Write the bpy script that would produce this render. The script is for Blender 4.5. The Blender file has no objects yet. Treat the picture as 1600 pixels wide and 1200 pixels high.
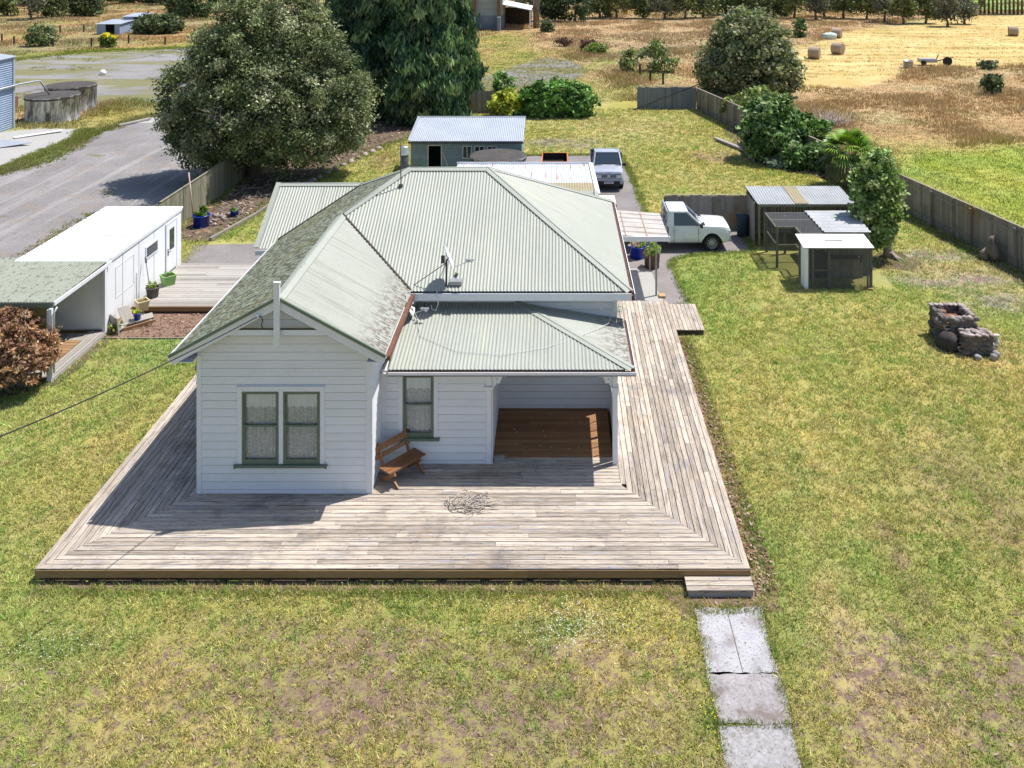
import bpy, bmesh, math, random
import numpy as np
from mathutils import Vector, Matrix
random.seed(7); rng = np.random.default_rng(11)
R = math.radians
sc = bpy.context.scene
# ------------------------------------------------------------------ camera, sky, sun, exposure
F, VX, HY, H = 1395.0, 868.0, -94.0, 14.0      # focal length, vanishing point, horizon (pixels of the 1600 wide photo), eye height
cd = bpy.data.cameras.new('camera'); cam = bpy.data.objects.new('camera', cd); sc.collection.objects.link(cam)
cam.location = (0, 0, H); cam.rotation_euler = (R(90), 0, 0)
cd.sensor_width = 36; cd.lens = 36*F/1600
cd.shift_x = (800-VX)/1600; cd.shift_y = -(600-HY)/1600
cd.clip_start = .5; cd.clip_end = 3000
sc.camera = cam
SUN = Vector((.44, .21, 1.0)).normalized()
el = math.asin(SUN.z); az = math.atan2(SUN.x, SUN.y)
w = bpy.data.worlds.new('World'); sc.world = w; w.use_nodes = True
nt = w.node_tree; bg = nt.nodes['Background']
sky = nt.nodes.new('ShaderNodeTexSky'); sky.sky_type = 'NISHITA'; sky.sun_disc = False
sky.sun_elevation = el; sky.sun_rotation = az; sky.air_density = 1.0; sky.dust_density = 1.0; sky.ozone_density = 1.0
nt.links.new(sky.outputs[0], bg.inputs[0]); bg.inputs[1].default_value = .125
sd = bpy.data.lights.new('sun', 'SUN'); sun = bpy.data.objects.new('sun', sd); sc.collection.objects.link(sun)
sd.energy = 5.0; sd.angle = R(.53); sd.color = (1, .965, .91)
sun.rotation_euler = SUN.to_track_quat('Z', 'Y').to_euler(); sun.location = (0, 0, 60)
sc.view_settings.view_transform = 'Standard'; sc.view_settings.look = 'None'
sc.view_settings.exposure = 0.45; sc.view_settings.gamma = 1
sc.cycles.max_bounces = 6; sc.cycles.transparent_max_bounces = 12

def P(px, py, z=0.0):
    d = (H-z)/(py-HY); return Vector(((px-VX)*d, F*d, z))
def G(pts, z=0.0): return [P(a, b, z) for a, b in pts]
def G2(pts): return [(P(a, b).x, P(a, b).y) for a, b in pts]

# ------------------------------------------------------------------ materials
class NT:
    def __init__(s, name):
        s.m = bpy.data.materials.new(name); s.m.use_nodes = True; s.t = s.m.node_tree
        s.b = s.t.nodes['Principled BSDF']; s.out = s.t.nodes['Material Output']
    def n(s, typ, ins=None, **kw):
        x = s.t.nodes.new('ShaderNode'+typ)
        for k, v in kw.items(): setattr(x, k, v)
        for k, v in (ins or {}).items():
            if hasattr(v, 'is_output') or isinstance(v, bpy.types.NodeSocket): s.t.links.new(v, x.inputs[k])
            else: x.inputs[k].default_value = v
        return x
    def l(s, a, b): s.t.links.new(a, b)
    def coord(s, kind='Object', stretch=(1, 1, 1)):
        c = s.n('TexCoord').outputs[kind]
        if stretch == (1, 1, 1): return c
        return s.n('Mapping', {'Vector': c, 'Scale': stretch}).outputs[0]
    def noise(s, vec, scale, detail=4, rough=.6, dist=0):
        return s.n('TexNoise', {'Vector': vec, 'Scale': scale, 'Detail': detail, 'Roughness': rough, 'Distortion': dist}).outputs[0]
    def math(s, op, a, b=0.0, clamp=False):
        x = s.n('Math', operation=op, use_clamp=clamp)
        for i, v in enumerate((a, b)):
            if isinstance(v, bpy.types.NodeSocket): s.l(v, x.inputs[i])
            else: x.inputs[i].default_value = v
        return x.outputs[0]
    def step(s, v, lo, hi):
        x = s.n('MapRange', interpolation_type='SMOOTHSTEP'); s.l(v, x.inputs[0])
        x.inputs[1].default_value = lo; x.inputs[2].default_value = hi
        return x.outputs[0]
    def ramp(s, fac, cols, pos=None):
        x = s.n('ValToRGB'); e = x.color_ramp.elements
        n = len(cols); pos = pos or [i/(n-1) for i in range(n)]
        while len(e) < n: e.new(.5)
        for i in range(n): e[i].position = pos[i]; e[i].color = (*cols[i], 1)
        s.l(fac, x.inputs[0]); return x.outputs[0]
    def mix(s, fac, a, b, mode='MIX'):
        x = s.n('Mix', data_type='RGBA', blend_type=mode)
        for i, v in ((0, fac), (6, a), (7, b)):
            if isinstance(v, bpy.types.NodeSocket): s.l(v, x.inputs[i])
            elif i == 0: x.inputs[0].default_value = v
            else: x.inputs[i].default_value = (*v, 1)
        return x.outputs[2]

def pal(name, cols, scales=((3, 1, 4),), rnd=0.0, rough=.8, bump=0.0, bscale=20, coord='Object', stretch=(1, 1, 1), metal=0,
        over=(), attr=None, spec=.3, contrast=1.0, trans=0.0, knots=None):
    """base colour from a ramp over weighted noise (+ the per-piece random value), spots and stains laid over it"""
    s = NT(name); v = s.coord(coord, stretch)
    fac = None; tot = sum(a[1] for a in scales)+rnd
    for sca, wt, det in scales:
        f = s.math('MULTIPLY', s.math('SUBTRACT', s.noise(v, sca, det), .5), 2.2*contrast*wt/tot)
        fac = f if fac is None else s.math('ADD', fac, f)
    if rnd:
        a = s.n('Attribute', attribute_name='rnd').outputs['Fac']
        f = s.math('MULTIPLY', s.math('SUBTRACT', a, .5), 1.0*rnd/tot*1.6)
        fac = s.math('ADD', fac, f)
    fac = s.math('ADD', fac, .5, True)
    if attr:
        ac = s.n('Attribute', attribute_name=attr).outputs['Color']
        c = s.mix(1.0, ac, s.ramp(fac, cols), 'MULTIPLY')
    else: c = s.ramp(fac, cols)
    for o in over:
        ov = s.coord(o.get('coord', coord), o.get('stretch', (1, 1, 1)))
        f = s.step(s.noise(ov, o['scale'], o.get('detail', 5), o.get('nr', .65), o.get('dist', 0)), o['lo'], o['hi'])
        if 'mask' in o:
            f2 = s.step(s.noise(s.coord('Object'), o['mask'][0], 3), o['mask'][1], o['mask'][2]); f = s.math('MULTIPLY', f, f2)
        if 'v' in o:
            uv = s.n('SeparateXYZ', {0: s.n('TexCoord').outputs['UV']}).outputs[1]
            f = s.math('MULTIPLY', f, s.step(uv, o['v'][1], o['v'][0]))
        f = s.math('MULTIPLY', f, o.get('amt', 1.0))
        c = s.mix(f, c, o['col'])
    if knots:
        vo = s.n('TexVoronoi', {'Vector': s.coord(coord, knots[1]), 'Scale': knots[0], 'Randomness': 1.0}).outputs[0]
        f = s.math('MULTIPLY', s.step(vo, .15, .05), .8); c = s.mix(f, c, knots[2])
    s.l(c, s.b.inputs['Base Color']); s.b.inputs['Roughness'].default_value = rough
    s.b.inputs['Metallic'].default_value = metal; s.b.inputs['Specular IOR Level'].default_value = spec
    if bump:
        bn = s.n('Bump', {'Height': s.noise(v, bscale, 5), 'Strength': bump, 'Distance': .02}); s.l(bn.outputs[0], s.b.inputs['Normal'])
    if trans:
        t = s.n('BsdfTranslucent'); s.l(c, t.inputs[0]); mx = s.n('MixShader', {0: trans})
        s.l(s.b.outputs[0], mx.inputs[1]); s.l(t.outputs[0], mx.inputs[2]); s.l(mx.outputs[0], s.out.inputs[0])
    return s.m

def leafmat(name, trans=.25, rough=.55, spec=.35):
    s = NT(name); a = s.n('Attribute', attribute_name='Col').outputs['Color']
    s.l(a, s.b.inputs['Base Color']); s.b.inputs['Roughness'].default_value = rough; s.b.inputs['Specular IOR Level'].default_value = spec
    t = s.n('BsdfTranslucent'); s.l(s.mix(1.0, a, (1.0, 1.15, .6), 'MULTIPLY'), t.inputs[0]); mx = s.n('MixShader', {0: trans})
    s.l(s.b.outputs[0], mx.inputs[1]); s.l(t.outputs[0], mx.inputs[2]); s.l(mx.outputs[0], s.out.inputs[0])
    return s.m

WHITE = pal('white_paint', [(.61, .625, .66), (.70, .715, .745)], ((1.2, 1, 5), (9, .5, 5)), rnd=.5, rough=.55, spec=.4,
            over=[dict(col=(.46, .46, .44), scale=1.6, lo=.55, hi=.75, amt=.35, detail=7), dict(col=(.42, .42, .38), scale=7, lo=.62, hi=.78, amt=.4), dict(col=(.25, .22, .17), scale=60, lo=.74, hi=.8, amt=.5)])
GREENP = pal('green_trim_paint', [(.10, .135, .10), (.14, .175, .13)], rough=.5, spec=.4)
_lich = dict(col=(.12, .10, .075), scale=26, lo=.52, hi=.62, stretch=(1, .22, 1), coord='UV', detail=6)
ROOF = pal('pale_green_iron', [(.28, .292, .25), (.35, .362, .315)], ((.5, 1, 4), (6, .6, 5)), rough=.5, spec=.35, coord='UV',
           over=[dict(col=(.2, .2, .15), scale=5, lo=.54, hi=.66, stretch=(2.2, .05, 1), coord='UV', amt=.4), dict(col=(.43, .44, .32), scale=.8, lo=.55, hi=.75, stretch=(1.5, .15, 1), coord='UV', amt=.5),
                 dict(col=(.17, .16, .12), scale=14, lo=.62, hi=.72, coord='UV', v=(.12, .55), amt=.85),
                 dict(col=(.22, .22, .18), scale=9, lo=.7, hi=.78, coord='UV', amt=.5)])
ROOFL = pal('lichen_streaked_iron', [(.28, .292, .25), (.35, .362, .315)], ((.5, 1, 4), (6, .6, 5)), rough=.55, spec=.35, coord='UV',
           over=[dict(col=(.2, .2, .15), scale=5, lo=.52, hi=.64, stretch=(2.5, .05, 1), coord='UV', amt=.5), dict(col=(.13, .105, .08), scale=16, lo=.46, hi=.56, stretch=(1, .3, 1), coord='UV', v=(.2, 1.15), detail=7),
                 dict(col=(.16, .15, .11), scale=9, lo=.68, hi=.74, coord='UV', amt=.6)])
MOSSY = pal('mossy_iron', [(.24, .27, .20), (.34, .37, .28)], ((1, 1, 4), (6, .6, 5)), rough=.85, spec=.1, coord='UV',
           over=[dict(col=(.085, .08, .055), scale=11, lo=.44, hi=.56, stretch=(1, .45, 1), coord='UV', detail=8, nr=.75),
                 dict(col=(.17, .15, .06), scale=1.2, lo=.5, hi=.65, stretch=(1, .25, 1), coord='UV', amt=.45)])
ZINC = pal('zincalume_iron', [(.36, .39, .44), (.50, .53, .58)], ((.6, 1, 3), (5, .5, 5)), rough=.4, metal=.35, coord='UV')
RUSTY = pal('rust_streaked_iron', [(.48, .50, .53), (.62, .63, .65)], ((.8, 1, 3), (7, .5, 5)), rough=.5, metal=.2, coord='UV',
            over=[dict(col=(.33, .13, .05), scale=3.2, lo=.57, hi=.66, stretch=(2.2, .12, 1), coord='UV', amt=.85)])
OLDIRON = pal('weathered_grey_iron', [(.22, .23, .24), (.42, .43, .44)], ((.7, 1, 4), (8, .6, 6)), rough=.65, metal=.15, coord='UV',
            over=[dict(col=(.26, .15, .08), scale=2.4, lo=.62, hi=.72, stretch=(1, .3, 1), coord='UV', amt=.5)])
FIBRO = pal('stained_fibreglass', [(.24, .20, .12), (.36, .31, .2)], ((2, 1, 5), (14, 1, 5)), rough=.7, coord='UV')
DARKG = pal('gutter_rust_brown', [(.06, .035, .025), (.14, .06, .04)], ((3, 1, 5),), rough=.8)
RUSTG = pal('rusty_gutter_red', [(.10, .045, .03), (.19, .09, .06)], ((4, 1, 5),), rough=.8)
BOARD = pal('weathered_deck_timber', [(.11, .09, .078), (.32, .27, .22), (.48, .41, .335), (.63, .56, .48)], ((1.3, .8, 4), (7, 1.5, 7)), rnd=.8,
            rough=.85, coord='UV', stretch=(.35, 7, 1), spec=.15, contrast=1.25,
            over=[dict(col=(.07, .06, .055), scale=3, lo=.55, hi=.62, stretch=(.35, 26, 1), coord='UV', amt=.75, detail=4), dict(col=(.13, .115, .11), scale=.7, lo=.5, hi=.68, coord='Object', amt=.6, detail=8, nr=.7), dict(col=(.12, .105, .10), scale=2.2, lo=.53, hi=.70, stretch=(.5, 5, 1), coord='UV', amt=.75, detail=7),
                  dict(col=(.42, .27, .15), scale=.9, lo=.55, hi=.72, coord='Object', amt=.25), dict(col=(.26, .28, .36), scale=1.7, lo=.56, hi=.66, coord='UV', stretch=(.5, 7, 1), amt=.6)],
            knots=(1.0, (4.2, 10, 1), (.06, .04, .03)))
BOARDG = pal('grey_deck_timber', [(.17, .15, .135), (.31, .285, .26), (.43, .405, .375)], ((1.3, .7, 4), (7, 1, 7)), rnd=.9, rough=.85,
             coord='UV', stretch=(.35, 6, 1), spec=.15, knots=(1.0, (3, 9, 1), (.08, .06, .05)))
STAIN = pal('brown_stained_timber', [(.13, .065, .03), (.27, .14, .065), (.38, .22, .11)], ((1.3, .7, 4), (7, 1, 6)), rnd=.8, rough=.7,
            coord='UV', stretch=(.35, 6, 1))
FASCIA = pal('ochre_fascia_timber', [(.17, .10, .045), (.36, .23, .11)], ((1, 1, 4), (6, .7, 5)), rnd=.5, rough=.8, stretch=(.4, 1, 4))
DARKW = pal('dark_old_timber', [(.03, .025, .02), (.075, .06, .045)], ((4, 1, 5),), rough=.9)
PALING = pal('grey_paling_timber', [(.14, .12, .098), (.255, .225, .185), (.37, .335, .285)], ((1.5, .8, 4), (9, 1, 6)), rnd=1.0, rough=.9, spec=.1,
             stretch=(4, 4, .5), over=[dict(col=(.09, .10, .05), scale=1.3, lo=.52, hi=.7, amt=.5), dict(col=(.3, .17, .06), scale=.5, lo=.6, hi=.7, amt=.6)])
PALG = pal('blue_grey_paling', [(.12, .14, .15), (.2, .225, .235)], ((2, 1, 5),), rnd=.8, rough=.85, stretch=(3, 3, .6))
BENCHW = pal('oiled_bench_timber', [(.09, .04, .018), (.21, .10, .045), (.36, .19, .09)], ((3, 1, 5), (16, .8, 5)), rnd=.5, rough=.5, coord='UV', stretch=(.5, 5, 1))
CONC = pal('lichen_concrete', [(.15, .135, .13), (.29, .275, .275), (.43, .415, .425)], ((1.3, 1, 5), (12, 1.3, 8)), rough=.9, bump=.4, bscale=40,
           over=[dict(col=(.10, .085, .075), scale=14, lo=.53, hi=.62, detail=8, nr=.8, amt=.85),
                 dict(col=(.16, .13, .11), scale=.55, lo=.55, hi=.66, amt=.55, dist=1)])
CONCW = pal('pale_concrete', [(.29, .28, .265), (.38, .37, .35)], ((.4, 1, 4), (6, .8, 6)), rough=.9,
            over=[dict(col=(.25, .2, .14), scale=.5, lo=.62, hi=.72, amt=.5)])
TANK = pal('stained_tank_concrete', [(.10, .085, .08), (.45, .44, .45), (.78, .77, .78)], ((1.3, 1.5, 5), (7, .9, 7)), rough=.9, contrast=2.6,
           stretch=(1.6, 1.6, .35))
TANKTOP = pal('dark_tank_lid', [(.045, .04, .038), (.085, .075, .07)], ((1.5, 1, 5),), rough=.9)
ASPH = pal('old_asphalt', [(.135, .12, .115), (.20, .18, .175), (.27, .245, .24)], ((.5, 1.2, 4), (7, .8, 8)), rough=.95, bump=.3, bscale=60,
           over=[dict(col=(.3, .2, .14), scale=.7, lo=.62, hi=.72, amt=.6), dict(col=(.07, .06, .055), scale=3, lo=.66, hi=.75, amt=.5)])
GRAVEL = pal('grey_gravel', [(.11, .10, .098), (.20, .187, .185), (.33, .315, .315)], ((.3, 1.2, 6), (9, 1.6, 9)), rough=.95, bump=.6, bscale=30,
             over=[dict(col=(.34, .32, .315), scale=.8, lo=.5, hi=.62, stretch=(1.2, .05, 1), amt=.45), dict(col=(.14, .13, .055), scale=.35, lo=.60, hi=.68, amt=.8, detail=8), dict(col=(.10, .08, .07), scale=3, lo=.57, hi=.68, amt=.6), dict(col=(.24, .19, .15), scale=.5, lo=.52, hi=.66, amt=.6, detail=8)])
YARD = pal('weedy_yard_gravel', [(.12, .11, .108), (.21, .2, .197), (.32, .305, .305)], ((.12, 1, 5), (4, 1.2, 9)), rough=.95, bump=.5, bscale=20,
             over=[dict(col=(.16, .15, .055), scale=.16, lo=.44, hi=.55, amt=.9, detail=9, stretch=(.5, 1.6, 1)), dict(col=(.11, .08, .05), scale=.5, lo=.62, hi=.7, amt=.6)])
BARK = pal('bark_mulch', [(.09, .05, .035), (.2, .125, .09), (.32, .22, .17)], ((2, .7, 5), (26, 1.3, 6)), rough=1, bump=.8, bscale=40)
SOIL = pal('dry_garden_soil', [(.05, .035, .026), (.12, .085, .06), (.2, .15, .11)], ((1.4, 1, 6), (16, 1, 7)), rough=1, bump=.8, bscale=30)
CABIN = pal('white_cabin_paint', [(.70, .71, .73), (.79, .80, .81)], ((.8, 1, 4),), rough=.5, spec=.4, over=[dict(col=(.48, .46, .42), scale=3, lo=.56, hi=.72, stretch=(1, 1, .15), amt=.45)])
CREAMW = pal('off_white_paint', [(.5, .49, .44), (.64, .63, .58)], ((2, 1, 5),), rough=.7)
POLY = pal('yellowed_corrugated_plastic', [(.19, .17, .06), (.30, .27, .11)], ((2, 1, 4),), rough=.5, trans=.35)
WOODW = pal('raw_plywood', [(.35, .2, .1), (.48, .3, .16)], ((3, 1, 4),), rough=.8)
STONE = pal('sooty_stone', [(.05, .042, .038), (.13, .11, .095), (.24, .21, .185)], ((3, 1, 6), (14, 1, 7)), rnd=.8, rough=.9, bump=.8, bscale=12)
STONEL = pal('pale_cap_stone', [(.21, .17, .155), (.38, .32, .30)], ((4, 1, 6),), rnd=.9, rough=.9, bump=.6, bscale=14,
             over=[dict(col=(.3, .13, .07), scale=2.5, lo=.58, hi=.64, amt=.7)])
RUSTM = pal('rusted_steel', [(.13, .055, .035), (.26, .12, .08)], ((5, 1, 6),), rough=.9)
BLACK = pal('black_plastic', [(.012, .012, .013), (.025, .025, .027)], rough=.5)
RUBBER = pal('tyre_rubber', [(.02, .02, .02), (.035, .034, .033)], ((8, 1, 4),), rough=.85)
STEEL = pal('painted_steel_grey', [(.3, .31, .33), (.42, .43, .45)], ((4, 1, 4),), rough=.4, metal=.5)
GALV = pal('galvanised_steel', [(.42, .44, .46), (.55, .57, .6)], ((5, 1, 4),), rough=.4, metal=.6)
GREYP = pal('grey_post_paint', [(.22, .24, .21), (.30, .32, .28)], ((5, 1, 4),), rough=.6)
DISH = pal('pale_dish_enamel', [(.55, .55, .56), (.66, .66, .68)], ((5, 1, 4),), rough=.4)
MASTM = pal('dark_mast_steel', [(.05, .055, .07), (.1, .1, .11)], ((5, 1, 4),), rough=.5, metal=.4)
BLUEP = pal('cobalt_blue_glaze', [(.006, .022, .26), (.012, .045, .42)], ((6, 1, 4),), rough=.25, spec=.6)
BROWNP = pal('brown_clay_pot', [(.11, .055, .045), (.17, .09, .07)], ((6, 1, 4),), rough=.6)
CREAMP = pal('cream_plastic', [(.58, .48, .25), (.66, .56, .32)], rough=.6)
LIMEP = pal('lime_plastic', [(.2, .36, .1), (.26, .44, .14)], rough=.6)
GREYPOT = pal('dark_grey_pot', [(.07, .06, .06), (.11, .1, .1)], rough=.7)
ORANGE = pal('orange_paint', [(.55, .12, .015), (.68, .18, .03)], ((5, 1, 4),), rough=.5)
TRUNK = pal('tree_bark', [(.06, .045, .035), (.16, .125, .095), (.24, .2, .16)], ((3, 1, 6), (14, .8, 6)), rough=.95, bump=.8, stretch=(1, 1, .3))
TRUNKP = pal('pale_bark', [(.22, .18, .14), (.4, .35, .29)], ((5, 1, 6),), rough=.95, bump=.8, stretch=(1, 1, .3))
TWIG = pal('dead_twig', [(.32, .27, .23), (.52, .47, .42)], ((5, 1, 5),), rough=.95)
STRAW = pal('hay_bale_straw', [(.22, .15, .09), (.38, .28, .18)], ((3, 1, 6), (20, 1, 6)), rough=1, bump=1, bscale=12)
NETW = pal('bale_net_wrap', [(.26, .19, .13), (.42, .34, .26)], ((3, 1, 6), (16, .7, 5)), rough=.8)
GREYW = pal('green_grey_weatherboard', [(.16, .21, .22), (.26, .32, .33)], ((1, 1, 5), (7, .6, 5)), rnd=.6, rough=.8,
            over=[dict(col=(.13, .22, .16), scale=1, lo=.52, hi=.62, amt=.6)])
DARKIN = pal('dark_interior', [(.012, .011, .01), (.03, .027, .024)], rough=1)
BLUEGREY = pal('blue_grey_cladding', [(.2, .27, .38), (.3, .37, .48)], ((.5, 1, 3),), rough=.5)
LATT = pal('lattice_timber', [(.12, .11, .1), (.26, .24, .22)], ((6, 1, 4),), rnd=.8, rough=.9)
COOPW = pal('mossy_coop_timber', [(.10, .10, .06), (.20, .19, .13), (.3, .28, .2)], ((2, 1, 5), (10, .6, 5)), rnd=.8, rough=.9, stretch=(3, 3, .6))
LEAF = leafmat('leaf'); LEAFD = leafmat('dark_leaf', .18, .62, .25); GRASSM = leafmat('grass_blade', .3, .8, .1); STRAWM = leafmat('dry_stalk', .2, .9, .05)

def carpaint(name, col):
    s = NT(name); s.b.inputs['Base Color'].default_value = (*col, 1); s.b.inputs['Roughness'].default_value = .32
    s.b.inputs['Coat Weight'].default_value = .6; s.b.inputs['Coat Roughness'].default_value = .08
    n = s.n('Mix', data_type='RGBA'); s.l(s.step(s.noise(s.coord(), 2.5, 5), .45, .8), n.inputs[0])
    n.inputs[6].default_value = (*col, 1); n.inputs[7].default_value = (*[c*.8 for c in col], 1); s.l(n.outputs[2], s.b.inputs['Base Color'])
    return s.m
CWHITE = carpaint('white_car_paint', (.72, .735, .745)); CSILVER = carpaint('silver_car_paint', (.36, .38, .44))
def glassmat(name, col=(.02, .025, .03), rough=.04):
    s = NT(name); s.b.inputs['Base Color'].default_value = (*col, 1); s.b.inputs['Roughness'].default_value = rough
    s.b.inputs['Specular IOR Level'].default_value = .8; return s.m
CGLASS = glassmat('tinted_car_glass', (.02, .035, .05))
def winglass():
    s = NT('window_glass'); g = s.n('BsdfGlossy', {'Roughness': .02, 'Color': (.9, .95, 1, 1)}); t = s.n('BsdfTransparent', {'Color': (.99, 1, 1, 1)})
    fr = s.n('Fresnel', {'IOR': 1.5}).outputs[0]; mx = s.n('MixShader', {0: fr}); s.l(t.outputs[0], mx.inputs[1]); s.l(g.outputs[0], mx.inputs[2])
    s.l(mx.outputs[0], s.out.inputs[0]); return s.m
WGLASS = winglass()
def lace(name, lo, hi, col=(.75, .76, .78)):
    s = NT(name); v = s.coord('Object'); s.b.inputs['Base Color'].default_value = (*col, 1); s.b.inputs['Roughness'].default_value = .9
    f = s.step(s.noise(s.coord('Object', (1, 1, .8)), 75, 4), lo, hi); t = s.n('BsdfTransparent'); mx = s.n('MixShader')
    fold = s.step(s.noise(s.coord('Object', (30, 1, .6)), 1, 2), .35, .65); f = s.math('MAXIMUM', s.math('MULTIPLY', f, .85), s.math('MULTIPLY', fold, .55))
    s.l(f, mx.inputs[0]); s.l(t.outputs[0], mx.inputs[1]); s.l(s.b.outputs[0], mx.inputs[2]); s.l(mx.outputs[0], s.out.inputs[0]); return s.m
LACE = lace('lace_curtain', .34, .58, (.92, .93, .95)); VALANCE = lace('thick_lace', .05, .3, (.95, .95, .97))
def meshscreen():
    s = NT('wire_netting'); s.b.inputs['Base Color'].default_value = (.09, .09, .1, 1); s.b.inputs['Roughness'].default_value = .8
    t = s.n('BsdfTransparent'); mx = s.n('MixShader', {0: .42}); s.l(t.outputs[0], mx.inputs[1]); s.l(s.b.outputs[0], mx.inputs[2]); s.l(mx.outputs[0], s.out.inputs[0]); return s.m
NETM = meshscreen()
def ground_mat():
    s = NT('ground_grass'); v = s.coord('Object'); c = s.n('Attribute', attribute_name='Col').outputs['Color']
    bare = s.n('Attribute', attribute_name='bare').outputs['Fac']
    n1 = s.noise(v, 1.1, 6); n2 = s.noise(v, 9, 8, .75); n3 = s.noise(v, .25, 5)
    f = s.math('ADD', s.math('ADD', s.math('MULTIPLY', n1, .45), s.math('MULTIPLY', n2, .5)), s.math('MULTIPLY', n3, .35))
    m = s.ramp(f, [(.40, .50, .42), (.85, .92, .8), (1.15, 1.1, 1.0), (1.85, 1.6, 1.6)], [.35, .58, .72, .95])
    c2 = s.mix(1.0, c, m, 'MULTIPLY')
    dirt = s.ramp(s.noise(v, 14, 8, .7), [(.10, .065, .05), (.24, .16, .125), (.36, .26, .22)], [.3, .5, .75])
    fb = s.step(s.math('ADD', s.math('MULTIPLY', s.math('SUBTRACT', s.noise(v, 4.5, 9, .8), .5), 2.3), s.math('MULTIPLY', bare, 1.15)), .16, .40)
    s.l(s.mix(fb, c2, dirt), s.b.inputs['Base Color']); s.b.inputs['Roughness'].default_value = 1; s.b.inputs['Specular IOR Level'].default_value = .05
    bn = s.n('Bump', {'Height': s.noise(v, 16, 9, .8), 'Strength': .9, 'Distance': .06}); s.l(bn.outputs[0], s.b.inputs['Normal'])
    return s.m

# ------------------------------------------------------------------ mesh helpers
ORG = {}
def link(o): sc.collection.objects.link(o)
def tag(o, label=None, cat=None, group=None, kind=None):
    if label: o['label'] = label
    if cat: o['category'] = cat
    if group: o['group'] = group
    if kind: o['kind'] = kind
    return o
def thing(name, label, cat, loc=(0, 0, 0), rz=0, group=None, local=False):
    o = bpy.data.objects.new(name, None); link(o); o.location = loc; o.rotation_euler = (0, 0, rz); o.empty_display_size = .2
    ORG[o.name] = Vector((0, 0, 0)) if local else Vector(loc)
    return tag(o, label, cat, group)
def copy_tree(o, parent=None):
    c = o.copy(); link(c); c.parent = parent
    for ch in o.children: copy_tree(ch, c)
    return c

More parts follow.
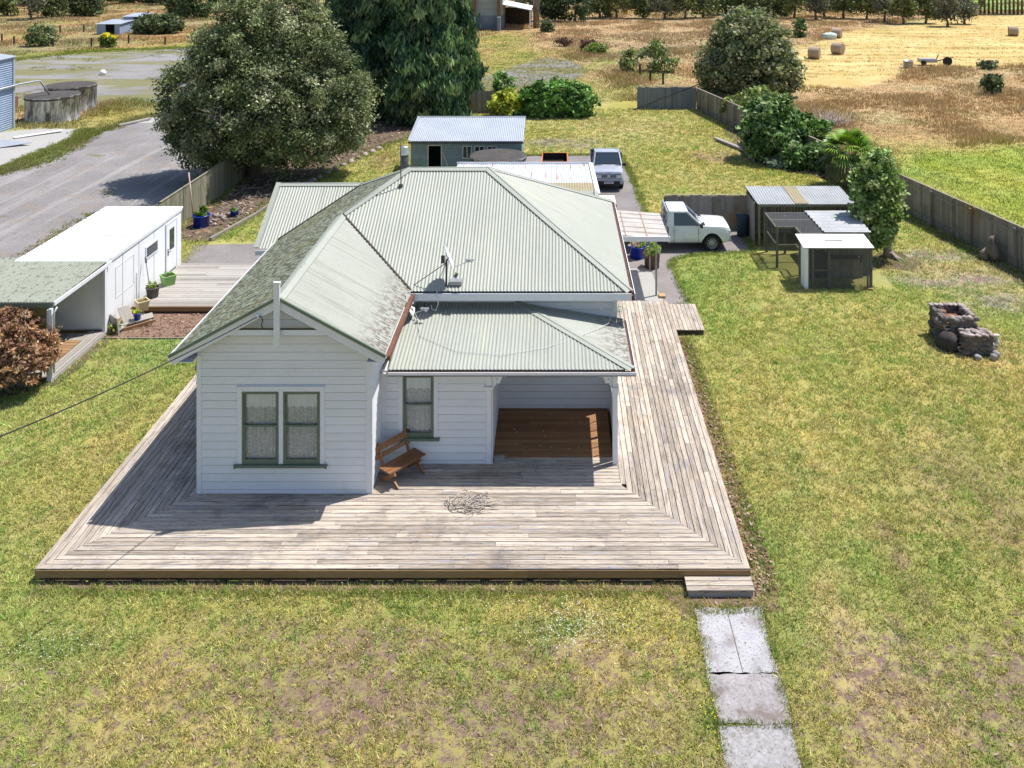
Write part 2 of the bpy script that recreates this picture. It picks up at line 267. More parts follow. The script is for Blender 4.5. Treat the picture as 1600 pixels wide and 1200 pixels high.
class MB:
    """collects faces with a random value per piece and a uv; build() links them as one mesh object"""
    def __init__(s): s.v = []; s.f = []; s.r = []; s.uv = []; s.sm = []
    def face(s, pts, r=None, uv=None, smooth=False):
        i = len(s.v); s.v += [tuple(p) for p in pts]; s.f.append(tuple(range(i, i+len(pts))))
        s.r.append(random.random() if r is None else r); s.uv += uv if uv else [(p[0], p[1]) for p in pts]; s.sm.append(smooth)
    def obox(s, o, a, b, c, r=None, u0=None):
        """box from corner o and three edge vectors; a = long direction for uv"""
        o, a, b, c = Vector(o), Vector(a), Vector(b), Vector(c)
        if a.cross(b).dot(c) < 0: b, c = c, b
        r = random.random() if r is None else r; u0 = random.uniform(0, 40) if u0 is None else u0; v0 = random.uniform(0, 40)
        A, B, Cc = a.length, b.length, c.length
        def q(p, x, y, X, Y):
            s.face([p, p+x, p+x+y, p+y], r, [(u0, v0), (u0+X, v0), (u0+X, v0+Y), (u0, v0+Y)])
        q(o+b, a, -b, A, B); q(o+c, a, b, A, B)
        q(o, a, c, A, Cc); q(o+b+c, a, -c, A, Cc)
        q(o+c, b*1.0, -c, B, Cc); q(o+a, b, c, B, Cc)
    def box(s, x0, x1, y0, y1, z0, z1, r=None):
        d = [(x1-x0, 0, 0), (0, y1-y0, 0), (0, 0, z1-z0)]
        k = max(range(3), key=lambda i: (x1-x0, y1-y0, z1-z0)[i])
        a = d[k]; b = d[(k+1) % 3]; c = d[(k+2) % 3]
        s.obox((x0, y0, z0), a, b, c, r)
    def bar(s, p, q, w, h, up=(0, 0, 1), r=None):
        p, q = Vector(p), Vector(q); a = q-p; n = a.normalized(); up = Vector(up)
        if abs(n.dot(up)) > .98: up = Vector((1, 0, 0))
        x = n.cross(up).normalized(); y = x.cross(n).normalized()
        s.obox(p-x*w/2-y*h/2, a, x*w, y*h, r)
    def prism(s, poly, ext, r=None):
        ext = Vector(ext); poly = [Vector(p) for p in poly]; n = len(poly); r = random.random() if r is None else r
        nn = sum(((poly[i]-poly[0]).cross(poly[(i+1) % n]-poly[0]) for i in range(1, n)), Vector())
        if nn.dot(ext) > 0: poly = poly[::-1]
        s.face(poly, r); s.face([p+ext for p in poly][::-1], r)
        for i in range(n):
            a, b = poly[i], poly[(i+1) % n]; L = (b-a).length; E = ext.length
            s.face([b, a, a+ext, b+ext], r, [(L, 0), (0, 0), (0, E), (L, E)])
    def tube(s, pts, rad, n=8, r=None, cap=True, smooth=True):
        pts = [Vector(p) for p in pts]; m = len(pts)
        rad = rad if isinstance(rad, (list, tuple)) else [rad]*m
        r = random.random() if r is None else r; rings = []; px = None
        for i in range(m):
            t = (pts[min(i+1, m-1)]-pts[max(i-1, 0)]).normalized()
            if px is None: px = t.orthogonal().normalized()
            px = (px-t*px.dot(t))
            px = px.normalized() if px.length > 1e-5 else t.orthogonal().normalized()
            py = t.cross(px)
            rings.append([pts[i]+(px*math.cos(2*math.pi*k/n)+py*math.sin(2*math.pi*k/n))*rad[i] for k in range(n)])
        L = 0
        for i in range(m-1):
            l2 = L+(pts[i+1]-pts[i]).length
            for k in range(n):
                k2 = (k+1) % n
                s.face([rings[i][k], rings[i][k2], rings[i+1][k2], rings[i+1][k]], r, [(L, k/n), (L, (k+1)/n), (l2, (k+1)/n), (l2, k/n)], smooth)
            L = l2
        if cap: s.face(rings[0][::-1], r); s.face(rings[-1], r)
    def lathe(s, prof, c=(0, 0, 0), n=24, r=None, smooth=True):
        """prof: (radius, z) pairs bottom to top; a profile may turn back down inside"""
        c = Vector(c); r = random.random() if r is None else r
        ring = lambda R_, z: [c+Vector((R_*math.cos(2*math.pi*k/n), R_*math.sin(2*math.pi*k/n), z)) for k in range(n)]
        for (a, za), (b, zb) in zip(prof, prof[1:]):
            A, B = ring(max(a, 1e-4), za), ring(max(b, 1e-4), zb)
            for k in range(n):
                k2 = (k+1) % n; s.face([A[k], A[k2], B[k2], B[k]], r, None, smooth)
    def blob(s, c, rad, sub=2, jit=.15, r=None, seed=None):
        bm = bmesh.new(); bmesh.ops.create_icosphere(bm, subdivisions=sub, radius=1)
        rr = random.Random(seed if seed is not None else random.random()); ph = [rr.uniform(0, 6) for _ in range(6)]
        r = random.random() if r is None else r
        for v in bm.verts:
            p = v.co; k = 1+jit*(math.sin(3*p.x+ph[0])+math.sin(4*p.y+ph[1])+math.sin(5*p.z+ph[2])+rr.uniform(-.6, .6))/1.8
            v.co = Vector((p.x*rad[0], p.y*rad[1], p.z*rad[2]))*k
        for f in bm.faces: s.face([Vector(c)+v.co for v in f.verts], r, None, True)
        bm.free()
    def corr(s, o, ud, vd, poly, pitch=.1, amp=.012, k=6, thick=False):
        """corrugated sheet: poly in (u,v) metres, convex; waves run along v"""
        o, ud, vd = Vector(o), Vector(ud).normalized(), Vector(vd).normalized(); nn = ud.cross(vd).normalized()
        if nn.z < -1e-6 and not thick: nn = -nn
        us = [p[0] for p in poly]; u0, u1 = min(us), max(us); N = max(2, int(round((u1-u0)/pitch*k)))
        def span(u):
            vs = []
            for (a, va), (b, vb) in zip(poly, poly[1:]+poly[:1]):
                if abs(b-a) < 1e-9:
                    if abs(u-a) < 1e-6: vs += [va, vb]
                elif min(a, b)-1e-6 <= u <= max(a, b)+1e-6: vs.append(va+(vb-va)*(u-a)/(b-a))
            return min(vs), max(vs)
        prev = None; r = random.random()
        for i in range(N+1):
            u = u0+(u1-u0)*i/N; lo, hi = span(min(max(u, u0+1e-5), u1-1e-5)); h = amp*math.sin(2*math.pi*u/pitch)
            cur = (o+ud*u+vd*lo+nn*h, o+ud*u+vd*hi+nn*h, (u, lo), (u, hi))
            if prev: s.face([prev[0], cur[0], cur[1], prev[1]], r, [prev[2], cur[2], cur[3], prev[3]], True)
            prev = cur
    def split(s, name, mat, parent):
        keys = []; [keys.append(r) for r in s.r if r not in keys]; base = 0; st = []
        for f in s.f: st.append(f[0])
        for q in keys:
            m = MB()
            for f, r, sm in zip(s.f, s.r, s.sm):
                if r == q: m.face([s.v[i] for i in f], r, [s.uv[i] for i in f], sm)
            m.build(name, mat, parent)
    def build(s, name, mat, parent=None, bevel=0, weld=False):
        me = bpy.data.meshes.new(name); org = ORG[parent.name] if parent is not None else Vector((0, 0, 0))
        me.from_pydata([(x-org.x, y-org.y, z-org.z) for x, y, z in s.v], [], s.f)
        me.materials.append(mat)
        a = me.attributes.new('rnd', 'FLOAT', 'FACE'); a.data.foreach_set('value', s.r)
        u = me.uv_layers.new(name='UVMap'); u.data.foreach_set('uv', [c for p in s.uv for c in p])
        me.polygons.foreach_set('use_smooth', s.sm)
        if weld or any(s.sm):
            bm = bmesh.new(); bm.from_mesh(me); bmesh.ops.remove_doubles(bm, verts=bm.verts, dist=1e-5)
            if weld: bmesh.ops.recalc_face_normals(bm, faces=bm.faces)
            bm.to_mesh(me); bm.free()
        me.update(); o = bpy.data.objects.new(name, me); link(o)
        if parent is not None: o.parent = parent; ORG[o.name] = org
        if bevel:
            m = o.modifiers.new('bevel', 'BEVEL'); m.width = bevel; m.segments = 2; m.limit_method = 'ANGLE'
        return o

def npmesh(name, V, faces_n, col, mat, parent=None, smooth=False):
    """V: (N*faces_n,3) array, one face per faces_n vertices; col: (N*faces_n,3)"""
    n = len(V)//faces_n; me = bpy.data.meshes.new(name)
    if parent is not None: V = V-np.array(ORG[parent.name])
    me.vertices.add(len(V)); me.vertices.foreach_set('co', V.astype(np.float32).ravel())
    me.loops.add(len(V)); me.loops.foreach_set('vertex_index', np.arange(len(V), dtype=np.int32))
    me.polygons.add(n); me.polygons.foreach_set('loop_start', np.arange(n, dtype=np.int32)*faces_n)
    me.update(calc_edges=True)
    a = me.color_attributes.new('Col', 'FLOAT_COLOR', 'POINT')
    c4 = np.ones((len(V), 4), np.float32); c4[:, :3] = np.clip(col, 0, 1); a.data.foreach_set('color', c4.ravel())
    me.materials.append(mat); o = bpy.data.objects.new(name, me); link(o)
    if parent is not None: o.parent = parent; ORG[o.name] = ORG[parent.name]
    return o

def inpoly(x, y, poly):
    ins = np.zeros(np.shape(x), bool); n = len(poly)
    for i in range(n):
        x0, y0 = poly[i]; x1, y1 = poly[(i+1) % n]
        c = ((y0 > y) != (y1 > y)); ins ^= c & (x < (x1-x0)*(y-y0)/((y1-y0) if y1 != y0 else 1e-9)+x0)
    return ins
def sdpoly(x, y, poly):
    """signed distance, positive inside"""
    d = np.full(np.shape(x), 1e9); n = len(poly)
    for i in range(n):
        x0, y0 = poly[i]; x1, y1 = poly[(i+1) % n]; dx, dy = x1-x0, y1-y0
        t = np.clip(((x-x0)*dx+(y-y0)*dy)/(dx*dx+dy*dy+1e-12), 0, 1)
        d = np.minimum(d, np.hypot(x-x0-t*dx, y-y0-t*dy))
    return np.where(inpoly(x, y, poly), d, -d)

def unit(n): 
    v = rng.normal(size=(n, 3)); return v/np.linalg.norm(v, axis=1, keepdims=True)
def leaves(C, N, size, aspect=1.6, droop=0.0):
    """rhombic leaf quads at C with rough normals N"""
    n = len(C); a = np.cross(N, unit(n)); a /= np.linalg.norm(a, axis=1, keepdims=True)+1e-9
    if droop: a = a*(1-droop)+np.array([0, 0, -1.0])*droop; a /= np.linalg.norm(a, axis=1, keepdims=True)
    b = np.cross(N, a); b /= np.linalg.norm(b, axis=1, keepdims=True)+1e-9
    s = size*rng.uniform(.45, 1.7, (n, 1)); A = a*s*.5*aspect; B = b*s*.5
    V = np.stack([C-A, C+B-A*.1, C+A, C-B-A*.1], 1); return V.reshape(-1, 3)
def crown(lobes, n, size, cols, nclump=None, spread=.35, aspect=1.6, droop=0.0, fill=.5, bottom=-1.0):
    """leaf positions in clumps over the lobes' volume; returns V, col"""
    W = np.array([l[3]*l[4]+l[3]*l[5]+l[4]*l[5] for l in lobes]); W = W/W.sum(); nclump = nclump or max(30, n//45)
    li = rng.choice(len(lobes), nclump, p=W); L = np.array(lobes, float)[li]
    d = unit(nclump); d[:, 2] = np.where(d[:, 2] < bottom, -d[:, 2]*.4, d[:, 2]); rad = rng.uniform(0, 1, nclump)**(1/3.0*(1-fill)+.02)
    rad = np.clip(rad*rng.normal(1.0, .07, nclump), .2, 1.2)
    CC = L[:, :3]+d*L[:, 3:6]*rad[:, None]
    ccol = np.array(cols)[rng.choice(len(cols), nclump)]*rng.uniform(.72, 1.35, (nclump, 1))
    ci = rng.integers(0, nclump, n); nd = d[ci]
    off = rng.normal(size=(n, 3))*spread*rng.uniform(.6, 1.3, (nclump, 1))[ci]*np.array([1, 1, .75])
    C = CC[ci]+off; Nn = nd*.5+unit(n)*.8+np.array([0, 0, .35]); Nn /= np.linalg.norm(Nn, axis=1, keepdims=True)
    V = leaves(C, Nn, size, aspect, droop); col = ccol[ci]*rng.uniform(.75, 1.3, (n, 1)); V[:, 2] = np.maximum(V[:, 2], .02)
    return V, np.repeat(col, 4, 0)
def limbs(mb, base, top, r0, lobes, k=10, bend=.1):
    base, top = Vector(base), Vector(top); n = 6; pts = []
    for i in range(n+1):
        t = i/n; pts.append(base.lerp(top, t)+Vector((random.uniform(-1, 1), random.uniform(-1, 1), 0))*bend*(top-base).length*(t*(1-t))*2)
    mb.tube(pts, [r0*(1-.75*i/n)*(1.25 if i == 0 else 1) for i in range(n+1)], 8)
    for _ in range(k):
        l = random.choice(lobes); t = random.uniform(.25, .9); s0 = base.lerp(top, t)
        d = Vector((random.gauss(0, 1), random.gauss(0, 1), random.gauss(.2, .6))).normalized()
        e = Vector(l[:3])+Vector((d.x*l[3], d.y*l[4], d.z*l[5]))*.85; m = s0.lerp(e, .5)+Vector((0, 0, random.uniform(-.1, .25)))*(e-s0).length*.4
        mb.tube([s0, m, e], [r0*(1-.6*t)*.45, r0*.2, r0*.06], 5)
def tree(name, label, cat, base, lobes, top, r0, n, size, cols, group=None, mat=None, limbs_k=8, trunkmat=None, **kw):
    t = thing(name, label, cat, base, group=group); L = [(base[0]+l[0], base[1]+l[1], *l[2:]) for l in lobes]
    V, c = crown(L, n, size, cols, **kw); npmesh('crown', V, 4, c, mat or LEAF, t)
    mb = MB(); limbs(mb, Vector(base)+Vector((0, 0, -.1)), Vector((base[0]+top[0], base[1]+top[1], top[2])), r0, L, limbs_k); mb.build('trunk', trunkmat or TRUNK, t)
    return t
def bush(name, label, cat, base, lobes, n, size, cols, group=None, mat=None, **kw):
    t = thing(name, label, cat, base, group=group); L = [(base[0]+l[0], base[1]+l[1], *l[2:]) for l in lobes]
    V, c = crown(L, n, size, cols, **kw); npmesh('foliage', V, 4, c, mat or LEAF, t)
    mb = MB()
    for i in range(5):
        l = random.choice(L); e = Vector(l[:3])+Vector((random.uniform(-.5, .5)*l[3], random.uniform(-.5, .5)*l[4], l[5]*.4))
        b = Vector(base)+Vector((random.uniform(-.15, .15), random.uniform(-.15, .15), -.05)); mb.tube([b, b.lerp(e, .5)+Vector((0, 0, .1)), e], [.05, .035, .015], 5)
    mb.build('stem', TRUNK, t); return t
# ================================================================== the ground
def wob(x, y, s, seed=0):
    """smooth pseudo noise, about -1..1"""
    q = np.random.default_rng(seed); r = np.zeros(np.shape(x))
    for k in range(7):
        a = q.uniform(0, 6.28); f = q.uniform(.6, 1.7)/s; r = r+np.sin((x*math.cos(a)+y*math.sin(a))*f*6.28/2+q.uniform(0, 6.28))
    return r/3.2
def sst(v, lo, hi):
    t = np.clip((v-lo)/(hi-lo), 0, 1); return t*t*(3-2*t)
LAWN = [(-60, 2), (-60, 24), (-22, 26.5), (-16, 29), (-16, 31.5), (-18.4, 41), (-18.3, 60), (-14, 72), (9, 78), (11.6, 73.7), (17.85, 46.4), (19.9, 37.6), (27, 2)]
HAY = G2([(1205, 140), (1222, 88), (1262, 72), (1335, 47), (1500, 24), (1900, 16), (1900, 108), (1610, 102), (1480, 104), (1405, 106), (1398, 124), (1330, 138), (1250, 134)])
PADD = G2([(1410, 285), (1395, 245), (1480, 232), (1620, 222), (2100, 215), (2100, 460), (1620, 430)])
VERGE = G2([(-200, 96), (20, 90), (120, 80), (300, 66), (330, 78), (60, 104), (-200, 118)])
MIDG = G2([(740, 60), (790, 48), (830, 55), (850, 80), (920, 105), (950, 130), (975, 165), (930, 190), (820, 190), (735, 190)])
VERG2 = G2([(10, 205), (60, 190), (160, 172), (200, 158), (262, 158), (258, 176), (205, 194), (130, 222), (40, 262), (-60, 290), (-60, 270)])
BLOBS = [  # px, py, rx, ry, colour, weight, bare
 (420, 980, 60, 12, (.26, .17, .12), .5, .10), (600, 1000, 120, 26, (.28, .19, .13), .45, .10), (520, 1080, 200, 60, (.27, .21, .12), .4, .07),
 (760, 1130, 260, 60, (.27, .21, .12), .35, .07), (900, 1020, 80, 20, (.27, .18, .12), .4, .08), (860, 980, 90, 18, (.14, .22, .06), .7, -.2),
 (100, 1010, 90, 26, (.15, .22, .06), .6, -.2), (250, 560, 70, 26, (.15, .21, .06), .5, -.2), (1090, 440, 40, 40, (.16, .24, .06), .6, -.2),
 (1110, 1120, 30, 60, (.16, .24, .06), .7, -.2), (1230, 1000, 26, 90, (.16, .23, .06), .5, -.2), (1190, 850, 26, 50, (.16, .23, .06), .5, -.2),
 (1285, 760, 60, 90, (.46, .365, .17), .75, 0), (1325, 1000, 60, 120, (.50, .375, .21), .85, .05), (1440, 1090, 110, 80, (.46, .34, .19), .7, .08),
 (1385, 830, 22, 16, (.24, .16, .12), .6, .22), (1412, 878, 18, 22, (.24, .16, .12), .7, .26), (1440, 935, 20, 30, (.24, .16, .12), .5, .20), (1400, 985, 10, 30, (.35, .26, .2), .6, .15),
 (1530, 780, 120, 120, (.27, .20, .12), .45, .10), (1500, 640, 120, 50, (.26, .25, .08), .4, .02), (1480, 420, 110, 30, (.30, .26, .2), .5, .12), (1560, 470, 60, 16, (.34, .32, .31), .7, .3),
 (1500, 440, 90, 9, (.36, .34, .33), .8, .34), (1460, 400, 60, 9, (.33, .31, .28), .7, .3), (1530, 540, 70, 30, (.24, .18, .13), .4, .16),
 (960, 195, 70, 16, (.42, .33, .18), .75, .08), (1040, 205, 60, 12, (.40, .32, .16), .5, .05), (880, 224, 55, 8, (.24, .22, .2), .85, .3),
 (1120, 245, 50, 10, (.30, .2, .13), .7, .3), (1060, 280, 70, 16, (.36, .30, .13), .45, .03), (1120, 320, 60, 20, (.34, .29, .13), .3, .0), (600, 250, 26, 12, (.30, .2, .12), .8, .15),
 (1210, 610, 50, 90, (.44, .36, .15), .6, 0), (1300, 560, 100, 60, (.25, .27, .07), .5, -.1), (1150, 500, 60, 90, (.27, .28, .07), .4, -.1),
 (380, 640, 300, 60, (.25, .25, .07), .3, -.1), (60, 760, 100, 40, (.30, .28, .09), .4, 0), (700, 935, 330, 16, (.26, .26, .08), .5, -.05)]
def zone(x, y):
    x = np.asarray(x, float); y = np.asarray(y, float); n = len(x)
    col = np.tile(np.array([.35, .25, .145]), (n, 1)); bare = np.full(n, -.02)
    w1 = wob(x, y, 18, 1)[:, None]; w2 = wob(x, y, 5, 2)[:, None]; w3 = wob(x, y, 1.6, 3)[:, None]; w4 = wob(x*.5, y*1.3, 9, 7)[:, None]
    col = col+np.clip(w1, -1, 1)*np.array([.04, .0, -.01])+w4*np.array([.03, .012, .0])
    col = col+np.clip(w2, 0, 1)*np.array([-.06, .02, -.03])
    def put(m, c):
        nonlocal col; col = col*(1-m[:, None])+np.asarray(c)*m[:, None]
    e = wob(x, y, 4, 5)*1.2
    # reddish seed heads in the right hand field, yellow green lower down
    right = sst(x, 10, 15)
    put(right*sst(y, 58, 76)*.8*(1-sst(y, 100, 118)), np.array([.41, .275, .165])+w2*.04)
    put(right*(1-sst(y, 55, 66))*.85, np.array([.36, .31, .12])+w2*np.array([.05, .0, .02]))
    put(sst(sdpoly(x, y, PADD)+e, -3, 3), np.array([.27, .31, .07])+w2*np.array([.05, .02, .01])+w3*.015)
    put(sst(sdpoly(x, y, HAY)+e, -1.2, 1.2), np.array([.50, .37, .18])+wob(x*.35, y*1.6, 4, 9)[:, None]*np.array([.09, .07, .05])+w3*.03)
    put(sst(sdpoly(x, y, VERGE)+e*2, -2, 2)*.9, np.array([.25, .27, .055])+w2*.03)
    put(sst(sdpoly(x, y, MIDG)+e*2, -3, 4)*.85, np.array([.26, .25, .075])+w2*np.array([.06, .02, .02]))
    put(sst(sdpoly(x, y, VERG2)+e, -1.5, 1)*.8, np.array([.26, .25, .085])+w2*.05)
    put(sst(x, -8, 0)*sst(y, 108, 122)*(1-sst(y, 160, 175))*.6*(1-sst(sdpoly(x, y, HAY), -3, 1)), np.array([.42, .28, .19])+w2*.03)
    inl = sst(sdpoly(x, y, LAWN), -.25, .25)
    lc = np.array([.345, .325, .118])+w1*np.array([.025, .0, .0])+w2*np.array([.04, .008, .012])+w3*np.array([.02, .004, .006])
    back = sst(y, 44, 60)[:, None]; lc = lc*(1-back)+(np.array([.34, .305, .115])+w2*.03)*back
    put(inl, lc); bare = bare*(1-inl)+(-.06)*inl
    near = inl*(1-sst(y, 17.2, 19.5)); bare = bare+near*.26
    rr = inl*sst(x, 7, 10)*(1-sst(y, 24, 34)); bare = bare+rr*.12
    for px, py, rx, ry, c, wt, b in BLOBS:
        p = P(px, py); d = H/(py-HY); RX = rx*d; RY = max(ry*p.y/(py-HY), .25)
        q = ((x-p.x)/RX)**2+((y-p.y)/RY)**2; m = np.exp(-q*1.1)*np.clip(1+.6*wob(x, y, max(.5, RX*.5), int(px)), 0, 1.5); m = np.clip(m, 0, 1)
        put(m*wt, c); bare = bare+m*b
    return np.clip(col, .01, 1), bare

def axis(lo, mid0, mid1, hi, step, grow=1.07):
    a = list(np.arange(mid0, mid1+1e-6, step)); s = step
    while a[-1] < hi: s *= grow; a.append(a[-1]+s)
    s = step; b = []; v = mid0
    while v > lo: s *= grow; v -= s; b.append(v)
    return np.array(b[::-1]+a)
gx = axis(-700, -24, 22, 700, .3); gy = axis(-60, 12, 60, 1400, .3, 1.045)
X, Y = np.meshgrid(gx, gy); nx, ny = len(gx), len(gy); xf, yf = X.ravel(), Y.ravel(); gc, gb = zone(xf, yf)
me = bpy.data.meshes.new('ground'); idx = np.arange(nx*ny).reshape(ny, nx)
fc = np.stack([idx[:-1, :-1], idx[:-1, 1:], idx[1:, 1:], idx[1:, :-1]], -1).reshape(-1, 4)
me.vertices.add(nx*ny); me.vertices.foreach_set('co', np.stack([xf, yf, np.zeros(len(xf))], 1).astype(np.float32).ravel())
me.loops.add(fc.size); me.loops.foreach_set('vertex_index', fc.astype(np.int32).ravel()); me.polygons.add(len(fc))
me.polygons.foreach_set('loop_start', np.arange(len(fc), dtype=np.int32)*4); me.update(calc_edges=True)
a = me.color_attributes.new('Col', 'FLOAT_COLOR', 'POINT'); c4 = np.ones((len(xf), 4), np.float32); c4[:, :3] = gc; a.data.foreach_set('color', c4.ravel())
a = me.attributes.new('bare', 'FLOAT', 'POINT'); a.data.foreach_set('value', gb.astype(np.float32))
me.materials.append(ground_mat()); go = bpy.data.objects.new('ground', me); link(go); tag(go, 'sunlit lawn and dry paddocks spreading flat to the far trees', 'ground', kind='structure')

def rough_outline(poly, amp, step=.5, seed=3):
    out = []; n = len(poly); rr = random.Random(seed)
    for i in range(n):
        a, b = Vector(poly[i]), Vector(poly[(i+1) % n]); L = (b-a).length; k = max(1, int(L/step)); nn = Vector((-(b-a).y, (b-a).x)).normalized()
        for j in range(k):
            p = a.lerp(b, j/k); o = amp*(.6*math.sin(p.x*1.7+p.y*2.3)+.5*math.sin(p.x*4.1-p.y*3.3+1)+rr.uniform(-.5, .5)); out.append(p+nn*o)
    return out
def sheet(name, poly, z, mat, label, amp=.0, step=.5, cat=None):
    pts = rough_outline(poly, amp, step) if amp else [Vector(p) for p in poly]
    bm = bmesh.new(); vs = [bm.verts.new((p.x, p.y, z)) for p in pts]
    es = [bm.edges.new((vs[i], vs[(i+1) % len(vs)])) for i in range(len(vs))]; bmesh.ops.triangle_fill(bm, edges=es, use_beauty=True)
    me = bpy.data.meshes.new(name); bm.to_mesh(me); bm.free(); me.materials.append(mat); o = bpy.data.objects.new(name, me); link(o)
    return tag(o, label, cat or name.replace('_', ' '), kind='structure')
ROADP = G2([(-260, 330), (0, 270), (60, 257), (110, 232), (150, 207), (190, 194), (240, 180), (330, 180), (380, 186), (338, 264), (285, 318), (250, 330), (150, 335), (20, 415), (-260, 470)])
ROADP[-1] = (-60, 30); ROADP[0] = (-60, 46)
YARDP = G2([(-350, 108), (20, 94), (140, 80), (300, 74), (420, 78), (460, 120), (420, 172), (300, 172), (245, 160), (190, 158), (140, 166), (20, 170), (-350, 190)])
sheet('gravel_road', ROADP, .004, GRAVEL, 'grey gravel drive running back past the white cabin', .25, .6)
sheet('gravel_yard', YARDP, .005, YARD, 'wide weedy gravel yard behind the concrete tanks', .5, 1.2)
sheet('gravel_circle', G2([(742, 128), (790, 108), (850, 90), (895, 96), (915, 112), (890, 128), (820, 138), (760, 146)]), .006, YARD, 'pale worn gravel turning patch beyond the grey shed', .5, 1.0)
DRIVE = G2([(825, 243), (968, 242), (985, 270), (1000, 308), (1010, 336), (1150, 344), (1176, 394), (1100, 397), (1054, 404), (1047, 414), (1060, 440), (1078, 478)])+[(1.76, 33.9), (1.76, 40), (-6, 46), (-6, 51)]
sheet('driveway', DRIVE, .008, ASPH, 'dark worn asphalt driveway around the two utes', .07, .4)
sheet('concrete_pad', G2([(-120, 300), (-120, 232), (0, 207), (60, 201), (128, 202), (124, 213), (40, 246), (0, 265)]), .012, CONCW, 'pale concrete slab in front of the blue corrugated shed', .04, 1)
sheet('concrete_apron', G2([(198, 193), (215, 182), (250, 177), (262, 192)]), .012, CONCW, 'small pale concrete apron at the head of the gravel drive')
CONC2 = pal('pale_lichen_concrete', [(.19, .18, .18), (.38, .37, .385), (.48, .47, .485)], ((2, 1, 5), (16, 1.4, 8)), rough=.9, bump=.4, bscale=40,
             over=[dict(col=(.12, .11, .105), scale=16, lo=.53, hi=.61, detail=7, nr=.75, amt=.85), dict(col=(.2, .175, .165), scale=1.5, lo=.5, hi=.64, amt=.65, detail=8)])
CONC3 = pal('muddy_concrete', [(.15, .13, .125), (.28, .255, .255), (.42, .40, .41)], ((1.0, 1.3, 5), (14, 1.1, 8)), rough=.95, bump=.4, bscale=40,
             over=[dict(col=(.10, .09, .085), scale=18, lo=.55, hi=.63, detail=7, nr=.75, amt=.7), dict(col=(.14, .105, .09), scale=1.1, lo=.50, hi=.62, amt=.75, detail=9)])
for q0, q1, mt, lb in ((17.03, 18.72, CONC2, 'white lichen covered top slab of the front path'), (15.92, 17.03, CONC3, 'brown stained middle slab of the front path'), (14.94, 15.92, CONC, 'grey mottled slab of the front path near the bottom edge'), (12, 14.94, CONC3, 'muddy nearest slab of the front path')):
    e = lambda y: (2.83+(y-12)*.014, 4.08+(y-12)*.034); sheet('garden_path', [(e(q1)[0], q1), (e(q1)[1], q1), (e(q0)[1], q0), (e(q0)[0], q0)], .014, mt, lb, .035, .10)
mb = MB(); mb.box(3.57, 3.585, 17.05, 18.7, .014, .017)
tag(mb.build('path_joint', SOIL), 'thin dark joint down the white path slab', 'joint', kind='structure')
sheet('path_surround', [(2.6, 18.3), (3.1, 18.6), (4.2, 18.55), (4.75, 18.6), (4.85, 19.6), (4.6, 22), (4.62, 26), (4.55, 31.4), (4.2, 31.6), (4.2, 19.2), (2.6, 19.5), (-11.2, 19.55), (-11.2, 19.22), (-3, 19.2), (2.3, 19.15), (2.6, 18.8)], .009, BARK, 'bare brown soil strip around the deck edge', .05, .2)
sheet('concrete_strip', [(-16.0, 38.0), (-9.0, 38.0), (-9.0, 41.2), (-12, 41.3), (-16.6, 40.9)], .011, ASPH, 'worn concrete strip beyond the grey plank deck', .06, .4)
sheet('bark_bed', [(-15.9, 31.35), (-9.2, 31.35), (-9.2, 36), (-15.9, 36)], .010, BARK, 'flat bark chip bed between lawn and cabin deck', .05, .3)
sheet('porch_slab', [(2.6, 34.0), (4.15, 34.0), (4.05, 38), (1.8, 38), (1.8, 34)], .013, CONCW, 'pale concrete slab under the plastic porch canopy', .03, .4)
BEDP = [(-18.3, 41.4), (-16.1, 41.5), (-15.3, 45.3), (-14.9, 48.5), (-14.2, 51.5), (-13.2, 55), (-11.8, 60), (-10, 63.9), (-4, 66.5), (-3.2, 70.5), (-18.2, 70.5)]
sheet('garden_bed', BEDP, .009, SOIL, 'dark leaf strewn bed under the big trees', .3, .5)
sheet('shrub_bed', G2([(1170, 250), (1210, 262), (1290, 280), (1350, 300), (1392, 330), (1370, 262), (1300, 230), (1250, 210), (1180, 215), (1140, 200), (1128, 202)]), .009, SOIL, 'dry mulch bed under the shrubs by the right fence', .2, .5)
sheet('run_soil', G2([(1370, 392), (1400, 392), (1440, 408), (1418, 424), (1362, 418)]), .010, SOIL, 'bare rooty soil beside the pale trunked tree', .15, .3)
sheet('fence_soil', [(17.3, 46), (17.9, 45.5), (19.5, 38.5), (20.5, 34), (19.2, 34), (18.6, 38.3)], .010, SOIL, 'shaded bare strip under the right fence', .15, .4)
sheet('cabin_soil', [(-22, 26.2), (-17.3, 27.1), (-15.6, 28.1), (-15.55, 31.3), (-15.9, 31.6), (-16.4, 31), (-16.4, 28.6), (-22, 27.6)], .010, SOIL, 'brown dirt strip along the covered cabin entry', .06, .3)

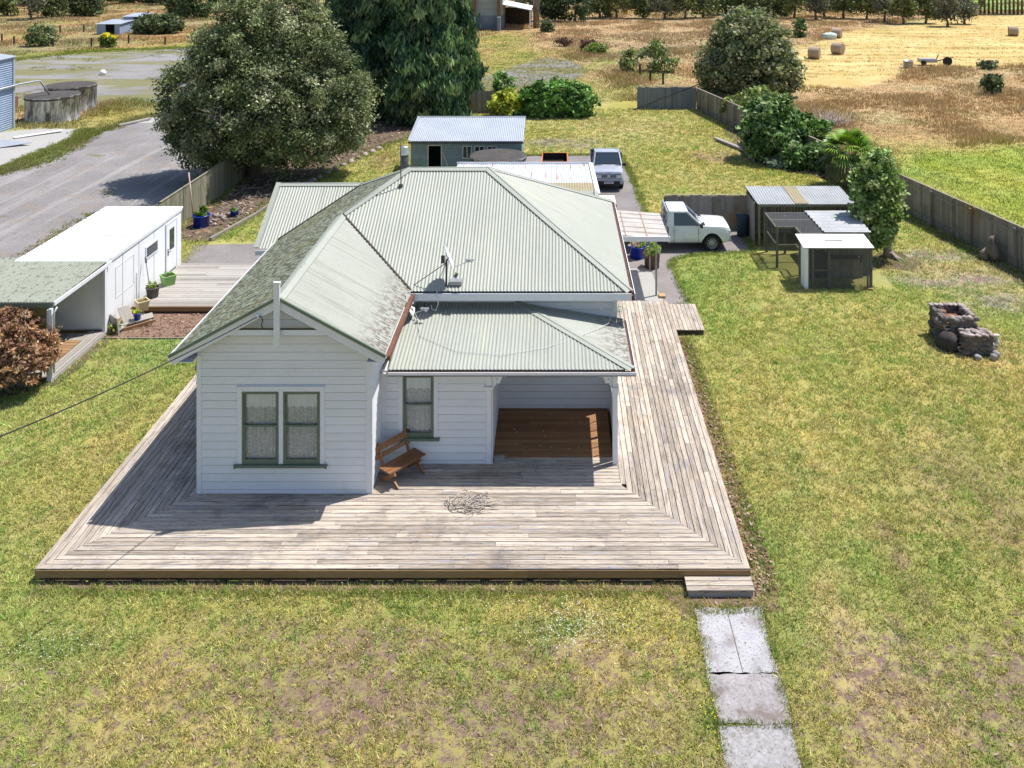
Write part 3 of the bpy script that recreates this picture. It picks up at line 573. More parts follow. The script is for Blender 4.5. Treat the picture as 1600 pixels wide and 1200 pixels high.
# ================================================================== decks
def deck_boards(mb, x0f, x1f, y0, y1, z, w=.128, gap=.017, th=.03, along='x', lens=(2.2, 5.2)):
    """boards side by side from y0 to y1 (along='x': long axis X); x0f, x1f give the mitred ends as functions of the cross coordinate"""
    y = y0; i = 0
    while y < y1-.02:
        ya, yb = y, min(y+w, y1); cuts = [None]; a0, a1 = x0f((ya+yb)/2), x1f((ya+yb)/2); c = a0+random.uniform(.4, lens[1])
        while c < a1-.5: cuts.append(c); c += random.uniform(*lens)
        cuts.append(None)
        for k in range(len(cuts)-1):
            A = (x0f(ya), x0f(yb)) if cuts[k] is None else (cuts[k]+.003,)*2; B = (x1f(ya), x1f(yb)) if cuts[k+1] is None else (cuts[k+1]-.003,)*2
            if B[0]-A[0] < .03 and B[1]-A[1] < .03: continue
            r = random.random(); dz = random.uniform(-.003, .003); u0, v0 = random.uniform(0, 50), random.uniform(0, 50)
            P4 = [(A[0], ya), (B[0], ya), (B[1], yb), (A[1], yb)]
            if along == 'y': P4 = [(q, p) for p, q in P4][::-1]
            t = [Vector((p, q, z+dz)) for p, q in P4]; b = [v-Vector((0, 0, th)) for v in t]
            L = B[0]-A[0]
            uv = [(u0, v0), (u0+L, v0), (u0+L, v0+w), (u0, v0+w)]
            if along == 'y': uv = uv[::-1]
            mb.face(t, r, uv)
            for j in range(4):
                j2 = (j+1) % 4; mb.face([b[j], b[j2], t[j2], t[j]], r, [uv[j], uv[j2], uv[j2], uv[j]])
        y += w+gap; i += 1
ZD = .32
deck = thing('timber_deck', 'wide weathered grey timber deck wrapping round the front of the cottage', 'deck', (-3.5, 19.43, 0))
mb = MB(); YF, XL, XR = 19.43, -11.33, 4.25
def xl(y): return XL+(y-YF)*(2.46/2.66) if y < 22.09 else -8.87
def xr(y): return XR-(y-YF)*(2.62/3.0) if y < 22.43 else 1.63
deck_boards(mb, xl, xr, YF, 22.08, ZD)
deck_boards(mb, lambda y: -4.55, xr, 22.088, 23.32, ZD)
deck_boards(mb, lambda y: -1.66, lambda y: 1.63, 23.33, 23.62, ZD)
mb.build('front_boards', BOARD, deck)
mb = MB(); deck_boards(mb, lambda x: YF+(x-XL)*(2.66/2.46), lambda x: 29.6, XL, -8.88, ZD, along='y'); mb.build('side_boards', BOARD, deck)
mb = MB(); deck_boards(mb, lambda x: max(YF+(XR-x)*(3.0/2.62), 0), lambda x: 33.85, 1.78, XR, ZD, along='y')
deck_boards(mb, lambda x: 22.45, lambda x: 26.05, 1.64, 1.775, ZD, along='y', lens=(1.2, 2)); mb.build('side_boards', BOARD, deck)
mb = MB(); deck_boards(mb, lambda y: -1.66, lambda y: 1.5, 23.625, 26.08, ZD+.001, gap=.006); mb.build('porch_boards', STAIN, deck)
mb = MB(); mb.box(XL+.01, -5.6, YF-.02, YF+.02, ZD-.19, ZD-.035); mb.box(-5.597, -.6, YF-.022, YF+.02, ZD-.19, ZD-.037); mb.box(-.597, XR-.01, YF-.02, YF+.02, ZD-.19, ZD-.035)
mb.box(XL+.0, XL+.04, YF+.021, 29.6, ZD-.19, ZD-.035); mb.box(XR-.04, XR-.001, YF+.021, 33.85, ZD-.19, ZD-.035); mb.build('fascia', FASCIA, deck)
mb = MB(); x = XL+.3
while x < XR-.2: mb.box(x, x+.1, YF+.06, YF+.16, -.05, ZD-.04); x += .95
for yy in np.arange(20.3, 33.5, 1.1):
    mb.box(XR-.2, XR-.1, yy, yy+.1, -.05, ZD-.04)
    if yy < 29: mb.box(XL+.1, XL+.2, yy, yy+.1, -.05, ZD-.04)
for yy in np.arange(19.7, 26, .5): mb.box(xl(yy)+.05, xr(yy)-.05, yy, yy+.045, ZD-.14, ZD-.034) if yy < 22 else mb.box(-4.5 if yy < 23.3 else -1.6, 1.5, yy, yy+.045, ZD-.14, ZD-.034)
for xx in np.arange(1.9, 4.1, .5): mb.box(xx, xx+.045, 22.5, 33.8, ZD-.14, ZD-.034)
for xx in np.arange(-11, -9, .5): mb.box(xx, xx+.045, 20.5, 29.5, ZD-.14, ZD-.034)
mb.build('joists', DARKW, deck)
mb = MB(); mb.box(XL+.25, XR-.25, YF+.2, YF+.22, 0, ZD-.15); mb.build('gap_shade_board', DARKW, deck)  # dark board painting the shade in the open gap below the fascia
def step_box(name, label, x0, x1, y0, y1, z, along, mat=BOARD):
    t = thing(name, label, 'step', ((x0+x1)/2, y0, 0)); mb = MB()
    if along == 'x': deck_boards(mb, lambda y: x0, lambda y: x1, y0, y1, z)
    else: deck_boards(mb, lambda x: y0, lambda x: y1, x0, x1, z, along='y', lens=(4, 5))
    mb.build('tread', mat, t); mb = MB(); mb.box(x0+.03, x1-.03, y0+.03, y0+.06, 0, z-.035); mb.box(x0+.03, x0+.06, y0+.061, y1-.03, 0, z-.035)
    mb.box(x1-.06, x1-.03, y0+.061, y1-.03, 0, z-.035); mb.build('frame', BOARDG if along == 'x' else DARKW, t)
step_box('deck_step', 'low timber step at the deck corner by the concrete path', 2.80, 4.24, 18.98, 19.40, .17, 'x')
step_box('side_step', 'square timber landing beside the right deck strip', 4.28, 5.28, 31.6, 33.85, .2, 'y')
cdk = thing('cabin_deck', 'faded grey plank deck along the white cabin', 'deck', (-12.5, 33.5, 0)); mb = MB()
deck_boards(mb, lambda y: -15.85, lambda y: -9.4, 33.5, 37.95, .26, w=.19, gap=.012, lens=(3, 6)); mb.build('boards', BOARDG, cdk)
mb = MB(); mb.box(-15.85, -9.4, 33.44, 33.49, .08, .25); mb.build('fascia', FASCIA, cdk)
mb = MB(); [mb.box(x, x+.1, 33.6, 33.7, -.05, .22) for x in np.arange(-15.7, -9.5, 1.2)]; mb.box(-15.8, -9.5, 33.9, 33.93, 0, .2); mb.build('bearers', DARKW, cdk)
mb = MB(); mb.box(-15.9, -9.3, 31.28, 31.34, 0, .05); tag(mb.build('edging_board', PALING), 'thin timber edging between bark bed and lawn', 'garden edging')

# ================================================================== the cottage
house = thing('cottage', 'white weatherboard cottage with pale green corrugated iron roof', 'house', (-3.5, 22.1, 0))
def wboards(mb, p0, p1, z0, z1, openings=(), lim=None, bh=.2, lap=.022, zoff=0.0, gr=.013):
    p0, p1 = Vector(p0), Vector(p1); L = (p1-p0).length; d = (p1-p0)/L; n = Vector((d.y, -d.x)); z = z0-zoff
    while z < z1-1e-4:
        zt = min(z+bh, z1); cuts = sorted({max(z, z0), zt, min(z+gr, zt)}|{o[k] for o in openings for k in (2, 3) if z < o[k] < zt}); r = random.random()
        for a, b in zip(cuts, cuts[1:]):
            ing = b <= z+gr+1e-6; off = (lambda q: -.012) if ing else (lambda q: lap*(1-.7*(q-z)/bh)+.002)
            ivs = [(0, L)]
            for u0, u1, w0, w1 in openings:
                if a >= w0-1e-6 and b <= w1+1e-6: ivs = [s for i in ivs for s in ((i[0], min(i[1], u0)), (max(i[0], u1), i[1])) if s[1]-s[0] > 1e-3]
            for u0, u1 in ivs:
                la, lb = (lim(a), lim(b)) if lim else ((0, L), (0, L))
                A0, A1, B0, B1 = max(u0, la[0]), min(u1, la[1]), max(u0, lb[0]), min(u1, lb[1])
                if A1 <= A0: continue
                if B1 < B0: B0 = B1 = (B0+B1)/2
                q = lambda u, zz, o: Vector((p0.x+d.x*u+n.x*o, p0.y+d.y*u+n.y*o, zz))
                mb.face([q(A0, a, off(a)), q(A1, a, off(a)), q(B1, b, off(b)), q(B0, b, off(b))], r)
                if abs(a-z-gr) < 1e-6: mb.face([q(A0, a, -.012), q(A1, a, -.012), q(A1, a, off(a)), q(A0, a, off(a))], r)
        z += bh
ZE, SL = 3.88, .544
wl, wr, yg = -8.87, -4.56, 22.09; uc = -6.76-wl
def glim(z):
    if z < 3.72: return (0, wr-wl)
    h = (5.295-.14-z)/SL; return (uc-h, uc+h)
mb = MB(); wboards(mb, (wl, yg), (wr, yg), .20, 5.15, [(-7.75-wl, -6.84-wl, 1.05, 2.84), (-6.73-wl, -5.82-wl, 1.05, 2.84)], glim)
mb.build('gable_wall', WHITE, house)
mb = MB(); wboards(mb, (wr, yg), (wr, 26.1), .20, 3.75); wboards(mb, (wl, 34.2), (wl, yg), .20, 3.75); mb.build('side_wall', WHITE, house)
mb = MB(); wboards(mb, (wr, 23.33), (-1.67, 23.33), .20, 2.8, [(-3.99-wr, -3.18-wr, 1.02, 2.64)]); mb.build('porch_front_wall', WHITE, house)
mb = MB(); wboards(mb, (wr, 26.1), (1.76, 26.1), .20, 3.8); mb.build('main_front_wall', WHITE, house)
mb = MB(); wboards(mb, (-1.67, 23.33), (-1.67, 26.1), .20, 2.75, bh=.2); mb.build('porch_side_wall', WHITE, house)
mb = MB(); wboards(mb, (1.76, 26.1), (1.76, 34.2), .20, 3.75); wboards(mb, (1.76, 34.2), (wl, 34.2), .2, 3.75); mb.build('rear_wall', WHITE, house)
# glazed screen on the right side of the porch
mb = MB(); sx = 1.58; wboards(mb, (sx+.04, 23.5), (sx+.04, 26.1), .20, 1.28); wboards(mb, (sx+.04, 23.5), (sx+.04, 26.1), 2.02, 2.75)
mb.box(sx, sx+.035, 23.5, 26.1, .3, 1.28); mb.box(sx, sx+.035, 23.5, 26.1, 2.02, 2.75)
for yy in (23.5, 24.72, 26.0): mb.box(sx, sx+.05, yy, yy+.08, 1.281, 2.019)
for yy in (23.9, 24.3, 25.12, 25.55): mb.box(sx+.01, sx+.035, yy, yy+.025, 1.281, 2.019)
mb.build('porch_screen', WHITE, house)
# corner boards, base boards, casings
mb = MB()
for x in (wl, wr-.115): mb.box(x, x+.115, yg-.032, yg-.001, .26, 3.74)
mb.box(wr+.001, wr+.032, yg-.032, yg+.1, .26, 3.74); mb.box(wr+.001, wr+.03, 23.2, 23.305, .33, 2.74)
mb.box(-1.80, -1.66, 23.298, 23.329, .26, 2.74); mb.box(-1.669, -1.64, 23.298, 23.42, .27, 2.75); mb.box(wr+.03, wr+.12, 23.30, 23.329, .33, 2.74)
mb.box(1.765, 1.795, 26.07, 26.2, .33, 3.74); mb.box(1.65, 1.764, 26.07, 26.099, 3.0, 3.76)
mb.box(wl, wr, yg-.04, yg-.033, .24, .33); mb.split('corner_board', WHITE, house)
def sash_window(nm, x0, x1, z0, z1, y, rail):
    """double hung sash set in an opening of the wall at y; frame, glass, lace"""
    f = MB(); t = .04
    f.box(x0, x0+t, y-.035, y+.07, z0, z1); f.box(x1-t, x1, y-.035, y+.07, z0, z1); f.box(x0+t, x1-t, y-.035, y+.07, z1-t, z1); f.box(x0+t, x1-t, y-.035, y+.07, z0, z0+t)
    fo = f.build('window', GREENP, house)
    s = MB(); a, b = x0+t, x1-t
    for (q0, q1, yy) in ((rail-.02, z1-t, y+.0), (z0+t, rail+.03, y-.03)):
        s.box(a, a+.038, yy, yy+.03, q0, q1); s.box(b-.038, b, yy, yy+.03, q0, q1); s.box(a+.038, b-.038, yy, yy+.03, q1-.042, q1); s.box(a+.038, b-.038, yy, yy+.03, q0, q0+(.042 if yy > y-.01 else .075))
    s.build('sash', GREENP, fo)
    g = MB(); g.face([(a+.03, y+.015, rail), (b-.03, y+.015, rail), (b-.03, y+.015, z1-t), (a+.03, y+.015, z1-t)]); g.face([(a+.03, y-.015, z0+t), (b-.03, y-.015, z0+t), (b-.03, y-.015, rail), (a+.03, y-.015, rail)])
    g.build('glass', WGLASS, fo)
    c = MB(); n = 60; zz = [z0+t+.0, z1-.03]
    def wv(k, ph=0): return y+.072+.012*math.sin(k*.85+ph)+.008*math.sin(k*2.1+ph)
    for k in range(n):
        u0, u1 = a+(b-a)*k/n, a+(b-a)*(k+1)/n
        c.face([(u0, wv(k), zz[0]), (u1, wv(k+1), zz[0]), (u1, wv(k+1), zz[1]), (u0, wv(k), zz[1])], smooth=True)
    c.build('lace_curtain', LACE, fo)
    c = MB(); hb = lambda u: z1-.40*(z1-z0)/1.8-.035*abs(math.sin((u-a)*16))
    for k in range(n):
        u0, u1 = a+(b-a)*k/n, a+(b-a)*(k+1)/n
        c.face([(u0, wv(k, 1)-.02, hb(u0)), (u1, wv(k+1, 1)-.02, hb(u1)), (u1, wv(k+1, 1)-.02, zz[1]), (u0, wv(k, 1)-.02, zz[1])], smooth=True)
    c.build('valance', VALANCE, fo)
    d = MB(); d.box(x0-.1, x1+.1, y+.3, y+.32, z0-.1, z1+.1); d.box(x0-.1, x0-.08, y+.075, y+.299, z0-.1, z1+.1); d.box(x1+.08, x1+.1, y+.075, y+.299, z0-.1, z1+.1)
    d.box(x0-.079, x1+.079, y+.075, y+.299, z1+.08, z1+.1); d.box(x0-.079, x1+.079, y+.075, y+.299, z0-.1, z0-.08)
    d.build('dark_room_box', DARKIN, fo)  # near-black box stands in for the unlit room behind the curtains
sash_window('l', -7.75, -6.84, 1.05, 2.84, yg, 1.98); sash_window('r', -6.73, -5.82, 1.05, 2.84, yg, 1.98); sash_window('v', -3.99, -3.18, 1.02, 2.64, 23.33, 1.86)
mb = MB(); Yc0, Yc1 = yg-.036, yg-.002
mb.box(-7.86, -7.752, Yc0, Yc1, 1.05, 2.95); mb.box(-5.818, -5.71, Yc0, Yc1, 1.05, 2.95); mb.box(-6.838, -6.732, Yc0, Yc1, 1.05, 2.84); mb.box(-7.75, -5.82, Yc0, Yc1, 2.842, 2.95)
mb.box(-7.88, -5.69, yg-.06, yg-.003, 2.952, 2.975)
mb.box(-4.10, -3.992, 23.294, 23.328, 1.02, 2.74); mb.box(-3.178, -3.07, 23.294, 23.328, 1.02, 2.74); mb.box(-3.99, -3.18, 23.294, 23.328, 2.642, 2.74); mb.split('window_casing', WHITE, house)
mb = MB(); mb.box(-7.93, -5.64, yg-.10, yg+.03, .985, 1.045); mb.box(-7.93, -7.88, yg-.11, yg-.09, .97, 1.08); mb.box(-5.69, -5.64, yg-.11, yg-.09, .97, 1.08); mb.build('window_sill', GREENP, house)
mb = MB(); mb.box(-4.14, -3.02, 23.22, 23.36, .955, 1.015); mb.build('window_sill', GREENP, house)
# porch post, beam, ceiling, brackets
mb = MB(); mb.box(1.49, 1.62, 23.27, 23.40, ZD, 2.66); mb.box(1.46, 1.65, 23.24, 23.43, 2.29, 2.34); mb.box(1.475, 1.635, 23.255, 23.415, 2.12, 2.29); mb.build('porch_post', WHITE, house)
mb = MB(); mb.box(-1.86, -1.62, 23.255, 23.297, 2.29, 2.34); mb.build('post_cap', WHITE, house)
mb = MB(); mb.box(-4.5, 1.72, 23.12, 23.2, 2.74, 2.85); mb.box(-1.66, 1.489, 23.28, 23.39, 2.662, 2.78); mb.build('porch_beam', WHITE, house)
mb = MB(); mb.box(wr+.04, 1.80, 23.05, 26.07, 2.785, 2.80); mb.build('porch_ceiling', CREAMW, house)
def bracket(x, s):
    bm = bmesh.new(); out = [(0, 0), (.36, 0), (.385, -.05), (.35, -.10), (.29, -.10), (.25, -.08), (.24, -.15), (.20, -.17), (.20, -.24), (.15, -.27), (.10, -.25), (.07, -.31), (.03, -.36), (0, -.40)]
    holes = [(.09, -.06, .022), (.19, -.055, .022), (.10, -.15, .02)]; es = []
    def loop(p):
        v = [bm.verts.new((x+s*a, 23.31, 2.68+b)) for a, b in p]; es.extend(bm.edges.new((v[i], v[(i+1) % len(v)])) for i in range(len(v)))
    loop(out)
    for hx, hz, r in holes: loop([(hx+r*math.cos(a), hz+r*math.sin(a)) for a in np.arange(0, 6.28, .785)])
    bmesh.ops.triangle_fill(bm, edges=es, use_beauty=True)
    g = bmesh.ops.extrude_face_region(bm, geom=bm.faces[:]); bmesh.ops.translate(bm, verts=[v for v in g['geom'] if isinstance(v, bmesh.types.BMVert)], vec=(0, .03, 0))
    for v in bm.verts: v.co -= ORG[house.name]
    bmesh.ops.recalc_face_normals(bm, faces=bm.faces)
    me = bpy.data.meshes.new('fretwork_bracket'); bm.to_mesh(me); bm.free(); me.materials.append(WHITE); o = bpy.data.objects.new('fretwork_bracket', me); link(o); o.parent = house
bracket(-1.638, 1); bracket(1.488, -1)
# roofs
k = math.hypot(1, SL)
def plane(mb, ex, ey, z, du, dv, poly, sl=SL, **kw):
    kk = math.hypot(1, sl); vd = Vector((dv[0], dv[1], sl)); mb.corr((ex, ey, z), (du[0], du[1], 0), vd, [(u, v*kk) for u, v in poly], **kw)
mb = MB(); plane(mb, -9.36, 0, ZE, (0, 1), (1, 0), [(21.74, 0), (34.6, 0), (30.15, 4.45), (28.34, 2.6), (21.74, 2.6)]); mb.build('mossy_roof', MOSSY, house)
mb = MB(); plane(mb, 0, 25.715, ZE, (1, 0), (0, 1), [(2.16, 0), (-2.29, 4.45), (-4.91, 4.45), (-6.76, 2.6), (-4.165, 0)]); mb.build('main_roof', ROOF, house)
mb = MB(); plane(mb, -4.165, 0, ZE, (0, 1), (-1, 0), [(21.74, 0), (25.715, 0), (28.31, 2.6), (21.74, 2.6)], amp=.018); mb.build('gable_roof', ROOFL, house)
mb = MB(); plane(mb, 2.16, 0, ZE, (0, 1), (-1, 0), [(25.715, 0), (34.6, 0), (30.15, 4.45)]); mb.build('hip_roof', ROOF, house)
mb = MB(); plane(mb, 0, 34.6, ZE, (1, 0), (0, -1), [(-9.36, 0), (2.16, 0), (-2.29, 4.45), (-4.91, 4.45)]); mb.build('rear_roof', ROOF, house)
PS = .158
mb = MB(); plane(mb, 0, 23.0, 2.93, (1, 0), (0, 1), [(-4.32, 0), (1.98, 0), (-1.12, 3.1), (-4.32, 3.1)], sl=PS); mb.build('porch_roof', ROOFL if 0 else ROOF, house)
mb = MB(); plane(mb, 1.98, 0, 2.93, (0, 1), (-1, 0), [(23.0, 0), (26.1, 0), (26.1, 3.1)], sl=PS); mb.build('porch_hip_roof', ROOFL, house)
mb = MB(); plane(mb, 0, 29.8, 3.7, (1, 0), (0, 1), [(-9.98, 0), (-9.36, 0), (-6.93, 2.43), (-9.98, 2.43)], sl=.617); mb.build('wing_roof', ROOF, house)
mb = MB(); plane(mb, 0, 34.66, 3.7, (1, 0), (0, -1), [(-9.98, 0), (-9.36, 0), (-6.93, 2.43), (-9.98, 2.43)], sl=.617); mb.build('wing_rear_roof', ROOF, house)
CAPM = pal('ridge_cap_green', [(.285, .30, .255), (.35, .362, .315)], ((1, 1, 4), (9, .7, 5)), rough=.5, spec=.35, over=[dict(col=(.16, .15, .11), scale=5, lo=.62, hi=.72, amt=.5)])
def cap(mb, p, q, w=.15, drop=.07, up=.028, roll=True):
    p, q = Vector(p), Vector(q); t = (q-p).normalized(); s = t.cross(Vector((0, 0, 1))).normalized(); U = Vector((0, 0, 1)); e = U*up
    for sg in (1, -1):
        a, b = p+e, q+e; c, d = q+e+s*sg*w-U*drop, p+e+s*sg*w-U*drop; mb.face([a, b, c, d], .5)
        mb.face([d, c, c-U*.022, d-U*.022], .5)
    if roll: mb.tube([p+e-U*.005, q+e-U*.005], .02, 6)
mb = MB()
cap(mb, (-4.95, 30.15, 6.30), (-2.25, 30.15, 6.30), .16, .08); cap(mb, (2.16, 25.72, ZE+.01), (-2.29, 30.15, 6.30), .15, .05); cap(mb, (2.16, 34.6, ZE+.01), (-2.29, 30.15, 6.3), .15, .05)
cap(mb, (-6.76, 21.74, 5.295), (-6.76, 28.31, 5.295), .16, .08); cap(mb, (-6.76, 28.31, 5.295), (-4.91, 30.15, 6.3), .15, .05); cap(mb, (-9.36, 34.6, ZE+.01), (-4.91, 30.15, 6.3), .15, .05)
cap(mb, (1.98, 23.0, 2.94), (-1.12, 26.1, 3.42), .14, .02); cap(mb, (-9.98, 32.23, 5.2), (-6.95, 32.23, 5.2), .13, .075)
mb.build('ridge_capping', CAPM, house)
mb = MB(); mb.bar((-10.0, 29.78, 3.735), (-10.0, 32.23, 5.235), .16, .03); mb.bar((-10.0, 34.68, 3.735), (-10.0, 32.23, 5.235), .16, .03); mb.split('verge_flashing', CAPM, house)
mb = MB(); mb.bar((-4.17, 25.73, ZE+.03), (-6.74, 28.3, 5.32), .055, .03); mb.bar((-9.34, 30.1, 3.92), (-6.95, 32.2, 5.22), .05, .03); mb.split('valley_gutter', DARKW, house)
# bargeboards, eave trims, finial, collar tie
mb = MB(); Yb = 21.70
for x0, x1 in ((-9.36, -6.76), (-4.16, -6.76)): mb.bar((x0, Yb+.02, ZE-.13), (x1, Yb+.02, 5.295-.145), .035, .20)
mb.box(-9.32, -8.85, Yb+.04, yg, 3.70, 3.72); mb.box(-4.6, -4.17, Yb+.04, yg, 3.70, 3.72)
mb.box(-7.95, -5.58, Yb+.045, Yb+.075, 4.36, 4.50); mb.split('bargeboard', WHITE, house)
mb = MB()
for x0, x1 in ((-9.40, -6.76), (-4.12, -6.76)): mb.bar((x0, Yb+.00, ZE-.005), (x1, Yb+.00, 5.295-.0), .07, .075)
mb.build('green_barge_cap', GREENP, house)
mb = MB(); mb.box(-7.98, -5.55, Yb+.04, Yb+.09, 4.501, 4.52); mb.build('collar_flashing', BLACK, house)
mb = MB(); mb.box(-6.835, -6.69, Yb-.065, Yb-.0, 4.16, 5.66); mb.box(-6.80, -6.725, Yb-.06, Yb-.01, 4.10, 4.159); mb.box(-6.845, -6.68, Yb-.075, Yb+.01, 5.661, 5.70); mb.build('finial', WHITE, house)
mb = MB()
for p, q, n in (((-4.17, 25.66), (2.18, 25.66), 'f'), ((2.2, 25.70), (2.2, 34.6), 'r'), ((-9.40, 21.76), (-9.40, 29.9), 'l')):
    x0, x1 = min(p[0], q[0]), max(p[0], q[0]); y0, y1 = min(p[1], q[1]), max(p[1], q[1])
    if n == 'f': mb.box(x0, x1, 25.58, 25.60, 3.66, 3.86)
    if n == 'r': mb.box(2.27, 2.29, 25.58, 34.7, 3.70, 3.86)
    if n == 'l': mb.box(-9.44, -9.42, y0, y1, 3.72, 3.86)
mb.box(-4.30, 2.07, 22.88, 22.90, 2.835, 2.905); mb.box(2.06, 2.08, 22.901, 26.1, 2.83, 2.905); mb.box(-10.0, -9.4, 29.70, 29.72, 3.5, 3.66); mb.split('gutter_face', WHITE, house)
mb = MB(); mb.box(-4.17, 2.27, 25.601, 25.75, 3.66, 3.79); mb.box(2.15, 2.269, 25.751, 34.7, 3.70, 3.82); mb.box(-4.30, 2.06, 22.901, 23.02, 2.80, 2.88); mb.box(1.96, 2.059, 23.021, 26.1, 2.80, 2.88); mb.split('gutter', DARKG, house)
mb = MB(); mb.box(-4.16, -4.06, 21.76, 25.60, 3.74, 3.84); mb.box(-4.06, -4.04, 21.76, 25.60, 3.74, 3.87); mb.build('rusty_gutter', RUSTG, house)
mb = MB(); mb.box(wl+.1, wl+.4, yg+.1, 34, 3.6, 3.7); mb.box(-4.4, 1.7, 25.80, 26.07, 3.62, 3.66); mb.box(-9.30, -8.9, 21.9, 34.5, 3.70, 3.73); mb.box(-4.52, -4.18, 22.12, 25.5, 3.70, 3.73); mb.box(1.80, 2.14, 26.1, 34.5, 3.66, 3.69); mb.split('soffit', WHITE, house)
# wing and rear lean-to walls
mb = MB(); wboards(mb, (-9.7, 30.1), (-8.87, 30.1), .2, 3.7); wboards(mb, (-9.7, 34.4), (-9.7, 30.1), .2, 4.9, lim=lambda z: (0, 4.3) if z < 3.7 else (max(0, (z-3.7)/.617), 4.3-max(0, (z-3.7)/.617))); mb.build('wing_wall', WHITE, house)
mb = MB(); wboards(mb, (1.7, 34.21), (1.7, 39.8), .2, 2.9); wboards(mb, (-8.8, 39.8), (-8.8, 34.21), .2, 2.9); wboards(mb, (1.7, 39.8), (-8.8, 39.8), .2, 2.4); mb.build('rear_addition_wall', WHITE, house)
mb = MB(); plane(mb, 0, 40.0, 2.75, (1, 0), (0, -1), [(-9, 0), (1.9, 0), (1.9, 5.6), (-9, 5.6)], sl=.09); mb.build('rear_addition_roof', ROOF, house)
mb = MB(); mb.box(1.9, 2.6, 38.0, 39.4, 2.62, 2.72); mb.box(1.9, 2.6, 38.0, 38.05, 2.5, 2.8); mb.build('rear_gutter', CREAMW, house)
# cables and insulator on the gable
mb = MB(); mb.tube([(-7.23, 21.66, 4.86), (-7.15, 21.68, 4.85), (-7.12, 21.72, 4.74), (-7.16, 21.74, 4.62), (-7.13, 21.76, 4.50)], .012, 6); mb.build('service_cable', BLACK, house)
mb = MB(); mb.tube([(-7.23, 21.7, 4.83), (-7.23, 21.62, 4.87)], .035, 8); mb.tube([(-7.23, 21.62, 4.87), (-7.23, 21.60, 4.875)], .05, 8); mb.build('insulator', DISH, house)
mb = MB(); mb.tube([(-4.3+.0, 25.5, 3.9), (-3.9, 25.2, 3.32), (-3.7, 24.4, 3.2), (-2.6, 23.7, 3.08), (-1.4, 23.55, 3.06), (-.2, 23.9, 3.1), (.8, 24.6, 3.14), (1.5, 25.4, 3.08), (1.68, 26.0, 3.2), (1.70, 26.05, 3.5)], .007, 5); mb.build('roof_cable', DISH, house)
mb = MB(); mb.tube([(-3.4, 25.57, 3.95), (-3.35, 25.5, 3.6), (-3.42, 25.48, 3.42), (-3.53, 25.5, 3.45), (-3.55, 25.52, 3.56)], .012, 5); mb.build('loose_cable', DISH, house)

# flue, aerial mast, dishes: separate things fixed to the roof
t = thing('chimney_flue', 'black metal chimney flue behind the mossy roof slope', 'flue', (-5.58, 33, 4.7)); mb = MB()
mb.lathe([(.12, 4.6), (.12, 5.2), (.15, 5.2), (.15, 6.05), (.13, 6.06)], (-5.58, 33, 0), 16); mb.build('pipe', MASTM, t)
mb = MB(); mb.lathe([(.0, 6.05), (.17, 6.06), (.19, 6.15), (.12, 6.27), (.14, 6.3), (.14, 6.36), (.0, 6.38)], (-5.58, 33, 0), 16); mb.build('cowl', GALV, t)
t = thing('aerial_mast', 'thin metal pole standing on the roof hip beside the flue', 'mast', (-5.09, 29.37, 5.88)); mb = MB(); mb.tube([(-5.09, 29.37, 5.86), (-5.09, 29.37, 7.36)], .018, 6); mb.build('pole', MASTM, t)
mb = MB(); mb.box(-5.15, -5.03, 29.31, 29.43, 5.87, 5.96); mb.build('bracket', MASTM, t)
def dish(name, label, mastbase, c, nrm, rad, lnb, brace=None, low=False):
    t = thing(name, label, 'satellite dish', mastbase); c = Vector(c); nrm = Vector(nrm).normalized(); x = nrm.orthogonal().normalized(); y = nrm.cross(x)
    m = MB(); rings = 6; n = 28
    pt = lambda r, a, o: c+(x*math.cos(a)*1.0+y*math.sin(a))*r+nrm*(.16*rad*((r/rad)**2-1)+o)
    for i in range(rings):
        for j in range(n):
            a0, a1 = 2*math.pi*j/n, 2*math.pi*(j+1)/n; r0, r1 = rad*i/rings, rad*(i+1)/rings
            for o in (0, -.012): m.face([pt(max(r0, .001), a0, o), pt(r1, a0, o), pt(r1, a1, o), pt(max(r0, .001), a1, o)], .5, smooth=True)
    for j in range(n):
        a0, a1 = 2*math.pi*j/n, 2*math.pi*(j+1)/n; m.face([pt(rad, a0, 0), pt(rad, a1, 0), pt(rad, a1, -.012), pt(rad, a0, -.012)], .5)
    m.build('reflector', DISH, t)
    mb = MB(); top = Vector((mastbase[0], mastbase[1], c.z-rad*.35)); mb.tube([mastbase, top], .028, 8); mb.tube([top, top+(c-top)*.8], .03, 6)
    mb.obox(c-nrm*.2-Vector((.05, .05, .12)), (.1, 0, 0), (0, .1, 0), (0, 0, .2)); mb.build('mast', MASTM, t)
    lo = c+(Vector((0, 0, -1))+nrm*nrm.z).normalized()*rad*.97; lnb = Vector(lnb)
    mb = MB(); mb.tube([lo, lnb], .014, 6); mb.build('feed_arm', GALV, t)
    d = (c-lnb).normalized(); mb = MB(); mb.tube([lnb-d*.08, lnb+d*.1], [.035, .045], 8); mb.bar(lnb+Vector((-.12, 0, .03)), lnb+Vector((.12, 0, .03)), .05, .04); mb.build('receiver', GALV, t)
    if brace:
        mb = MB(); [mb.tube([top-Vector((0, 0, .05)), b], .012, 5) for b in brace]; mb.build('brace', MASTM, t)
    return t
dish('satellite_dish', 'large satellite dish on a braced mast above the front gutter', (-3.16, 25.85, 3.97), (-3.08, 25.9, 4.83), (.92, .12, .36), .37, (-2.47, 25.75, 4.74), [(-4.1, 25.9, 3.99), (-3.25, 26.6, 4.4)])
dish('satellite_dish', 'small satellite dish fixed beside the rusty gutter of the gable', (-4.0, 25.3, 3.75), (-4.1, 25.25, 3.72), (.93, -.05, .33), .31, (-3.68, 25.1, 3.60))
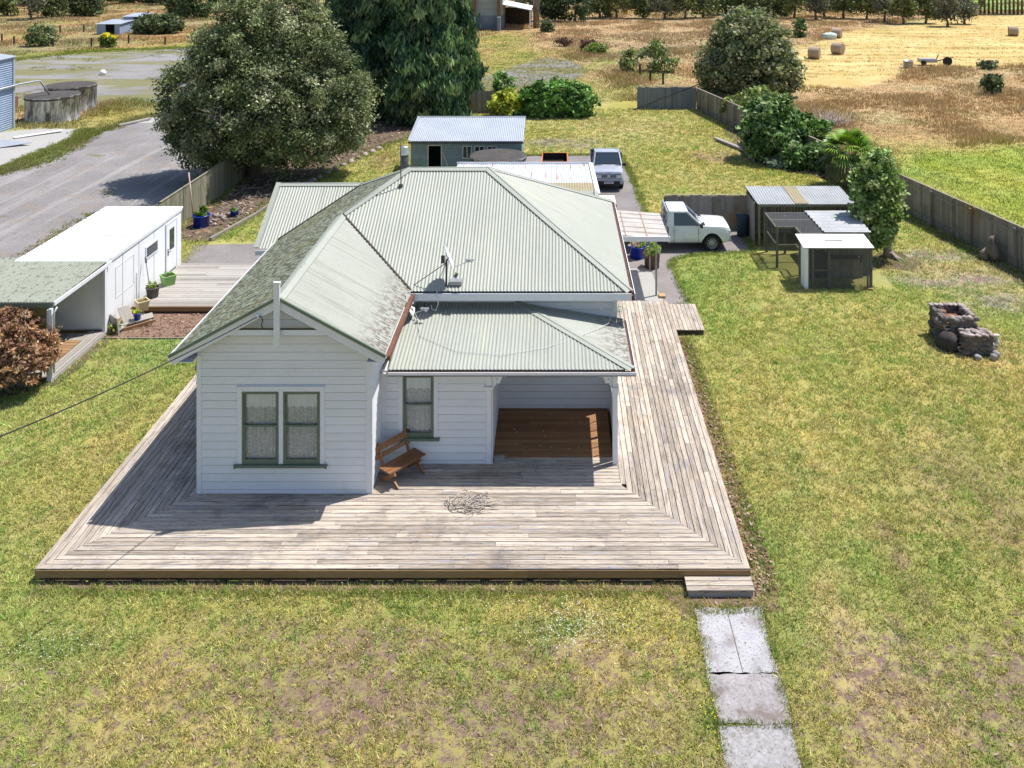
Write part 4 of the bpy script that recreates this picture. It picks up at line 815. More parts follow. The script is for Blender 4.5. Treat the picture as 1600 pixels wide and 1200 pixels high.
t = thing('roof_vent', 'small grey metal box lying in the gutter by the dish mast', 'vent', (-2.95, 25.9, 4.0)); mb = MB(); mb.box(-3.08, -2.72, 25.85, 26.1, 4.0, 4.1); mb.build('box', STEEL, t); mb = MB(); mb.blob((-2.9, 26.2, 4.2), (.07, .07, .06), 1); mb.build('moss', MOSSY, t)
# power line
mb = MB(); pts = []
for i in range(25):
    s = i/24*6; pts.append((-7.23-1.29*s, 21.6-3.01*s, 4.87+.16*s+.05*s*s*.9-.10*math.sin(min(s, 3)/3*math.pi)))
mb.tube(pts, .014, 6); tag(mb.build('power_line', BLACK), 'black service cable sloping down over the left lawn to the gable', 'power line')

# ------------------------------------------------------------------ bench on the deck
b = thing('garden_bench', 'varnished slatted timber bench on the deck beside the gable wall', 'bench', (-3.89, 22.72, ZD), R(49), local=True)
mb = MB()
for y0, y1 in ((-.22, -.08), (-.07, .07), (.08, .22)): mb.obox((-.58, y0, .40), (1.16, 0, 0), (0, y1-y0, 0), (0, 0, .03))
mb.build('seat', BENCHW, b)
for zz, hh in ((.56, .10), (.72, .14)):
    mb = MB(); mb.obox((-.58, .30+(zz-.5)*.28, zz), (1.16, 0, 0), (0, .026, 0), (0, hh*.28, hh)); mb.build('back_slat', BENCHW, b)
for x in (-.44, .40):
    mb = MB(); mb.bar((x, .22, .36), (x, .46, .90), .045, .07, up=(0, 1, 0)); mb.bar((x, -.24, .37), (x, .32, .0), .045, .09, up=(0, 1, 0)); mb.bar((x+.05, .24, .37), (x+.05, -.30, .0), .045, .09, up=(0, 1, 0)); mb.build('leg', BENCHW, b)
# tangle of rope and sticks
mb = MB()
for i in range(20):
    c = Vector((-2.07+random.gauss(0, .17), 21.66+random.gauss(0, .15), ZD+.02)); r = random.uniform(.08, .34); a0 = random.uniform(0, 6); pts = []
    for q in range(9):
        a = a0+q*random.uniform(.35, .62); pts.append(c+Vector((math.cos(a)*r, math.sin(a)*r*.9, .015+.07*abs(math.sin(a*1.3+i)))))
    mb.tube(pts, random.uniform(.006, .012), 5)
for i in range(14):
    c = Vector((-2.0+random.gauss(0, .25), 21.55+random.gauss(0, .12), ZD+.02)); d = Vector((random.uniform(.2, .6), random.uniform(-.12, .2), random.uniform(0, .06))); mb.tube([c, c+d*.5+Vector((0, 0, .03)), c+d], [.012, .009, .004], 5)
tag(mb.build('twig_pile', TWIG), 'tangled heap of dry vine and sticks lying on the front deck', 'twig pile')
mb = MB(); mb.obox((-1.60, 23.36, ZD+.005), (.26, .12, 0), (-.05, .11, 0), (0, 0, .1)); tag(mb.build('wood_block', BOARDG, bevel=.008), 'short grey block of wood at the porch corner', 'wood block')
mb = MB()
for i in range(20):
    x, y = random.uniform(-1.4, 1.3), random.uniform(23.7, 25.9); mb.blob((x, y, ZD+.01), (.018, .02, .006), 1)
tag(mb.build('fallen_petals', CREAMW), 'pale scraps scattered over the stained porch boards', 'scraps', kind='stuff')
mb = MB()
for i in range(60):
    a = random.uniform(0, 6.28); c = Vector((1.95+random.gauss(0, .16), 32.9+random.gauss(0, .25), ZD+.02)); d = Vector((math.cos(a), math.sin(a), random.uniform(-.1, .5)))*.25; e = c+d; e.z = max(e.z, ZD+.02); mb.tube([c, c+d*.5+Vector((0, 0, .05)), e], .010, 4)
HOSE = pal('green_hose', [(.02, .16, .13), (.04, .25, .2)]); tag(mb.build('garden_hose', HOSE), 'tangled teal hose on the deck by the house corner', 'hose')
mb = MB(); mb.box(4.05, 4.3, 34.85, 35.15, .02, .09); tag(mb.build('wood_offcut', ORANGE if 0 else WOODW), 'pale orange timber offcut at the canopy post foot', 'wood offcut')
# ================================================================== fences
def fence(name, label, p0, p1, h, w=.15, mat=PALING, side=1, cap=True, jit=.02, group=None, rails=True):
    t = thing(name, label, 'fence', (p0[0], p0[1], 0), group=group); a, b = Vector(p0), Vector(p1); L = (b-a).length; d = (b-a)/L; n = Vector((-d.y, d.x))*side
    mb = MB(); s = 0
    while s < L:
        ww = min(w*random.uniform(.975, 1.0), L-s); p = a+d*s+n*.03; hh = h+random.uniform(-jit, jit)
        mb.obox((p.x, p.y, 0), (0, 0, hh), (d.x*(ww-.0025), d.y*(ww-.0025), 0), (n.x*.02, n.y*.02, 0)); s += w
    mb.build('paling', mat, t)
    mb = MB()
    if rails:
        for z in (.3, h-.3): mb.obox((a.x, a.y, z), (d.x*L, d.y*L, 0), (n.x*.029, n.y*.029, 0), (0, 0, .08))
        mb.build('rail', mat, t); mb = MB()
    k = max(1, int(L/2.4))
    for i in range(k+1):
        p = a+d*(L*i/k)-n*.11; mb.box(p.x-.05, p.x+.05, p.y-.05, p.y+.05, -.1, h-.05)
    mb.split('post', mat, t)
    if cap:
        mb = MB(); q = a-n*.03; mb.obox((q.x, q.y, h+.03), (d.x*L, d.y*L, 0), (n.x*.11, n.y*.11, 0), (0, 0, .03)); mb.build('capping', mat, t)
    return t
fence('paling_fence', 'long grey paling fence running down the right side to the green paddock', (11.62, 73.7), (17.82, 46.5), 1.75)
fence('paling_fence', 'stained paling fence between the lawn and the bright green paddock', (17.85, 46.4), (20.9, 32.5), 1.78)
fence('panel_fence', 'blue grey panel fence closing the far end of the lawn', (6.82, 73.9), (11.6, 73.9), 1.8, .3, PALG, side=-1)
fence('board_fence', 'brown board fence beside the conifer behind the grey shed', (-10, 72.2), (-4.2, 72.2), 1.8, .22, PALING, side=-1, cap=False)
fence('paling_fence', 'old grey paling fence behind the white ute', (5.3, 43.2), (10.3, 43.2), 1.62, .15, PALING, side=-1)
fence('paling_fence', 'mossy paling fence beside the gravel drive under the dark tree', (-18.5, 41.7), (-18.25, 58), 1.7, .15, COOPW, side=-1)
t = thing('gate', 'weathered pipe gate leaning behind the panel fence', 'gate', (8.6, 76.5, 0)); mb = MB()
for p, q in (((8.6, 76.5, 0), (8.6, 76.5, 1.5)), ((8.6, 76.5, 1.5), (11, 76.3, .6)), ((8.6, 76.5, .9), (10.4, 76.4, .3))): mb.tube([p, q], .03, 6)
mb.build('frame', MASTM, t)
t = thing('fallen_rail', 'dark diagonal pole lying against the panel fence', 'pole', (6.6, 73.4, 0)); mb = MB(); mb.bar((6.4, 73.3, .06), (11.9, 73.75, 2.1), .06, .08); mb.build('pole', MASTM, t)

# ================================================================== white cabin and covered entry
cb = thing('white_cabin', 'long white flat roofed portable cabin beside the gravel drive', 'cabin', (-17.6, 32, 0))
x0, x1, y0, y1 = -19.15, -16.02, 31.75, 38.2
mb = MB(); mb.box(x0, x1, y0, y1, .12, 2.52); mb.build('wall', CABIN, cb)
mb = MB()
for y in np.linspace(y0, y1, 6)[1:-1]: mb.box(x1+.001, x1+.012, y-.008, y+.008, .14, 2.5)
mb.box(x1+.001, x1+.012, 32.5, 33.9, 2.05, 2.062); mb.box(x1+.001, x1+.012, 32.5, 33.9, .95, .962); mb.box(x1+.001, x1+.012, 32.5, 32.512, .963, 2.049); mb.box(x1+.001, x1+.012, 33.89, 33.9, .963, 2.049)
mb.build('panel_joint', pal('joint_grey', [(.45, .46, .48), (.55, .55, .56)]), cb)
mb = MB(); mb.box(x0-.1, x1+.06, y0-.02, y1+.06, 2.521, 2.58); mb.build('roof', pal('roof_white_membrane', [(.78, .78, .78), (.86, .86, .86)], ((.6, 1, 3),), rough=.6), cb)
mb = MB(); [mb.box(x0-.08, x1+.05, y-.03, y+.03, 2.581, 2.597) for y in np.linspace(y0+.6, y1-.6, 6)]; mb.build('roof_seam', pal('seam_grey', [(.3, .3, .29), (.42, .42, .4)]), cb)
mb = MB(); mb.box(x1+.013, x1+.05, y0, y1, 2.44, 2.51); mb.build('fascia', CABIN, cb)
mb = MB(); mb.box(x0+.1, x1-.05, y0+.05, y1-.05, 0, .119); mb.box(x1-.04, x1+.012, y0, 32.9, .0, .12); mb.build('skirt', WOODW, cb)
d = MB(); d.box(x1+.002, x1+.045, 36.72, 37.62, .28, 2.22); dr = d.build('door', CABIN, cb)
d = MB(); d.box(x1+.046, x1+.052, 36.95, 37.4, 1.15, 2.0); d.build('glass', CGLASS, dr); d = MB(); d.tube([(x1+.05, 36.8, 1.12), (x1+.1, 36.8, 1.12), (x1+.1, 36.92, 1.12)], .018, 6); d.box(x1+.046, x1+.056, 36.76, 36.84, 1.0, 1.25); d.build('handle', MASTM, dr)
d = MB()
for a in ((36.64, 36.70, .26, 2.3), (37.64, 37.70, .26, 2.3)): d.box(x1+.002, x1+.05, *a)
d.box(x1+.002, x1+.05, 36.701, 37.639, 2.24, 2.3); d.build('door_frame', WHITE, cb)
d = MB(); d.box(x1+.002, x1+.03, 34.86, 35.94, 1.5, 2.0); wn = d.build('window', WHITE, cb); d = MB(); d.box(x1+.031, x1+.036, 34.93, 35.87, 1.58, 1.93); d.build('glass', CGLASS, wn)
d = MB(); [d.box(x1+.037, x1+.04, 34.93, 35.87, z, z+.012) for z in (1.66, 1.74, 1.82)]; d.build('louvre', STEEL, wn)
# covered entry
en = thing('covered_entry', 'mossy green roofed open entry porch on the near end of the white cabin', 'porch', (-17.6, 28.3, 0))
mb = MB(); mb.corr((-22, 28.35, 2.50), (1, 0, 0), (0, 1, .02), [(0, 0), (6.05, 0), (6.05, 3.75), (0, 3.75)]); mb.build('mossy_roof', pal('entry_roof_lichen', [(.205, .225, .18), (.27, .29, .24)], ((1, 1, 4), (6, .6, 5)), rough=.8, coord='UV',
    over=[dict(col=(.11, .09, .07), scale=7, lo=.54, hi=.64, stretch=(1, .6, 1), coord='UV', detail=6), dict(col=(.17, .17, .12), scale=2, lo=.5, hi=.65, coord='UV', amt=.5)]), en)
mb = MB(); mb.box(-22, -15.93, 28.30, 28.33, 2.33, 2.49); mb.build('fascia', GREENP, en)
mb = MB(); mb.box(-15.95, -15.90, 28.34, 32.0, 2.38, 2.5); mb.box(-16.02, -15.92, 28.2, 28.3, .0, 2.33); mb.box(-16.02, -15.92, 31.55, 31.7, .0, 2.4); mb.split('post', WHITE, en)
mb = MB(); mb.box(-16.07, -16.025, 28.19, 28.29, .0, 2.3); mb.tube([(-15.87, 28.25, .3), (-15.87, 28.25, 2.2), (-15.8, 28.3, 2.36)], .03, 6); mb.build('downpipe', CREAMW, en)
mb = MB(); mb.box(-22, -18.2, 31.6, 31.74, .2, 2.45); mb.box(-18.19, -16.03, 31.64, 31.74, .2, 2.45); mb.build('back_wall', CABIN, en)
mb = MB(); mb.corr((-22, 28.4, 1.45), (1, 0, 0), (0, 0, 1), [(0, 0), (5.9, 0), (5.9, .86), (0, .86)], thick=True); mb.build('plastic_screen', POLY, en)
mb = MB(); mb.box(-22, -16.1, 28.36, 28.42, 1.38, 1.45); mb.box(-22, -18.4, 29, 31.5, .16, .9); mb.build('low_wall', DARKW, en)
mb = MB(); deck_boards(mb, lambda x: 28.25, lambda x: 31.6, -16.5, -15.95, .16, along='y', w=.12); deck_boards(mb, lambda x: 28.6, lambda x: 31.5, -18.3, -16.52, .12, along='y', w=.12); mb.build('boards', BOARDG, en)
mb = MB(); mb.box(-15.95, -15.91, 28.25, 31.6, 0, .14); mb.build('skirt', BOARDG, en)
t = thing('lit_patch_slats', 'tan slats painting the lit patch under the covered entry', 'ramp', (-17, 29.5, .15)); mb = MB()  # ochre slats paint the lit patch on the dark entry floor
for i in range(9): mb.obox((-17.1+i*.0, 29.0+i*.2, .17), (.75, 0, 0), (0, .18, 0), (0, 0, .03))
mb.build('slats', FASCIA, t)
# edging logs and stones bottom left
for i in range(8):
    p = Vector((-16.25-i*.62, 28.0-i*.20, 0)); mb = MB(); mb.obox(p+Vector((-.56, -.16, .0)), (.58, .19, 0), (-.05, .16, 0), (0, 0, .2))
    tag(mb.build('edging_stone', STONE, bevel=.03), 'rough grey edging stone in the low wall under the copper maple', 'stone', group='edging stones below the copper maple')
mb = MB(); mb.tube([(-16.15, 28.05, .30), (-17.0, 27.75, .32)], [.11, .1], 10); tag(mb.build('log', BARK), 'short brown log lying on the edging wall by the entry post', 'log')

# ================================================================== pots and clutter by the cabin
def leafy(name, parent, c, r, n, size, cols, spread=.06, mat=None, **kw):
    V, k = crown([(c[0], c[1], c[2], r, r, r*.8)], n, size, cols, nclump=max(10, n//12), spread=spread, **kw); return npmesh(name, V, 4, k, mat or LEAF, parent)
GREENS = [(.10, .19, .03), (.16, .27, .05), (.07, .13, .03)]; LIME = [(.30, .36, .05), (.2, .3, .05)]
def pot(label, x, y, z, r, h, mat, plant=None, taper=.8, group=None, n=14, square=False, lean=0):
    t = thing('plant_pot', label, 'plant pot', (x, y, z), group=group); mb = MB()
    nn = 4 if square else 24; a = math.sqrt(2) if square else 1
    mb.lathe([(0, .01), (r*taper*a, .0), (r*a, h), (r*1.08*a, h), (r*1.08*a, h+.03), (r*.92*a, h+.03), (r*.9*a, h-.04)], (x, y, z), nn, smooth=not square)
    mb.build('pot', mat, t)
    mb = MB(); mb.lathe([(0, h-.05), (r*.9*a, h-.05)], (x, y, z), nn); mb.build('soil', SOIL, t)
    if plant: leafy('plant', t, (x, y, z+h+plant[0]*.5), plant[0], plant[1], plant[2], plant[3])
    return t
pot('lime green square planter on the plank deck by the cabin', -15.45, 35.6, .26, .24, .36, LIMEP, (.12, 40, .05, GREENS), square=True)
pot('dark grey pot on the plank deck with a stake leaning in it', -15.5, 34.35, .26, .24, .36, GREYPOT, (.16, 70, .06, LIME))
mb = MB(); mb.tube([(-15.6, 34.35, .5), (-15.85, 34.55, 1.55)], .015, 5); mb.tube([(-15.84, 34.54, 1.5), (-15.88, 34.58, 1.72)], .035, 6); tag(mb.build('stake', MASTM), 'dark stake leaning in the grey pot against the cabin wall', 'stake')
mb = MB(); mb.tube([(-15.95, 34.0, .28), (-15.97, 34.05, 1.3)], .012, 5); tag(mb.build('thin_stick', MASTM), 'thin upright stick against the white cabin wall', 'stick')
pot('cream square planter at the near corner of the plank deck', -15.35, 33.15, .26, .2, .34, CREAMP, None, square=True)
pot('small blue pot of yellow flowers on the broken bench', -15.15, 32.35, .25, .13, .2, BLUEP, (.1, 60, .05, [(.6, .5, .05), (.15, .3, .05)]))
t = thing('broken_pallet', 'collapsed grey timber seat lying at the cabin wall', 'broken seat', (-15.2, 32.2, 0)); mb = MB()
for i in range(4): mb.obox((-15.85+i*.03, 31.9+i*.2, .1+.0*i), (.35, -.35, .0), (.0, .18, .0), (.04, .03, .05))
mb.obox((-15.95, 32.0, .0), (.5, -.45, .0), (.03, .05, 0), (-.1, .1, .55)); mb.obox((-15.95, 32.5, .55), (.5, -.45, -.5), (.3, .25, 0), (0, 0, .04)); mb.obox((-15.55, 32.0, .12), (.95, .45, .12), (-.25, .42, 0), (0, 0, .05)); mb.build('planks', BOARDG, t)
mb = MB(); mb.obox((-15.5, 31.95, .0), (.95, .45, .14), (.02, -.04, 0), (0, 0, .1)); mb.bar((-14.75, 32.3, .0), (-14.6, 32.6, .3), .05, .05); mb.build('rail', WOODW, t)
bush('flower_clump', 'small yellow flowering plant against the foot of the cabin wall', 'plant', (-15.7, 31.75, 0), [(0, 0, .15, .2, .12, .16)], 90, .07, [(.5, .42, .05), (.2, .3, .05)], spread=.04)
pot('large cobalt blue pot with a leafy plant in the left garden bed', -17.3, 43.6, 0, .40, .55, BLUEP, (.28, 90, .14, GREENS), taper=.9)
pot('small cobalt blue pot beside the timber edging of the left bed', -16.25, 45.2, 0, .2, .26, BLUEP, (.18, 60, .09, GREENS), taper=.9)
pot('big blue glazed pot full of flowers by the canopy posts', 3.62, 39.35, 0, .36, .5, BLUEP, (.3, 240, .1, LIME+[(.7, .55, .5)]), taper=.92)
pot('brown pot of lime green plants beside the canopy posts', 4.12, 38.15, 0, .34, .6, BROWNP, (.3, 260, .1, LIME), taper=.9)
t = thing('garden_pole', 'pink and white pole standing by the mossy left fence', 'pole', (-18.0, 44.3, 0)); mb = MB(); mb.tube([(-17.95, 44.3, 0), (-18.2, 44.3, 2.45)], .035, 6); mb.build('pole', pal('faded_pink_pole', [(.45, .2, .16), (.6, .5, .45)], ((2, 1, 3),)), t)
BE = [(-16.05, 41.5), (-15.2, 45.3), (-14.8, 48.5), (-14.0, 52.0), (-11.7, 60.2)]
for i, (a, b) in enumerate(zip(BE, BE[1:])):
    a, b = Vector(a), Vector(b); mb = MB()
    if i < 2: mb.bar((a.x, a.y, .08), (b.x, b.y, .08), .14, .16); tag(mb.build('edging_sleeper', PALING), ['weathered sleeper edging nearest the cabin along the left bed', 'weathered sleeper edging next to the small blue pot'][i], 'sleeper')
    else:
        for j in range(9):
            p = a.lerp(b, (j+.5)/9); mb = MB(); mb.blob((p.x, p.y, .06), (.22, .22, .14), 2, .2); tag(mb.build('edging_stone', STONEL), 'pale rounded stone edging the dark bed below the big tree', 'stone', group='stones edging the tree bed')
mb = MB(); [mb.blob((-16.9+random.gauss(0, .5), 44.6+random.gauss(0, .5), .06), (.12, .1, .08), 1, .2) for _ in range(24)]; tag(mb.build('rubble', STONEL), 'small pale rubble on the left garden bed', 'rubble', kind='stuff')
mb = MB()
for i in range(160):
    x, y = random.uniform(-17.8, -13), random.uniform(44.5, 52)
    if x > -15.9+(y-45)*.2: continue
    c = Vector((x, y, .03)); d = Vector((random.uniform(-.6, .6), random.uniform(-.6, .6), random.uniform(0, .25))); mb.tube([c, c+d], [.02, .008], 4)
tag(mb.build('fallen_branches', TWIG), 'litter of dead branches under the big dark tree', 'branches', kind='stuff')

# ================================================================== canopy by the driveway
cp = thing('plastic_canopy', 'rust stained clear plastic canopy on two grey posts at the house side', 'canopy', (3.9, 35.1, 0))
CPLAS = pal('aged_clear_plastic', [(.50, .45, .40), (.70, .66, .62)], ((1, 1, 4),), rough=.4, coord='UV', over=[dict(col=(.45, .2, .09), scale=1.3, lo=.58, hi=.66, coord='UV', stretch=(.2, 1.6, 1), amt=.6)], trans=.3)
mb = MB(); mb.corr((1.85, 35.05, 2.45), (0, 1, 0), (1, 0, -.07), [(0, 0), (3.25, 0), (3.25, 2.62), (0, 2.62)], pitch=.25, amp=.02); mb.build('sheet', CPLAS, cp)
mb = MB()
for x, z in ((2.5, 2.36), (3.3, 2.30), (4.3, 2.23)): mb.box(x, x+.05, 35.05, 38.3, z-.05, z)
mb.box(1.8, 4.5, 35.06, 35.1, 2.18, 2.26); mb.split('rafter', WOODW, cp)
mb = MB(); [mb.obox((x, 35.06, 2.475-(x-1.85)*.07), (0, 3.22, 0), (.03, 0, 0), (0, 0, .012)) for x in (2.75, 3.6)]; mb.build('rust_line', pal('pale_rust_stain', [(.36, .2, .13), (.5, .36, .27)], ((6, 1, 4),)), cp)
mb = MB(); [mb.obox((1.87, y, 2.476), (2.6, 0, -.182), (0, .018, 0), (0, 0, .012)) for y in (35.55, 36.1, 36.7, 37.3, 37.85)]; mb.build('lap_line', pal('grimy_lap', [(.3, .27, .25), (.42, .39, .37)]), cp)
mb = MB(); mb.box(1.85, 4.5, 35.0, 35.04, 2.17, 2.36); mb.build('fascia', WHITE, cp)
for x, y in ((3.96, 35.12), (4.0, 37.85)):
    mb = MB(); mb.box(x-.035, x+.035, y-.035, y+.035, 0, 2.2); mb.build('post', GREYP, cp)

# ================================================================== rusty lean-to behind the house
lt = thing('lean_to', 'low corrugated iron lean-to with rust streaks behind the cottage', 'lean-to', (-1.6, 40, 0))
mb = MB(); mb.corr((-5.0, 41.8, 2.60), (1, 0, 0), (0, 1, -.02), [(0, 0), (6.75, 0), (6.7, 3.9), (0, 3.9)], pitch=.12, amp=.016); mb.build('roof', RUSTY, lt)
mb = MB(); mb.corr((-5.0, 39.9, 2.62), (1, 0, 0), (0, 1, .0), [(0, 0), (6.8, 0), (6.75, 1.95), (0, 1.95)], pitch=.12, amp=.014); mb.build('translucent_roof', FIBRO, lt)
mb = MB(); mb.obox((1.8, 39.9, 2.66), (-.1, 5.8, -.08), (.2, 0, 0), (0, 0, .02)); mb.obox((-5.05, 45.65, 2.54), (6.8, 0, 0), (0, .02, 0), (0, 0, .1)); mb.build('barge_flashing', CABIN, lt)
mb = MB(); mb.box(-5, 1.7, 45.5, 45.55, 0, 2.45); mb.box(1.68, 1.73, 39.9, 45.49, 0, 2.5); mb.box(-5.0, -4.95, 39.9, 45.49, 0, 2.5); mb.build('wall', GREYW, lt)

# ================================================================== grey shed
sh = thing('grey_shed', 'weathered blue grey weatherboard shed with an open doorway and zinc roof', 'shed', (-5.3, 52.2, 0))
sx0, sx1, sy0, sy1 = -8.45, -2.0, 52.25, 55.6
mb = MB(); wboards(mb, (sx0, sy0), (sx1, sy0), 0, 2.22, [(1.02, 1.75, 0, 1.95), (3.0, 3.55, 1.2, 1.95), (3.7, 4.3, 1.2, 1.95), (4.45, 5.0, 1.2, 1.95)]); wboards(mb, (sx1, sy0), (sx1, sy1), 0, 2.3); wboards(mb, (sx0, sy1), (sx0, sy0), 0, 2.3); wboards(mb, (sx1, sy1), (sx0, sy1), 0, 2.8); mb.build('wall', GREYW, sh)
mb = MB(); mb.corr((sx0-.12, 52.0, 2.28), (1, 0, 0), (0, 1, .17), [(0, 0), (6.7, 0), (6.7, 3.8), (0, 3.8)], pitch=.11, amp=.014); mb.build('roof', ZINC, sh)
mb = MB(); mb.box(sx0-.14, sx1+.12, 51.93, 51.99, 2.14, 2.26); mb.build('gutter', MASTM, sh)
mb = MB(); mb.obox((sx0-.16, 52.0, 2.30), (0, 3.8, .65), (.12, 0, 0), (0, 0, .03)); mb.obox((sx0-.14, 55.78, 2.93), (6.74, 0, 0), (0, .14, 0), (0, 0, .03)); mb.build('flashing', ZINC, sh)
for u0, u1 in ((3.0, 3.55), (3.7, 4.3), (4.45, 5.0)):
    mb = MB(); a, b = sx0+u0, sx0+u1
    for q in ((a, a+.05, 1.2, 1.95), (b-.05, b, 1.2, 1.95), ((a+b)/2-.02, (a+b)/2+.02, 1.251, 1.899)): mb.box(q[0], q[1], sy0-.04, sy0+.02, q[2], q[3])
    mb.box(a+.051, b-.051, sy0-.04, sy0+.02, 1.2, 1.25); mb.box(a+.051, b-.051, sy0-.04, sy0+.02, 1.9, 1.95); wn = mb.build('window', CREAMW, sh); mb = MB(); mb.box(a+.05, b-.05, sy0+.021, sy0+.03, 1.25, 1.9); mb.build('pane', CGLASS, wn)
mb = MB(); mb.box(sx0+.97, sx0+1.019, sy0-.04, sy0+.02, 0, 2.0); mb.box(sx0+1.751, sx0+1.8, sy0-.04, sy0+.02, 0, 2.0); mb.box(sx0+1.02, sx0+1.75, sy0-.04, sy0+.02, 1.951, 2.0); mb.bar((sx0+2.3, sy0-.05, .4), (sx0+1.85, sy0-.05, 1.6), .04, .04); mb.build('door_frame', CREAMW, sh)
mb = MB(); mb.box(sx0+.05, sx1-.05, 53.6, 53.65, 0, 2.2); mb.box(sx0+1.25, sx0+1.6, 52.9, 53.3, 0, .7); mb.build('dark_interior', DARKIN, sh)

def tank(label, x, y, r, h, n=40):
    t = thing('water_tank', label, 'water tank', (x, y, 0)); mb = MB(); mb.lathe([(r, 0), (r, h), (r*1.02, h), (r*1.02, h+.09)], (x, y, 0), n); mb.build('wall', TANK, t)
    mb = MB(); mb.lathe([(r*1.02, h+.09), (r*.97, h+.11), (r*.5, h+.14), (0, h+.15)], (x, y, 0), n); mb.build('lid', TANKTOP, t)
    mb = MB(); mb.lathe([(r*1.025, h-.12), (r*1.025, h-.02)], (x, y, 0), n); mb.build('rim_band', TANKTOP, t); return t
tank('round concrete water tank with dark lid between the grey shed and lean-to', -3.22, 50.15, 1.55, 1.82)
tank('stained concrete water tank nearest the blue corrugated shed', -39.2, 69.6, 1.9, 1.85)
tank('taller stained concrete water tank behind its neighbour at the gravel yard', -40.0, 73.7, 1.9, 1.95)
# blue shed at the left edge with its pipe
bs = thing('corrugated_shed', 'pale blue horizontal corrugated shed cut by the left edge', 'shed', (-44, 58, 0))
mb = MB(); mb.corr((-40.3, 46, 0), (0, 0, 1), (0, 1, 0), [(0, 0), (5.25, 0), (5.25, 20.4), (0, 20.4)], pitch=.16, amp=.02, thick=True); mb.box(-56, -40.4, 46, 66.3, 0, 5.2); mb.build('wall', BLUEGREY, bs)
mb = MB(); mb.obox((-40.15, 45.8, 5.28), (0, 20.8, 0), (-8.5, 0, 1.2), (0, 0, .06)); mb.obox((-57.0, 45.8, 5.28), (0, 20.8, 0), (8.4, 0, 1.2), (0, 0, .06)); mb.build('roof', ZINC, bs)
mb = MB(); mb.box(-40.34, -40.22, 66.25, 66.45, 0, 5.3); mb.box(-40.27, -40.2, 46, 66.25, 3.1, 3.14); mb.build('corner_flashing', ZINC, bs)
mb = MB(); mb.tube([(-40.15, 60, 3.25), (-40.1, 66.8, 3.2), (-39.7, 68.2, 3.2), (-39.6, 68.6, 3.15), (-39.2, 69.2, 2.0)], .07, 8); tag(mb.build('downpipe', GALV), 'long pale downpipe running from the blue shed into the near tank', 'downpipe')
mb = MB(); mb.obox(P(0, 232)+Vector((0, 0, .05)), (1.6, .9, .12), (-2.6, 1.0, 0), (0, 0, .03)); tag(mb.build('iron_sheet', ZINC), 'loose iron sheet lying on the pale concrete slab', 'iron sheet')
mb = MB(); mb.obox(P(20, 216)+Vector((0, 0, .05)), (2.2, 2.2, .05), (.3, -.3, 0), (0, 0, .05)); tag(mb.build('plank', CABIN), 'long white plank lying on the pale concrete slab', 'plank')
mb = MB(); mb.obox(P(184, 198)+Vector((0, 0, .06)), (1.2, 2.6, 0), (.2, -.08, 0), (0, 0, .12)); tag(mb.build('kerb_stone', CONCW), 'pale kerb beside the concrete apron of the gravel drive', 'kerb')
mb = MB(); mb.blob(tuple(P(161, 117)+Vector((0, 0, .25))), (.35, .35, .3), 2, .1); tag(mb.build('boulder', CABIN), 'single white boulder in the weedy gravel yard', 'boulder')
mb = MB(); p = P(22, 168); mb.box(p.x-.4, p.x+.1, p.y, p.y+.4, 0, .9); tag(mb.build('drum', RUSTM), 'rusty box between the blue shed and the near tank', 'drum')

# ================================================================== orange trailer
tr = thing('box_trailer', 'orange box trailer with a dark open tray on the driveway', 'trailer', (-.04, 53.6, 0))
mb = MB(); a0, a1, b0, b1 = -.82, .74, 52.6, 54.9
mb.box(a0, a1, b0, b0+.05, .42, .92); mb.box(a0, a1, b1-.05, b1, .42, .92); mb.box(a0, a0+.05, b0+.051, b1-.051, .42, .92); mb.box(a1-.05, a1, b0+.051, b1-.051, .42, .92); mb.build('tray', ORANGE, tr)
mb = MB(); mb.box(a0+.051, a1-.051, b0+.051, b1-.051, .42, .5); mb.box(a0+.051, a1-.051, b0+.052, b0+.06, .5, .9); mb.box(a0+.051, a1-.051, b1-.06, b1-.052, .5, .9); mb.box(a0+.052, a0+.06, b0+.07, b1-.07, .5, .9); mb.box(a1-.06, a1-.052, b0+.07, b1-.07, .5, .9); mb.build('liner', BLACK, tr)
for x in (a0-.14, a1+.14):
    mb = MB(); mb.tube([(x-.09, 53.7, .3), (x+.09, 53.7, .3)], .3, 18); mb.build('wheel', RUBBER, tr)
mb = MB(); mb.bar((a0+.2, b0, .42), (0, b0-1.1, .42), .06, .06); mb.bar((a1-.2, b0, .42), (0, b0-1.1, .42), .06, .06); mb.build('drawbar', ORANGE, tr)

